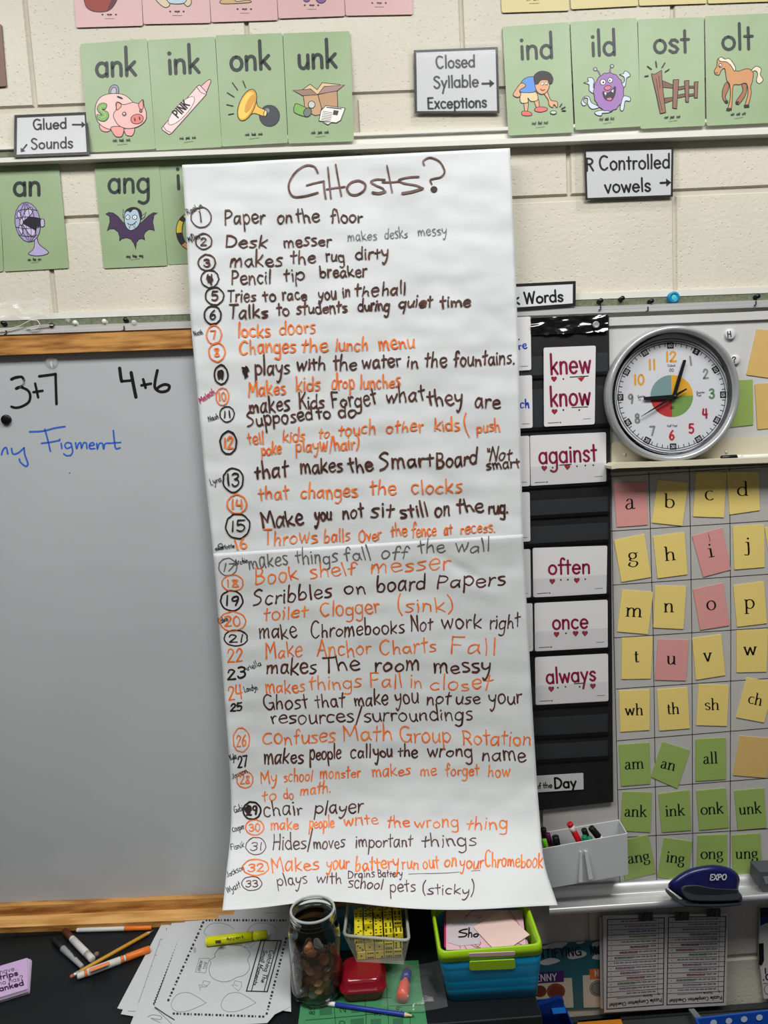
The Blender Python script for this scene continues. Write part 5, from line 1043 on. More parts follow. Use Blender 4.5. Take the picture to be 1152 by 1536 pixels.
mb.add(V, [(0, 1, 5, 4), (1, 2, 6, 5), (2, 3, 7, 6), (3, 0, 4, 7), (4, 5, 6, 7), (8, 12, 13, 9), (9, 13, 14, 10), (10, 14, 15, 11), (11, 15, 12, 8), (12, 15, 14, 13), (0, 8, 9, 1), (1, 9, 10, 2), (2, 10, 11, 3), (3, 11, 8, 0)], BW); mb.build('bin_body', bn, bevel=.0012)
kb = crop(800, 1200, 7.68)
mb = MB()
for q in ([(540, 600), (560, 598), (568, 945), (525, 950)], [(588, 590), (628, 600), (690, 910), (640, 920)]): slab(mb, wallmap(o2+.0035), Q(kb, *q), .006, BW)
mb.build('front_rib', bn, bevel=.002)
def stick(name, label, pt, pb, r, cols, group='markers in the white bin', cat='marker'):
    return pen(name, label, pt, pb, r, cols, cat, group)
GRNP = M((16, 120, 80), .35); REDP = M((188, 20, 34), .35); PURP = M((84, 26, 60), .35); LIM = M((120, 196, 40), .35); NV = M((20, 20, 28), .35)
def inbin(px, py, off, dx, dz, L, r, cap, body, lb, endc=None, dy=0.0):
    A = W(px, py, off); d = Vector((dx, dy, -dz)).normalized()
    pt = [(0, .38, 'cap', cap, 1.0, 1.08), (.38, 1, 'barrel', body, .98, .95)]
    if endc: pt = [(0, .10, 'cap_end', endc[0], 1.0, 1.0), (.10, .26, 'collar', endc[1], 1.02, 1.02), (.26, 1, 'barrel', body, 1.0, 1.0)]
    return stick('marker', lb, A, A+d*L, r, pt)
inbin(854, 1234.5, .045, .42, .9, .075, .0062, REDP, REDP, 'red marker standing up in the white bin', (REDP, M((220, 200, 196), .4)))
inbin(875.5, 1243.5, .036, .32, .95, .070, .0060, BLK, BLK, 'black capped marker behind the green cap in the white bin')
inbin(886, 1241, .040, .55, .75, .070, .0066, BLK, WH, 'white marker with a black cap leaning right in the white bin')
inbin(876, 1254, .058, .25, .95, .055, .0056, GRNP, GRNP, 'green capped marker in the white bin beside the red one')
inbin(884, 1255.5, .060, .2, .95, .055, .0052, GRNP, GRNP, 'green capped marker lying lower right of its twin in the bin')
inbin(833, 1254, .056, .12, .95, .060, .0072, NV, NV, 'thick black marker at the left of the white bin')
inbin(821, 1250, .046, .2, .95, .060, .0056, PURP, PURP, 'dark plum marker at the left of the white bin')
inbin(815, 1242, .036, .1, .95, .06, .0056, BLK, BLK, 'black marker rising next to the poster edge in the bin')
inbin(816, 1259, .062, .2, .95, .05, .0050, LIM, LIM, 'lime green marker by the poster edge in the bin')
eramap = lambda off: wallmap(off+.03)
# eraser on the tray
ke = crop(990, 1280, 7.111)
er = empty('board_eraser', W(1058, 1360, .08), 'rounded dark blue board eraser resting on the metal tray', 'eraser')
def loft(mb, outline, offs, m, fm_of):
    """rounded solid: outline (px) inset towards its centroid on successive planes"""
    n = len(outline); c = Vector((sum(p[0] for p in outline)/n, sum(p[1] for p in outline)/n)); rings = []
    for off, k in offs: rings.append([fm_of(off)(c.x+(p[0]-c.x)*k[0], c.y+(p[1]-c.y)*k[1]) for p in outline])
    vs = [v for r in rings for v in r]; fs = []
    for i in range(len(rings)-1):
        for j in range(n): fs.append((i*n+j, i*n+(j+1) % n, (i+1)*n+(j+1) % n, (i+1)*n+j))
    mb.add(vs, fs, m, True); mb.add(rings[0], [tuple(range(n))], m, True); mb.add(rings[-1], [tuple(range(n))[::-1]], m, True)
dome = smoothpts(Q(ke, (82, 345), (180, 240), (330, 160), (540, 122), (700, 140), (800, 190), (848, 260), (845, 330), (835, 400), (870, 440), (878, 485), (845, 520), (600, 535), (330, 520), (180, 440)), True, 4)
NAV = M((20, 22, 84), .28, name='navy_plastic', spec=.5); GRE = M((58, 64, 68), .6, name='grey_grip')
rd = [(.024, (.86, .78)), (.030, (.95, .92)), (.038, (1, 1)), (.056, (1, 1)), (.066, (.97, .96)), (.072, (.90, .87)), (.0745, (.80, .72))]
mb = MB(); loft(mb, dome, rd, NAV, eramap); mb.build('shell', er)
grip = smoothpts(Q(ke, (225, 390), (260, 345), (400, 340), (560, 370), (700, 380), (830, 385), (840, 425), (865, 450), (840, 500), (600, 512), (340, 505), (260, 460)), True, 4)
mb = MB(); loft(mb, grip, [(.066, (1, 1)), (.0755, (1, 1)), (.0765, (.96, .9))], GRE, eramap); mb.build('grip_panel', er)
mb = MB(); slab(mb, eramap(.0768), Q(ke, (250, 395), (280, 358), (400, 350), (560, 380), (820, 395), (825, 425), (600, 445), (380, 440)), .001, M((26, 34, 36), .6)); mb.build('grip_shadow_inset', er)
felt = smoothpts(Q(ke, (52, 375), (110, 405), (250, 520), (350, 545), (600, 548), (850, 530), (845, 555), (620, 575), (350, 570), (240, 555), (110, 455)), True, 4)
mb = MB(); loft(mb, felt, [(.026, (1, 1)), (.070, (1, 1)), (.072, (.98, .8))], M((64, 66, 72), .8), eramap); mb.build('felt_pad', er)
fmE = eramap(.0775)
mb = MB(); word(mb, fmE, 'EXPO', *ke((532, 285)), *ke((706, 282)), 4.6, 1.7, M((214, 214, 220), .4), slant=.14, h=.0); mb.build('printed_brand', er)
mb = MB(); q = Q(ke, (1070, 200), (1300, 190), (1320, 440), (1150, 470), (1065, 350)); slab(mb, wallmap(.065), q, .04, M((72, 76, 82), .6)); slab(mb, wallmap(.066), Q(ke, (1100, 250), (1300, 245), (1300, 300), (1130, 330)), .03, M((120, 124, 128), .5))
mb.build('board_eraser', label='grey block eraser cut by the right edge on the metal tray', cat='eraser', bevel=.003)
# ---------------------------------------------------------------- things on the desk
kd = crop(0, 1320, 4.608); kp2 = crop(170, 1330, 4.267); kj = crop(410, 1330, 4.8); kbx = crop(620, 1330, 4.8)
def lying(name, label, a, b, r, parts, cat='marker', group=None, z=DESK, n=18, dz=0.0):
    A = T(*a, z+r); B = T(*b, z+r+dz); return pen(name, label, A, B, r, parts, cat, group, n=n)
ORP = M((214, 112, 36), .35); BRP = M((74, 38, 24), .4); GYB = M((150, 152, 154), .35); MG = 'felt markers lying on the black desk'
WHB = M((196, 194, 190), .35)
lying('felt_marker', 'slim white marker with an orange cap lying along the oak tray', kd((530, 347)), kd((1048, 330)), .0044, [(0, .04, 'end_plug', WHB, .9, .95), (.04, .64, 'barrel', WHB, .98, .98), (.64, 1, 'cap', ORP, 1.05, 1.0)], group=MG)
t = lying('felt_marker', 'white marker with a brown cap lying beside the black permanent marker', kd((445, 352)), kd((640, 550)), .0066, [(0, .27, 'cap', BRP, .92, 1.02), (.27, .32, 'collar', WHB, .9, .9), (.32, .80, 'barrel', WHB, 1, 1), (.80, .86, 'band', M((150, 140, 130), .4), 1.01, 1.01), (.86, 1, 'end_plug', WHB, 1.0, .96)], group=MG)
t = lying('permanent_marker', 'grey barrelled permanent marker with a black cap on the desk', kd((368, 410)), kd((568, 600)), .0060, [(0, .34, 'cap', BLK, .85, 1.0), (.34, 1, 'barrel', GYB, 1.0, .68)], group=MG)
def barrelprint(par, p0, p1, side, r, txt, rgb, w=1.2, xh=3.0, z=DESK):
    fm2 = deskmap(z+2*r+.0006); mb = MB(); word(mb, fm2, txt, *p0, *p1, xh, w, M(rgb, .5), h=0.0); return mb.build('printed_mark', par)
barrelprint(t, kd((462, 480)), kd((520, 535)), 0, .0060*.85, 'Fine', (30, 30, 30), 1.1, 2.8)
YP = M((186, 138, 40), .4)
lying('pencil', 'yellow pencil lying between the orange capped markers', kd((1066, 345)), kd((485, 672)), .0036, [(0, .045, 'point', M((90, 84, 78), .5), .12, .45), (.045, .09, 'wood_cone', M((190, 160, 120), .6), .45, .95), (.09, .90, 'barrel', YP, 1, 1), (.90, .965, 'ferrule', M((180, 180, 176), .3, metal=.6), 1.0, 1.0), (.965, 1, 'eraser_tip', M((170, 90, 84), .7), .95, .9)], cat='pencil', n=6, dz=.0045)
t = lying('felt_marker', 'thick white marker with orange cap and orange bands lying over the pencil', kd((1036, 477)), kd((532, 668)), .0068, [(0, .34, 'cap', ORP, .96, 1.02), (.34, .37, 'collar', WHB, .9, .9), (.37, .41, 'band', ORP, .97, .97), (.41, .87, 'barrel', WHB, 1, 1), (.87, .90, 'band', ORP, .97, .97), (.90, 1, 'end_plug', WHB, .9, .8)], group=MG)
fm2 = deskmap(DESK+.0068*2+.0004); mb = MB(); a0, b0 = kd((625, 622)), kd((748, 576)); 
ribbon(mb, fm2, [a0, b0], 5.0, M((214, 130, 84), .5), 0.0); mb.build('printed_label', t)
mb = MB(); a = T(*kd((668, 520)), DESK); mb.lathe([(0, .006), (.004, .005), (.005, .002), (.0045, 0)], M((120, 96, 92), .8), a, 8); mb.build('eraser_crumb', label='small worn eraser piece behind the brown marker', cat='eraser')
# lilac question cards
LIL = M((188, 160, 200), .4); EDG = M((70, 66, 72), .5); 
fs_ = [(0, 14), (1.5, 12), (3.2, 15), (4.6, 10)]
for i in range(5):
    z = DESK+.0010+i*.0024; dxo, dyo = [(6.5, 6), (5.0, 3), (4.6, 3.4), (2, 1.5), (0, 0)][i]
    q = [(-45+dxo, 1462+dyo*.6), (41.5+dxo, 1436.5+dyo*.6), (41.5+dxo*.5, 1483+dyo), (-40+dxo*.5, 1508+dyo)]
    mb = MB(); slab(mb, deskmap(z), q, .0018 if i < 4 else .0016, LIL if i in (4, 2) else M((196, 190, 200), .4), round_=2)
    o = mb.build('question_card', label=['bottom card of the lilac stack at the left edge', 'second lowest card of the lilac stack', 'middle card of the lilac stack', 'second card from the top of the lilac stack', 'lilac card on top of the stack reading strips and anked'][i], cat='card', group='lilac question cards stacked on the desk')
    if i == 4:
        kl = crop(0, 1420, 9.6); fm3 = deskmap(z); mb = MB(); TX = M((52, 34, 62), .5)
        word(mb, fm3, 'I have..', *kl((-60, 410)), *kl((262, 330)), 4.0, .75, TX, h=.0003); word(mb, fm3, 'strips', *kl((-70, 490)), *kl((262, 408)), 4.2, 1.9, TX, h=.0003)
        word(mb, fm3, 'who has?', *kl((-90, 572)), *kl((340, 478)), 4.0, .75, TX, h=.0003); word(mb, fm3, 'yanked', *kl((-70, 660)), *kl((345, 550)), 4.2, 2.0, TX, h=.0003); mb.build('printed_words', o)
# worksheets
WP = M((186, 188, 190), .6, name='copy_paper'); PRT = M((40, 40, 44), .6); PRL = M((112, 114, 118), .6)
WSG = 'worksheets fanned out on the desk'
def wsheet(q, z, lb, curl=0.0):
    fm3 = deskmap(z); mb = MB(); slab(mb, fm3, Q(kp2, *q), .0006, WP); return mb.build('worksheet', label=lb, cat='paper', group=WSG), fm3
z = DESK+.0012
o, f0 = wsheet([(310, 238), (760, 300), (620, 900), (25, 778)], z, 'lowest worksheet fanned out furthest left with ragged corner')
o, f0 = wsheet([(318, 246), (770, 290), (640, 915), (48, 815)], z+.0009, 'second lowest worksheet showing a printed box near the pencil')
mb = MB(); L_ = lambda w, m, f, *p: ribbon(mb, f, [kp2(x) for x in p], w, m, .0003)
L_(1.6, PRT, f0, (342, 268), (340, 285), (348, 300)); L_(.6, PRL, f0, (302, 335), (330, 338), (318, 375), (295, 372)); L_(.6, PRL, f0, (302, 335), (160, 745)); L_(.8, M((120, 110, 150), .6), f0, (95, 796), (140, 798)); 
for v in (.25, .42, .58, .75): x, y = 302-142*v, 335+410*v; L_(.6, PRL, f0, (x, y), (x+18, y+1))
mb.build('printed_lines', o)
o, f0 = wsheet([(345, 262), (780, 285), (700, 930), (130, 835)], z+.0018, 'third worksheet from the left of the fan')
o, f0 = wsheet([(378, 222), (900, 235), (800, 960), (105, 890)], z+.0027, 'worksheet with a dark scribbled line down its left margin')
mb = MB(); pts = [(432-.30*(k*14)-.0*k+(5 if k % 2 else -4), 315+k*14) for k in range(32)]; 
pts = [(432-(y-315)*.395+(4 if i % 2 else -4), y) for i, y in enumerate(range(315, 765, 9))]
ribbon(mb, f0, [kp2(p) for p in pts], 1.7, M((36, 34, 60), .6), .0003)
pts = [(392-(y-480)*.46+(3 if i % 2 else -3), y) for i, y in enumerate(range(480, 670, 9))]; ribbon(mb, f0, [kp2(p) for p in pts[:9]], .8, PRL, .0003); ribbon(mb, f0, [kp2(p) for p in pts[11:]], .8, PRL, .0003)
ribbon(mb, f0, smoothpts([kp2(p) for p in ((220, 835), (250, 820), (305, 830), (300, 850), (240, 842), (300, 870))], n=4), .8, PRL, .0003); mb.build('printed_lines', o)
o, f0 = wsheet([(488, 130), (1125, 112), (1138, 800), (420, 700)], z+.0036, 'worksheet at the back with a blue scribble along its top edge')
mb = MB(); pts = [(500+x, 148+x*.03+(6 if i % 2 else -5)) for i, x in enumerate(range(0, 205, 9))]; ribbon(mb, f0, [kp2(p) for p in pts], 1.5, M((48, 46, 84), .6), .0003)
for i in range(9): fill(mb, f0, [kp2(p) for p in ((965+i*15, 168-i*.4), (975+i*15, 168-i*.4), (973+i*15, 177-i*.4), (963+i*15, 177-i*.4))], PRT, .0003)
for y in (695, 715, 735, 755): ribbon(mb, f0, [kp2((1062-(y-695)*.1, y)), kp2((1059-(y-695)*.1, y+12))], 1.4, PRT, .0003)
mb.build('printed_border', o)
o, f0 = wsheet([(470, 190), (1132, 165), (1132, 770), (1035, 815), (985, 872), (405, 905), (262, 768)], z+.0046, 'top worksheet titled Catching the Small Moments under the yellow highlighter')
mb = MB()
def dashes(a, b, n):
    for i in range(n):
        p = Vector(a).lerp(Vector(b), i/n); q = Vector(a).lerp(Vector(b), (i+.62)/n)
        if i % 3 == 2: q = Vector(a).lerp(Vector(b), (i+.3)/n)
        ribbon(mb, f0, [kp2(p), kp2(q)], 3.2, PRT, .0003, cap=False)
dashes((590, 214), (1120, 216), 27); dashes((578, 222), (345, 742), 22); dashes((380, 812), (975, 832), 26); dashes((1108, 325), (978, 828), 22)
for cx_, cy_ in ((700, 268), (978, 268), (485, 740), (805, 740)): ribbon(mb, f0, smoothpts([kp2(p) for p in ((cx_+108, cy_+3), (cx_+60, cy_-30), (cx_-5, cy_-62), (cx_-75, cy_-50), (cx_-115, cy_+10), (cx_-90, cy_+55), (cx_-20, cy_+58), (cx_+60, cy_+28), (cx_+108, cy_+3))][:9] if cy_ > 400 else [kp2(p) for p in ((cx_+74, cy_+4), (cx_+30, cy_-25), (cx_-30, cy_-36), (cx_-85, cy_-25), (cx_-120, cy_+20), (cx_-100, cy_+45))], n=4), .6, PRL, .0003)
cl = [(650, 430), (690, 385), (760, 372), (840, 385), (875, 430), (860, 465), (872, 520), (840, 565), (790, 580), (750, 602), (690, 608), (630, 580), (612, 530), (625, 490), (618, 470), (650, 450)]
ribbon(mb, f0, smoothpts([kp2(p) for p in cl], True, 4), .75, PRL, .0003, closed=True)
for q in ([(945, 345), (1075, 345), (985, 672), (852, 668)],): ribbon(mb, f0, [kp2(p) for p in q], 1.8, PRT, .0003, closed=True)
ribbon(mb, f0, [kp2(p) for p in ((968, 350), (885, 665))], 1.4, PRT, .0003); ribbon(mb, f0, [kp2(p) for p in ((1052, 350), (965, 668))], 1.4, PRT, .0003)
word(mb, f0, 'Catching The', *kp2((1003, 405)), *kp2((945, 612)), 3.4, 1.1, PRT, h=.0003); word(mb, f0, 'Small Moments', *kp2((962, 405)), *kp2((893, 628)), 3.4, 1.1, PRT, h=.0003)
ribbon(mb, f0, [kp2(p) for p in ((550, 460), (615, 458), (590, 552), (525, 545))], .6, PRL, .0003, closed=True); word(mb, f0, 'BIG', *kp2((583, 482)), *kp2((573, 525)), 2.4, .7, PRL, h=.0003); word(mb, f0, 'MOMENT', *kp2((556, 472)), *kp2((537, 538)), 2.2, .7, PRL, h=.0003)
for (x, y, s_) in ((590, 632, -1), (790, 632, 1), (870, 375, 1)):
    if y > 500: q = [(x-12, y-30), (x+30, y-22), (x+12*s_+18, y+8), (x+32*s_, y+8), (x+(-35 if s_ < 0 else 10), y+36), (x+(-42 if s_ < 0 else -34), y-4), (x-22, y)]
    else: q = [(x-35, y+15), (x-10, y-18), (x+2, y-8), (x+30, y-28), (x+35, y-10), (x+8, y+6), (x+15, y+14)]
    ribbon(mb, f0, [kp2(p) for p in q], .6, PRL, .0003, closed=True); ribbon(mb, f0, [kp2((x-14, y-6)), kp2((x+8, y+4))], .5, PRL, .0003)
ribbon(mb, f0, [kp2(p) for p in ((268, 772), (330, 815), (390, 852))], 1.8, M((60, 60, 62), .6), .0003)
for y in (0, 1): pts = [(525-y*8+(3 if i % 2 else -3), 390+i*8) for i in range(5)]; ribbon(mb, f0, [kp2(p) for p in pts], .7, PRL, .0003)
mb.build('printed_worksheet', o)
HL = M((222, 226, 10), .3, name='fluorescent_yellow'); zz = z+.0048
t = lying('highlighter', 'fluorescent yellow highlighter lying on the top worksheet', kp2((592, 352)), kp2((985, 304)), .0085, [(0, .03, 'end_plug', HL, .88, .95), (.03, .75, 'barrel', HL, 1, 1), (.75, .77, 'cap_groove', M((150, 156, 8), .4), .97, .97), (.77, 1, 'cap', HL, 1.0, .86)], cat='highlighter', z=zz)
fm2 = deskmap(zz+.0175); mb = MB(); a, b = kp2((725, 345)), kp2((832, 330))
word(mb, fm2, 'Accent', *a, *b, 2.6, 1.0, M((50, 54, 16), .5), jit=.05, h=0.0); fill(mb, fm2, [kp2(p) for p in ((652, 345), (688, 342), (690, 362), (654, 365))], M((60, 64, 16), .5), 0.0); mb.build('printed_mark', t)
# green number board under the jar
GB = M((62, 128, 84), .5, name='green_card_sheet'); zg = DESK+.0014
q = [kj(p) for p in ((215, 560), (1045, 530), (1062, 700), (1120, 1060), (170, 1060), (195, 860))]; fm3 = deskmap(zg)
mb = MB(); slab(mb, fm3, q, .0008, GB); o = mb.build('number_board', label='green number card ruled in squares lying under the glass jar', cat='card')
mb = MB(); GD = M((20, 52, 34), .6); GK = M((44, 96, 62), .6)
for p in (((435, 790), (850, 800)), ((232, 962), (660, 925)), ((430, 800), (445, 945)), ((815, 700), (830, 1000)), ((660, 800), (668, 930)), ((668, 930), (668, 1000)), ((230, 780), (440, 800)), ((830, 860), (1090, 850)), ((985, 900), (985, 1000)), ((660, 920), (1090, 905)), ((445, 945), (448, 1000))): ribbon(mb, fm3, [kj(x) for x in p], .9, GD, .0003)
for q in ([(335, 860), (420, 856), (424, 920), (332, 926)], [(560, 880), (620, 876), (622, 905), (562, 908)], [(555, 955), (650, 945), (652, 990), (556, 990)], [(700, 955), (775, 950), (776, 990), (700, 990)], [(860, 950), (935, 945), (936, 990), (860, 990)]): fill(mb, fm3, [kj(p) for p in q], GK, .0003)
for tx, a, b in (('85', (298, 922), (298, 862)), ('2', (520, 905), (520, 870)), ('0', (515, 995), (515, 965)), ('33', (770, 930), (770, 885)), ('29', (925, 918), (925, 862))): word(mb, fm3, tx, *kj(a), *kj(b), 4.6, 1.3, GD, h=.0003)
mb.build('printed_numbers', o)
# blue pencil
BP = M((34, 52, 140), .35)
lying('pencil', 'dark blue pencil with white eraser end on the green number card', kj((387, 840)), kj((1018, 932)), .0039, [(0, .095, 'eraser_tip', M((206, 206, 204), .6), 1.05, 1.05), (.095, .885, 'barrel', BP, 1, 1), (.885, .97, 'wood_cone', M((206, 184, 150), .6), .95, .35), (.97, 1, 'point', M((60, 60, 60), .5), .35, .1)], cat='pencil', n=6, z=zg)
# glass jar with coins
GLS = M((226, 232, 230), .03, trans=1.0, ior=1.3, name='jar_glass')
zj = zg+.0003; jb = T(477, 1487, zj); jr = .0445
hz = 1.0
# height so that the rim shows at y=1366
def proj(p): q = p-CAM; return CX+F*q.dot(RT)/q.dot(FW), CY-F*q.dot(UP)/q.dot(FW)
JH = .10
while proj(jb+Vector((0, 0, JH)))[1] > 1363.5: JH += .001
jar = empty('glass_jar', jb, 'clear glass screw top jar half full of coins beside the worksheets', 'jar')
prof = [(0, .004), (jr*.80, .0035), (jr*.86, 0), (jr*.97, .006), (jr, .014), (jr, JH*.70), (jr*.985, JH*.76), (jr*.93, JH*.815), (jr*.865, JH*.85), (jr*.84, JH*.87), (jr*.84, JH*.885), (jr*.90, JH*.893), (jr*.90, JH*.905), (jr*.85, JH*.915), (jr*.85, JH*.93), (jr*.90, JH*.938), (jr*.90, JH*.95), (jr*.85, JH*.96), (jr*.855, JH*.985), (jr*.85, JH), (jr*.80, JH), (jr*.785, JH*.985), (jr*.78, JH*.87), (jr*.93, JH*.76), (jr*.945, JH*.70), (jr*.945, .016), (jr*.90, .009), (0, .008)]
mb = MB(); mb.lathe(prof, GLS, jb, 48); mb.build('glass', jar)
mb = MB(); mb.tube([jb+Vector((jr*.825*cos(2*pi*k/40), jr*.825*sin(2*pi*k/40), JH-.0005)) for k in range(41)], .0022, M((200, 204, 202), .25, alpha=.5), 8, cap=False); mb.build('rim', jar)
CP = [M((120, 74, 48), .42, metal=.5), M((78, 54, 42), .5, metal=.4), M((146, 100, 66), .4, metal=.5), M((120, 118, 114), .4, metal=.6)]
protos = []
for i in range(4):
    mb = MB(); mb.lathe([(0, .0014), (.0078, .0014), (.0080, .0016), (.0092, .0016), (.0095, .0012), (.0095, .0004), (.0092, 0), (0, 0)], CP[i], (0, 0, 0), 20); protos.append(mb)
co = []
def addcoin(i, loc, rot):
    if len([c for c in co if c[1] == i]) == 0:
        o = protos[i].build('coin'); 
    else:
        o = [c[0] for c in co if c[1] == i][0].copy(); S.collection.objects.link(o)
    o.location = loc; o.rotation_euler = rot; props(o, ['copper coin lying in the heap in the glass jar', 'dark tarnished coin in the heap in the glass jar', 'bright copper coin in the heap in the glass jar', 'silver coloured coin in the heap in the glass jar'][i], 'coin', 'coins in the glass jar'); co.append((o, i))
for k in range(130):
    lay = k//13; j = k % 13; zc = .0125+lay*.0070
    if j < 9: a = 2*pi*(j/9)+lay*.35; rr = jr*.945-.0125; tilt_ = R.uniform(-.5, .5)
    else: a = 2*pi*(j/4)+lay; rr = .012; tilt_ = R.uniform(-.3, .3)
    if lay > 6 and sin(a) > .2 and j < 9: continue
    if j < 9:
        aa = a+R.uniform(-.1, .1); rr = jr*.945-.0075; el = R.uniform(-.2, .75)
        nv = Vector((cos(aa)*cos(el), sin(aa)*cos(el), sin(el))); eu = nv.to_track_quat('Z', 'Y').to_euler()
        addcoin(R.choice([0, 0, 1, 2, 1, 3]), jb+Vector((rr*cos(aa), rr*sin(aa), zc+.006)), eu); continue
    addcoin(R.choice([0, 0, 1, 2, 1, 3]), jb+Vector((rr*cos(a), rr*sin(a), zc+R.uniform(0, .002))), (tilt_ if j >= 9 else R.uniform(-.25, .25)+ .5*sin(a)*(1 if R.random() < .5 else -1), R.uniform(-.4, .4), R.uniform(0, 6)))
mb = MB(); nn = jb+Vector((-.012, -.031, .016)); mb.add([nn+Vector(v) for v in ((-.014, 0, 0), (.010, -.004, .004), (.026, .008, .010), (.012, .004, .016), (.002, -.004, .008), (-.004, -.002, .013))], [(0, 1, 4, 5), (1, 2, 3, 4)], M((170, 164, 140), .7)); mb.build('paper_scrap', label='torn pale paper scrap among the coins low in the jar', cat='paper')
# red box with a lid
def rbox(mb, c, levels, m, nseg=5):
    """rounded-square rings: (z, halfx, halfy, corner r)"""
    rings = []
    for z_, hx, hy, r in levels:
        ring = []
        for qx, qy, a0 in ((1, 1, 0), (-1, 1, 90), (-1, -1, 180), (1, -1, 270)):
            for k in range(nseg+1):
                a = math.radians(a0+90*k/nseg); ring.append(c+Vector((qx*(hx-r)+r*cos(a), qy*(hy-r)+r*sin(a), z_)))
        rings.append(ring)
    n = len(rings[0]); vs = [v for r in rings for v in r]; fs = []
    for i in range(len(rings)-1):
        for j in range(n): fs.append((i*n+j, i*n+(j+1) % n, (i+1)*n+(j+1) % n, (i+1)*n+j))
    mb.add(vs, fs, m, True); return rings
RDP = M((126, 14, 28), .22, name='red_plastic'); RDL = M((120, 12, 26), .12, name='red_lid', spec=.7)
rc = T(545, 1483, zg); rc.z = zg+.0004; hx = .0385
rx_ = empty('small_box', rc, 'small red plastic box with a domed lid in front of the dice basket', 'box')
mb = MB(); g_ = rbox(mb, rc, [(0, hx*.80, hx*.74, .012), (.002, hx*.86, hx*.8, .013), (.020, hx*.98, hx*.92, .014)], RDP); mb.add(g_[0], [tuple(range(len(g_[0])))[::-1]], RDP); mb.build('body', rx_)
mb = MB(); g_ = rbox(mb, rc, [(.019, hx*1.02, hx*.96, .015), (.0205, hx*1.04, hx*.98, .015), (.024, hx*1.02, hx*.95, .016), (.026, hx*.94, hx*.88, .016), (.034, hx*.90, hx*.84, .016), (.038, hx*.84, hx*.78, .015), (.0395, hx*.76, hx*.70, .013)], RDL); mb.add(g_[-1], [tuple(range(len(g_[-1])))], RDL); mb.build('lid', rx_)
# teal tub behind
tc_ = T(505, 1420, DESK); tc_.z = DESK+.0004; TLP = M((16, 110, 130), .35)
tt = empty('tub', tc_, 'dark teal plastic tub hidden between the jar and the dice basket', 'tub')
tc_ += Vector((.022, .018, 0)); mb = MB(); TH = zg+.040-DESK-.0004; rbox(mb, tc_, [(.0, .036, .03, .012), (TH*.9, .042, .036, .014), (TH, .0435, .0375, .014), (TH-.001, .0405, .0345, .013), (.004, .034, .028, .01)], TLP); mb.build('tub_wall', tt)
mb = MB(); g_ = rbox(mb, tc_, [(.0045, .034, .028, .01), (.003, .02, .02, .005)], TLP); mb.add(g_[0], [tuple(range(len(g_[0])))], TLP); mb.build('tub_floor', tt)
# dice basket
zb = zg+.0402
PLS = M((206, 206, 190), .25, alpha=.2, name='translucent_plastic', spec=.6)
def at_z(px, py, z_): return T(px, py, z_)
zr = zb
# bottom front edge and rim from the picture
fl, fr = at_z(*kj((600, 540)), zb), at_z(*kj((940, 560)), zb)
BH = .045; zr = zb+BH
rfl, rfr = at_z(*kj((508, 352)), zr), at_z(*kj((978, 388)), zr)
wdt = (fr-fl).length; dep = .088
def yb(p, d): return Vector((p.x+.004*0, p.y+d, p.z))
bl_, br_ = yb(fl, dep), yb(fr, dep); rbl, rbr = yb(rfl, dep+.022)+Vector((.008, 0, 0)), yb(rfr, dep+.022)+Vector((-.0, 0, 0))
bk = empty('dice_basket', (fl+fr)/2, 'clear plastic basket full of yellow dice behind the red box', 'basket')
mb = MB(); V = [fl, fr, br_, bl_, rfl, rfr, rbr, rbl]
mb.add(V, [(0, 1, 2, 3), (0, 1, 5, 4)], PLS); mb.build('front_and_base', bk)
def holed(A, B, C, D, nu, nv, name, skip=0.0):
    """basket wall A,B bottom C,D top with punched windows"""
    mb = MB()
    P4 = lambda u, v: (A*(1-u)+B*u)*(1-v)+(D*(1-u)+C*u)*v
    for i in range(nu):
        for j in range(nv):
            u0, u1, v0, v1 = i/nu, (i+1)/nu, j/nv, (j+1)/nv; du, dv = (u1-u0)*.24, (v1-v0)*.2
            o_ = [(u0, v0), (u1, v0), (u1, v1), (u0, v1)]; n_ = [(u0+du, v0+dv), (u1-du, v0+dv), (u1-du, v1-dv), (u0+du, v1-dv)]
            vs = [P4(*p) for p in o_+n_]; mb.add(vs, [(0, 1, 5, 4), (1, 2, 6, 5), (2, 3, 7, 6), (3, 0, 4, 7)], PLS)
    mb.build(name, bk)
holed(bl_, fl, rfl, rbl, 7, 3, 'left_side'); holed(fr, br_, rbr, rfr, 7, 3, 'right_side'); holed(br_, bl_, rbl, rbr, 6, 3, 'back_wall')
mb = MB(); RIM = M((178, 178, 168), .25, alpha=.7, name='plastic_rim'); 
def rc2(a, b, c): return [a+(b-a).normalized()*-.0+(a-b)*0]
loop = []
cor = [rfl, rfr, rbr, rbl]
for i in range(4):
    a, b, c_ = cor[i-1], cor[i], cor[(i+1) % 4]; u, v = (a-b).normalized()*.010, (c_-b).normalized()*.010
    for k in range(5): tt_ = k/4; loop.append((b+u)*(1-tt_)**2+b*2*tt_*(1-tt_)+(b+v)*tt_*tt_)
loop.append(loop[0]); mb.tube(loop, .0028, RIM, 8, cap=False); mb.build('rim', bk)
DIE = M((206, 190, 34), .35, name='yellow_die'); PIP = M((28, 26, 18), .5); ds = .0152
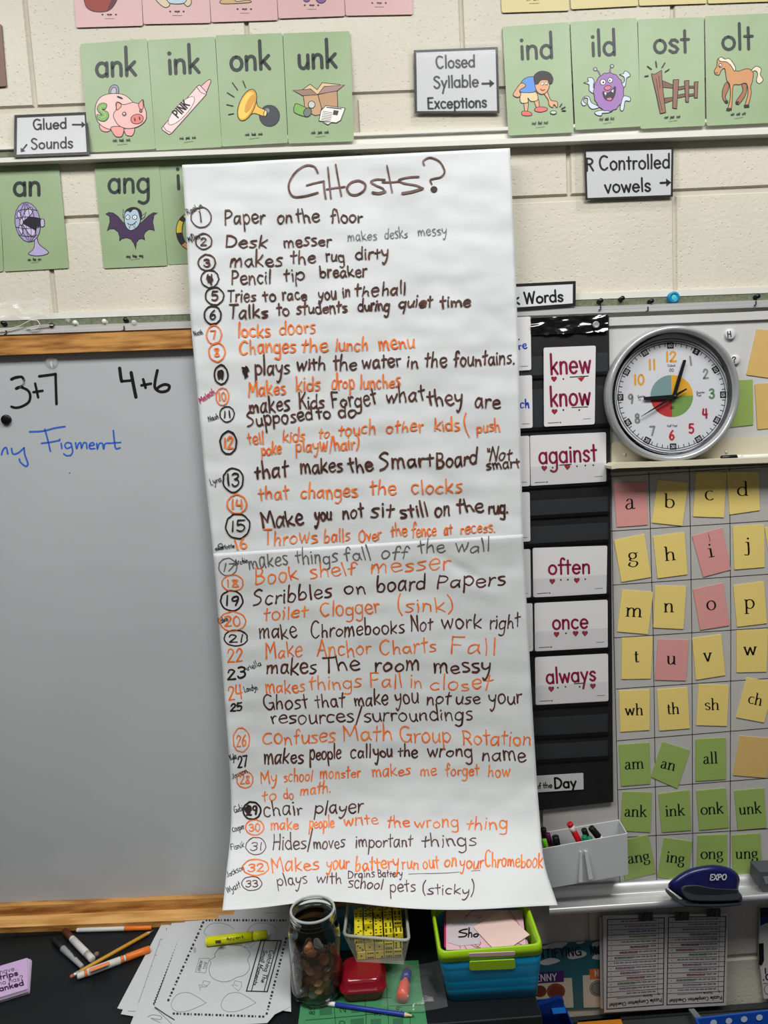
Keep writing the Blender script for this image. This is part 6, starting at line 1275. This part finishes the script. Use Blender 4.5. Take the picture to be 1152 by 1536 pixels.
def make_die():
    t_ = empty('die', (0, 0, 0), 'yellow die in the basket', 'die', 'yellow dice in the clear basket'); mb = MB(); h_ = ds/2; mb.box((-h_, -h_, 0), (h_, h_, ds), DIE); b_ = mb.build('die_body', t_, bevel=.0016)
    mb = MB(); P_ = {1: [(0, 0)], 2: [(-1, -1), (1, 1)], 3: [(-1, -1), (0, 0), (1, 1)], 4: [(-1, -1), (1, 1), (-1, 1), (1, -1)], 5: [(-1, -1), (1, 1), (-1, 1), (1, -1), (0, 0)], 6: [(-1, -1), (-1, 0), (-1, 1), (1, -1), (1, 0), (1, 1)]}
    for face, num in (('t', 5), ('b', 2), ('f', 6), ('k', 1), ('l', 3), ('r', 4)):
        for u, v in P_[num]:
            u *= ds*.26; v *= ds*.26; C0 = Vector((0, 0, h_)); e_ = h_+.0002
            c0, ax = {'t': (Vector((u, v, e_)), (0, 0, 1)), 'b': (Vector((u, v, -e_)), (0, 0, -1)), 'f': (Vector((u, -e_, v)), (0, -1, 0)), 'k': (Vector((u, e_, v)), (0, 1, 0)), 'l': (Vector((-e_, u, v)), (-1, 0, 0)), 'r': (Vector((e_, u, v)), (1, 0, 0))}[face]
            mb.lathe([(0, 0), (ds*.125, 0)], PIP, C0+c0, 8, ax)
    p_ = mb.build('pips', t_); return t_, b_, p_
d0, db0, dp0 = make_die(); dn = 0
def put_die(loc, rz, flip):
    global dn
    if dn == 0: r_ = d0
    else:
        r_ = d0.copy(); S.collection.objects.link(r_)
        for ch in (db0, dp0):
            c_ = ch.copy(); S.collection.objects.link(c_); c_.parent = r_
    off_ = Vector((0, 0, 0)); r_.location = loc
    # choose which face is up while staying on the grid
    if flip == 1: r_.rotation_euler = (pi/2, 0, 0); off_ = Vector((0, ds/2, ds/2))
    elif flip == 2: r_.rotation_euler = (-pi/2, 0, 0); off_ = Vector((0, -ds/2, ds/2))
    elif flip == 3: r_.rotation_euler = (0, pi/2, 0); off_ = Vector((-ds/2, 0, ds/2))
    elif flip == 4: r_.rotation_euler = (0, -pi/2, 0); off_ = Vector((ds/2, 0, ds/2))
    elif flip == 5: r_.rotation_euler = (pi, 0, 0); off_ = Vector((0, 0, ds))
    else: r_.rotation_euler = (0, 0, rz+R.uniform(-.05, .05))
    r_.location = loc+off_; dn += 1
xm = (fl.x+fr.x)/2; ux = (fr-fl).normalized()
for lay in range(3):
    zl = zb+.0006+lay*(ds+.0002)
    f_ = lay*(ds)/BH; n_ = 5
    yf = fl.y+(rfl.y-fl.y)*f_
    for i in range(n_):
        for j in range(5):
            if lay == 2 and (i, j) in ((1, 1), (4, 1), (2, 3)): continue
            if lay < 2 and j > 0 and 0 < i < 4 and j > 2: pass
            x = xm+(i-2)*(ds+.0007+lay*.0008); y = fl.y+.010+j*(ds+.0006)+R.uniform(-.0004, .0004)
            put_die(Vector((x, y, zl)), R.choice((0, pi/2, pi)), R.randrange(6))
# clear bag with a small bottle
bg_ = empty('glue_bottle', T(*kj((930, 800)), zg), 'small orange bottle with a dark blue cap inside the clear bag', 'bottle')
p0 = T(*kj((925, 805)), zg+.0105); p1 = T(*kj((968, 590)), zg+.0105)
d_ = (p1-p0); L_2 = d_.length; mb = MB()
OB = M((206, 84, 60), .3); CBL = M((30, 40, 110), .3)
mb.lathe([(0, 0), (.0088, 0), (.0100, .002), (.0100, L_2*.42), (.007, L_2*.52), (.0045, L_2*.58), (.0045, L_2*.66)], OB, p0, 20, d_); mb.build('bottle_body', bg_)
mb = MB(); mb.lathe([(0, L_2*.62), (.0086, L_2*.62), (.0086, L_2*.86), (.0055, L_2*.92), (0, L_2*.93)], CBL, p0, 20, d_); mb.build('cap', bg_)
mb = MB(); mb.lathe([(0, L_2*.93), (.003, L_2*.93), (.0022, L_2*1.05), (0, L_2*1.06)], M((150, 50, 50), .4), p0, 12, d_); mb.build('tip', bg_)
BAG = M((190, 196, 194), .05, alpha=.10, spec=1.0, name='bag_film'); mb = MB(); nx, ny = 34, 30; vs = []
for j in range(ny+1):
    for i in range(nx+1):
        u, v = i/nx, j/ny; x = 578+u*(82+18*v)-6*v; y = 1440+70*v+8*sin(u*3)
        hump = .024*math.exp(-((u-.33)/.2)**2)*(1-abs(v-.5)*.8)+.014*math.exp(-((u-.72)/.16)**2-((v-.62)/.25)**2)
        e_ = min(1, 6*min(u, 1-u, v, 1-v)); h = .0016+e_*(hump+.006*abs(NZ.noise(Vector((u*6, v*6, 4))))+.006*abs(NZ.noise(Vector((u*11, v*10, 9)))))
        P0 = T(x, y, zg); vs.append(P0+Vector((0, 0, h)))
mb.add(vs, [(j*(nx+1)+i, j*(nx+1)+i+1, (j+1)*(nx+1)+i+1, (j+1)*(nx+1)+i) for j in range(ny) for i in range(nx)], BAG, True)
mb.build('plastic_bag', label='crumpled clear plastic bag beside the red box holding an orange bottle', cat='bag')
# blue and lime bin of pink papers
LM = M((146, 190, 24), .3, name='lime_plastic'); BL = M((8, 124, 168), .3, name='blue_plastic')
zb2 = DESK+.0008; b0, b1 = T(*kbx((252, 828)), zb2), T(*kbx((903, 792)), zb2)
def hproj(base, ty):
    h = .05
    while proj(base+Vector((0, -.006, h)))[1] > ty: h += .001
    return h
BHt = hproj(b0, kbx((210, 505))[1]); 
t0 = T(*kbx((185, 535)), zb2+BHt); t1 = T(*kbx((935, 475)), zb2+BHt)
dp = .150
sb = empty('storage_bin', (b0+b1)/2, 'blue and lime plastic bin full of pink papers at the desk end', 'bin')
def frus(mb, A, B, C, D, dpb, dpt, m, th=.0022, rb=.014, nseg=4):
    def ring(a, b, d, z_, ins=0):
        ux_ = (b-a).normalized(); out = []
        c4 = [a+ux_*ins+Vector((0, ins, 0)), b-ux_*ins+Vector((0, ins, 0)), b-ux_*ins+Vector((.0, d-ins, 0)), a+ux_*ins+Vector((-.0, d-ins, 0))]
        for i in range(4):
            p, q, s = c4[i-1], c4[i], c4[(i+1) % 4]; u, v = (p-q).normalized()*rb, (s-q).normalized()*rb
            for k in range(nseg+1): t_ = k/nseg; w = (q+u)*(1-t_)**2+q*2*t_*(1-t_)+(q+v)*t_*t_; out.append(Vector((w.x, w.y, z_)))
        return out
    return ring
ring = frus(None, b0, b1, t0, t1, dp, dp, BL)
lv = [(0, 0), (.004, .02), (.25, .25), (.27, .25), (.28, .27), (.45, .45), (.47, .45), (.48, .47), (.72, .72), (.74, .72), (.75, .74), (1, 1)]
rings = []
for zf, of_ in lv:
    a, b = b0.lerp(t0, of_), b1.lerp(t1, of_); ins = .006 if zf == 0 else 0; rings.append(ring(a, b, dp-.03+.03*of_, zb2+BHt*zf*.995, ins))
# drop the blue wall's top edge lower at the front centre, as the lime liner stands above it
rings.append([v+Vector((0, 0, 0)) for v in ring(t0.lerp(t0, 1)+Vector((.0022, .0022, 0)), t1+Vector((-.0022, .0022, 0)), dp-.0044, zb2+BHt*.995)])
rings.append(ring(b0+Vector((.004, .004, 0)), b1+Vector((-.004, .004, 0)), dp-.038, zb2+.003))
n = len(rings[0]); mb = MB(); vs = [v for r in rings for v in r]; fs = []
for i in range(len(rings)-1):
    for j in range(n): fs.append((i*n+j, i*n+(j+1) % n, (i+1)*n+(j+1) % n, (i+1)*n+j))
mb.add(vs, fs, BL, True); mb.add(rings[0], [tuple(range(n))[::-1]], BL); mb.add(rings[-1], [tuple(range(n))], BL); mb.build('outer_shell', sb)
# lime collar: upper wall with a flat rim
zt0 = zb2+BHt*.995
def lring(k, dz, ins):
    a = t0+(t0-b0)*k; b = t1+(t1-b1)*k; v = ring(a+Vector((ins, ins, 0)), b+Vector((-ins, ins, 0)), dp-2*ins, zt0+dz); return v
lr = [lring(-.03, -.0025, .0005), lring(-.03, -.0028, -.0012), lring(.03, .0115, -.0004), lring(.04, .0130, .0008), lring(.04, .0145, .001), lring(.04, .0145, .0045), lring(.02, .002, .0065), lring(-.4, -.045, .0065)]
mb = MB(); vs = [v for r in lr for v in r]; fs = []
for i in range(len(lr)-1):
    for j in range(n): fs.append((i*n+j, i*n+(j+1) % n, (i+1)*n+(j+1) % n, (i+1)*n+j))
mb.add(vs, fs, LM, True); mb.build('lime_liner', sb)
fy = t0.y
def frontmap(y_): return planemap(Vector((0, y_, zt0)), Vector((1, y_+(t1.y-t0.y)/(t1.x-t0.x), zt0)), Vector((0, y_+(b0.y-t0.y), zt0-BHt)))
fmB = frontmap(t0.y-(t1.y-t0.y)/(t1.x-t0.x)*t0.x-.0012)
mb = MB(); slab(mb, fmB, Q(kbx, (405, 542), (732, 525), (735, 582), (720, 592), (418, 604), (403, 592)), .002, LM, h=.0016, round_=2); mb.build('lime_tab', sb, bevel=.0006)
mb = MB(); slab(mb, fmB, Q(kbx, (397, 482), (735, 468), (733, 494), (397, 507)), .0012, M((206, 176, 182), .5), h=.0006, round_=2.5); mb.build('handle_slot', sb)
PKP = M((206, 168, 178), .6, name='pink_paper'); MAG = M((170, 40, 90), .5)
fpp = planemap(Vector((t0.x, t0.y+.012, zt0-.0085)), Vector((t1.x, t0.y+.012, zt0-.0085)), Vector((t0.x, t0.y+dp-.02, zt0-.0105)))
def flat(q, m, z_, name, label, cat='paper', group=None, th=.0006):
    f = lambda x, y, h=0.0: fpp(x, y, h+z_); mb = MB(); slab(mb, f, [kbx(p) for p in q], th, m); return mb.build(name, label=label, cat=cat, group=group), f
# stack in the bin
base_ = Vector(((t0.x+t1.x)/2, 0, 0)); mb = MB()
xa, xb = b0.x+.008, b1.x-.008; ya, ybk = b0.y+.010, b0.y+dp-.050
mb.box((xa, ya, zb2+.0045), (xb, ybk, zt0-.0135), M((196, 160, 170), .7)); mb.build('paper_stack', label='thick stack of pink papers filling the blue and lime bin', cat='paper')
o, f0 = flat([(236, 170), (785, 170), (812, 440), (236, 455)], PKP, .001, 'colouring_page', 'pink colouring page with a drawn ring design on top of the bin', group='pink papers in the bin')
mb = MB(); PL = M((140, 70, 100), .6)
for cx_, cy_, rx_2, ry_2 in ((470, 330, 125, 165), (490, 330, 75, 110), (520, 300, 170, 150)): ribbon(mb, f0, [kbx(p) for p in ell(cx_, cy_, rx_2, ry_2, 95, 275, 16)], .9, PL, .0003)
ribbon(mb, f0, smoothpts([kbx(p) for p in ((440, 400), (470, 385), (485, 410), (460, 430), (445, 412), (462, 402), (470, 412))], n=4), .8, PL, .0003); ribbon(mb, f0, [kbx(p) for p in ((330, 420), (340, 445))], .9, PL, .0003); ribbon(mb, f0, [kbx(p) for p in ((690, 175), (740, 240), (770, 290))], .9, PL, .0003); ribbon(mb, f0, [kbx(p) for p in ((730, 400), (790, 420))], .9, PL, .0003)
for i in range(9): ribbon(mb, f0, [kbx((375+i*14, 205+8*(i % 2))), kbx((382+i*14, 215-8*(i % 2)))], .7, PL, .0003)
mb.build('drawn_lines', o)
o, f0 = flat([(222, 172), (238, 172), (240, 445), (222, 432)], MAG, .0002, 'folder', 'thin magenta folder edge at the left inside the bin', cat='folder')
o, f0 = flat([(245, 240), (470, 228), (480, 410), (335, 425), (245, 400)], M((206, 196, 202), .12, alpha=.75), .0022, 'plastic_sleeve', 'clear plastic sleeve with black handwriting beginning Sho in the bin', cat='sleeve')
mb = MB()
def hs(w, *p): ribbon(mb, f0, smoothpts([kbx(x) for x in p], n=5), w, INK, .0003)
hs(2.2, (388, 305), (350, 312), (330, 325), (355, 332), (385, 340), (370, 358), (328, 362)); hs(2.0, (402, 295), (400, 330), (396, 362)); hs(2.0, (397, 345), (410, 330), (420, 340), (420, 362)); hs(2.2, (455, 340), (438, 345), (436, 358), (455, 360), (468, 345), (452, 338))
for i in range(6): ribbon(mb, f0, [kbx((280+i*20, 262+6*(i % 2))), kbx((292+i*20, 276))], .6, GRY, .0003)
mb.build('handwriting', o)
o, f0 = flat([(640, 170), (838, 345), (700, 436), (580, 450), (432, 292)], M((214, 186, 178), .6, name='pale_pink_note'), .0038, 'sticky_note', 'plain pale pink square note lying on top of the bin papers', cat='note')
# ---------------------------------------------------------------- wall below the tray: money poster, checklists, clips
km = crop(800, 1390, 9.6); TEAL = noisy((30, 92, 104), (34, 98, 110), nscale=3, rough=.4, name='teal_print')
fmM = wallmap(.003); mb = MB(); slab(mb, fmM, [(760, 1421), (935, 1408), (935, 1512), (770, 1517)], .0012, TEAL); o = mb.build('money_poster', label='teal poster about identifying money on the wall behind the blue bin', cat='poster')
a = Art(fmM, km, .7); CL_ = (196, 198, 198)
for q in ([(110, 300), (170, 270), (240, 250), (330, 225), (490, 232), (430, 290), (380, 310), (200, 330)], [(100, 500), (170, 470), (250, 450), (340, 462), (385, 492), (330, 520), (200, 555), (110, 540)], [(490, 440), (510, 380), (600, 350), (700, 345), (765, 380), (730, 430), (560, 468)], [(620, 225), (740, 212), (690, 245), (640, 248)], [(840, 260), (880, 225), (1000, 205), (1000, 290), (880, 285)], [(850, 440), (900, 400), (1000, 400), (1000, 470), (870, 468)]): a.f(CL_, q, True, False)
a.f((196, 188, 170), [(40, 745), (555, 738), (580, 1165), (40, 1190)], False, False); a.f((196, 188, 170), [(710, 700), (1000, 690), (1000, 1160), (725, 1168)], False, False)
a.f((66, 30, 96), [(60, 662), (440, 635), (440, 795), (60, 820)], False, False); a.f((206, 108, 44), [(808, 612), (1000, 598), (1000, 745), (815, 762)], False, False)
a.e((104, 48, 34), 95, 930, 95, 85, 0, False); a.e((128, 62, 42), 325, 930, 135, 115, 0, False); a.e((104, 48, 34), 330, 940, 100, 85, 0, False); a.e((150, 148, 142), 930, 890, 118, 110); a.e((120, 118, 112), 930, 890, 92, 86, 0, True)
a.w('IDEN', (-60, 468), (155, 450), 6.7, 1.7, (16, 18, 22), asck=1.05); a.w('TIFYING', (180, 447), (695, 412), 6.7, 1.9, (16, 18, 22), asck=1.05); a.w('MONEY', (825, 405), (1230, 378), 6.7, 1.9, (16, 18, 22), asck=1.05)
a.w('PENNY', (-40, 795), (338, 772), 5.6, 1.5, (206, 206, 210), asck=1.0); a.w('N', (888, 715), (945, 710), 5.2, 1.5, (206, 206, 210), asck=1.0); a.done(o, 'printed_picture')
kk = crop(900, 1360, 5.76); CK = M((188, 184, 180), .6, name='checklist_paper')
cg = 'checklist sheets clipped under the tray'
fmC0 = wallmap(.016); mb = MB(); slab(mb, fmC0, [(899, 1376), (1060, 1371), (1060, 1508), (901, 1513)], .0006, CK); mb.build('checklist', label='blank edged sheet behind the upside down checklists', cat='paper', group=cg)
fmC = wallmap(.024); mb = MB(); slab(mb, fmC, Q(kk, (25, 75), (1106, 60), (1090, 852), (36, 916)), .0006, CK); o = mb.build('checklist', label='double checklist sheet hanging upside down from binder clips', cat='paper', group=cg)
mb = MB(); PK_ = M((34, 32, 34), .6); HLS = {5: (150, 90, 90), 6: (176, 84, 90), 7: (110, 150, 122), 9: (176, 120, 150), 10: (160, 120, 150), 11: (190, 84, 96), 12: (110, 150, 110), 13: (190, 150, 170), 3: (170, 166, 110)}
for fi, (fr_) in enumerate((((65, 112), (556, 96), (546, 848), (60, 886)), ((592, 92), (1088, 85), (1066, 826), (578, 848)))):
    TLc, TRc, BRc, BLc = [Vector(p) for p in fr_]
    ribbon(mb, fmC, [kk(p) for p in fr_], 1.3, PK_, .0003, closed=True)
    P5 = lambda u, v: kk(TLc.lerp(TRc, u).lerp(BLc.lerp(BRc, u), v))
    for r_ in range(15):
        v = .03+r_*.058; ribbon(mb, fmC, [P5(0, v+.03), P5(1, v+.03)], .7, PK_, .0003)
        x0_ = R.uniform(.12, .4); 
        if r_ in HLS and r_ != 0: fill(mb, fmC, [P5(x0_, v-.012), P5(x0_+.32, v-.012), P5(x0_+.32, v+.014), P5(x0_, v+.014)], M(tuple(int(.55*v+66) for v in HLS[r_]), .6), .0003)
        u = .86
        while u > x0_:
            wl = R.uniform(.04, .10); a_ = P5(u, v-.004); b_ = P5(max(x0_, u-wl), v-.004); pts = []
            nseg = 7
            for k in range(nseg+1): t_ = k/nseg; pts.append((a_[0]+(b_[0]-a_[0])*t_, a_[1]+(b_[1]-a_[1])*t_+(.9 if k % 2 else -.9)))
            ribbon(mb, fmC, pts, .75, PK_, .00035, cap=False); u -= wl+.018
        ribbon(mb, fmC, [P5(.07, v), P5(.072, v)], .9, PK_, .0003); disc(mb, fmC, P5(.07, v), .7, .7, PK_, .0003, 8); ribbon(mb, fmC, [P5(.90, v-.02), P5(.90, v+.03)], .5, PK_, .0003)
    a_, b_ = P5(.97, .925), P5(.04, .94); word(mb, fmC, 'Puzzle Completion Checklist', *a_, *b_, 2.8, 1.0, PK_, h=.0003); a_, b_ = P5(.80, .868), P5(.64, .872); word(mb, fmC, 'Name', *a_, *b_, 2.2, .7, PK_, h=.0003); ribbon(mb, fmC, [P5(.62, .882), P5(.18, .888)], .6, PK_, .0003)
    disc(mb, fmC, P5(.92, .872), 1.6, 1.6, GRY, .0003, 10)
mb.build('printed_checklist', o)
for i, (x, y) in enumerate(((398, 88), (710, 84), (982, 52))):
    X, Y = kk((x, y)); t = empty('binder_clip', W(X, Y+8, .024), ['black binder clip left of the three over the checklists', 'middle black binder clip of the three over the checklists', 'right black binder clip of the three under the eraser'][i], 'clip', 'binder clips under the tray')
    mb = MB(); A = [W(X-10.5, Y-6, .022), W(X+10.5, Y-7, .022), W(X+10.5, Y+6, .0255), W(X-10.5, Y+7, .0255)]; B = [W(X-10.5, Y-6, .040), W(X+10.5, Y-7, .040)]
    mb.add(A+B, [(0, 1, 2, 3), (4, 5, 1, 0), (3, 2, 5, 4), (0, 3, 4), (1, 5, 2)], BLKG); mb.build('spring_body', t, bevel=.0008)
    mb = MB(); p = [W(X-3.5, Y+5, .027), W(X-2.5, Y+1, .034), W(X-1, Y-4, .041), W(X+3, Y-4.5, .042), W(X+4.5, Y+0, .036), W(X+3.5, Y+5, .028)]; mb.tube(p, .0009, M((120, 120, 120), .3, metal=.8), 8); mb.build('wire_handle', t)
# poster at the right edge under the tray
kr = crop(1080, 1340, 7.833); fmR = wallmap(.012); mb = MB(); slab(mb, fmR, Q(kr, (470, 170), (900, 150), (900, 1215), (518, 1240), (455, 700)), .004, M((190, 188, 182), .5)); o = mb.build('number_poster', label='white poster with blue top and black numbers cut by the right edge', cat='poster')
a = Art(fmR, kr, .7); a.f((20, 40, 96), [(470, 172), (900, 152), (900, 350), (540, 350), (475, 385)], False, False); a.f((18, 20, 26), [(468, 170), (900, 150), (900, 260), (475, 272)], False, False)
a.f((20, 20, 24), [(456, 590), (512, 585), (518, 790), (490, 850), (458, 840)], False, False); a.w('10', (518, 945), (640, 940), 4.6, 1.8, (16, 16, 20)); a.w('.0', (505, 1018), (600, 1014), 4.6, 1.8, (16, 16, 20)); a.l([(510, 1058), (700, 1050)], .6); a.e((196, 194, 188), 570, 1130, 48, 58); a.done(o, 'printed_picture')
# ---------------------------------------------------------------- blue bins and folder on the low shelf
DB_ = M((16, 52, 128), .35, name='dark_blue_plastic'); MB_ = M((24, 104, 190), .4)
ob = W(822, 1500, .19); p = ob
def hexbox(name, parent, top, bot, m, wall=.003, bev=.002):
    mb = MB(); ti = inset(top, wall); bi = [q+Vector((0, 0, wall)) for q in inset(bot, wall)]; V = top+bot+ti+bi
    mb.add(V, [(0, 1, 5, 4), (1, 2, 6, 5), (2, 3, 7, 6), (3, 0, 4, 7), (4, 5, 6, 7), (8, 12, 13, 9), (9, 13, 14, 10), (10, 14, 15, 11), (11, 15, 12, 8), (12, 15, 14, 13), (0, 8, 9, 1), (1, 9, 10, 2), (2, 10, 11, 3), (3, 11, 8, 0)], m); return mb.build(name, parent, bevel=bev)
zs = SH-.004; b1_ = empty('caddy', Vector((W(825, 1500, .2).x, -.2, zs)), 'dark blue plastic caddy on the low shelf against the desk end', 'bin')
xl_, xr_ = dxr+.016, W(846, 1505, .12).x; zt_ = W(825, 1497, .10).z
tp = [Vector((xl_, -.10, zt_)), Vector((xr_, -.10, zt_)), Vector((xr_+.012, -.30, zt_)), Vector((xl_, -.30, zt_))]; bt = [Vector((v.x+(-.004 if k in (1, 2) else .0), v.y+(.004 if k > 1 else -.004), zs+.0006)) for k, v in enumerate(tp)]
hexbox('caddy_body', b1_, tp, bt, DB_)
hp = W(833, 1493, .12); mb = MB(); zc_ = zt_
mb.prism([(xl_+.006, -.135, zc_-.004), (xr_-.004, -.135, zc_-.004), (xr_-.004, -.135, zc_+.020), (xr_-.012, -.135, zc_+.026), (xl_+.022, -.135, zc_+.012)], [(xl_+.006, -.125, zc_-.004), (xr_-.004, -.125, zc_-.004), (xr_-.004, -.125, zc_+.020), (xr_-.012, -.125, zc_+.026), (xl_+.022, -.125, zc_+.012)], DB_); mb.build('back_handle', b1_)
mb = MB(); slab(mb, planemap(Vector((0, -.18, zt_+.004)), Vector((1, -.18, zt_+.004)), Vector((0, -.12, zt_+.008))), Q(km, (232, 1080), (425, 1062), (475, 1240), (285, 1255)), .001, MB_); mb.build('label_card', label='light blue card lying across the dark blue caddy', cat='card')
fz = deskmap(zs+.004); mb = MB(); slab(mb, fz, [(868, 1531), (930, 1524.5), (942, 1560), (850, 1570)], .003, M((214, 134, 34), .5)); mb.build('folder', label='orange yellow folder lying flat on the low shelf', cat='folder')
x0_ = W(1062, 1530, .24).x; b2_ = empty('basket', Vector((x0_+.15, -.25, zs)), 'bright blue basket with pale dots at the bottom right corner', 'basket')
zt2_ = W(1110, 1512, .16).z; tp = [Vector((x0_+.01, -.16, zt2_-.012)), Vector((x0_+.36, -.16, zt2_+.002)), Vector((x0_+.36, -.36, zt2_+.002)), Vector((x0_-.005, -.36, zt2_-.012))]; bt = [Vector((v.x, v.y, zs+.0006)) for v in tp]
hexbox('basket_body', b2_, tp, bt, M((22, 74, 160), .4), wall=.004)
mb = MB()
for k in range(6): c_ = Vector((x0_+.045+k*.030, -.1655, zt2_-.022+.0012*k)); mb.lathe([(0, 0), (.0065, 0)], M((190, 200, 214), .5), c_, 14, (0, -1, 0))
mb.build('pale_dots', b2_)
mb = MB(); A = W(1037, 1513, .03); B = W(1063, 1545, .12); mb.prism([A+Vector((-.006, 0, 0)), A+Vector((.006, 0, 0)), B+Vector((.007, 0, 0)), B+Vector((-.007, 0, 0))], [A+Vector((-.006, .0, -.004)), A+Vector((.006, 0, -.004)), B+Vector((.007, 0, -.004)), B+Vector((-.007, 0, -.004))], M((120, 122, 124), .4)); mb.build('ruler', label='grey ruler leaning against the wall below the checklists', cat='ruler')
# white card slip behind the desk end
mb = MB(); slab(mb, wallmap(.285), Q(kbx, (846, 800), (884, 795), (880, 880), (868, 905)), .001, M((206, 206, 204), .6)); mb.build('paper_slip', label='white paper slip poking out between the desk end and the blue bin', cat='paper')
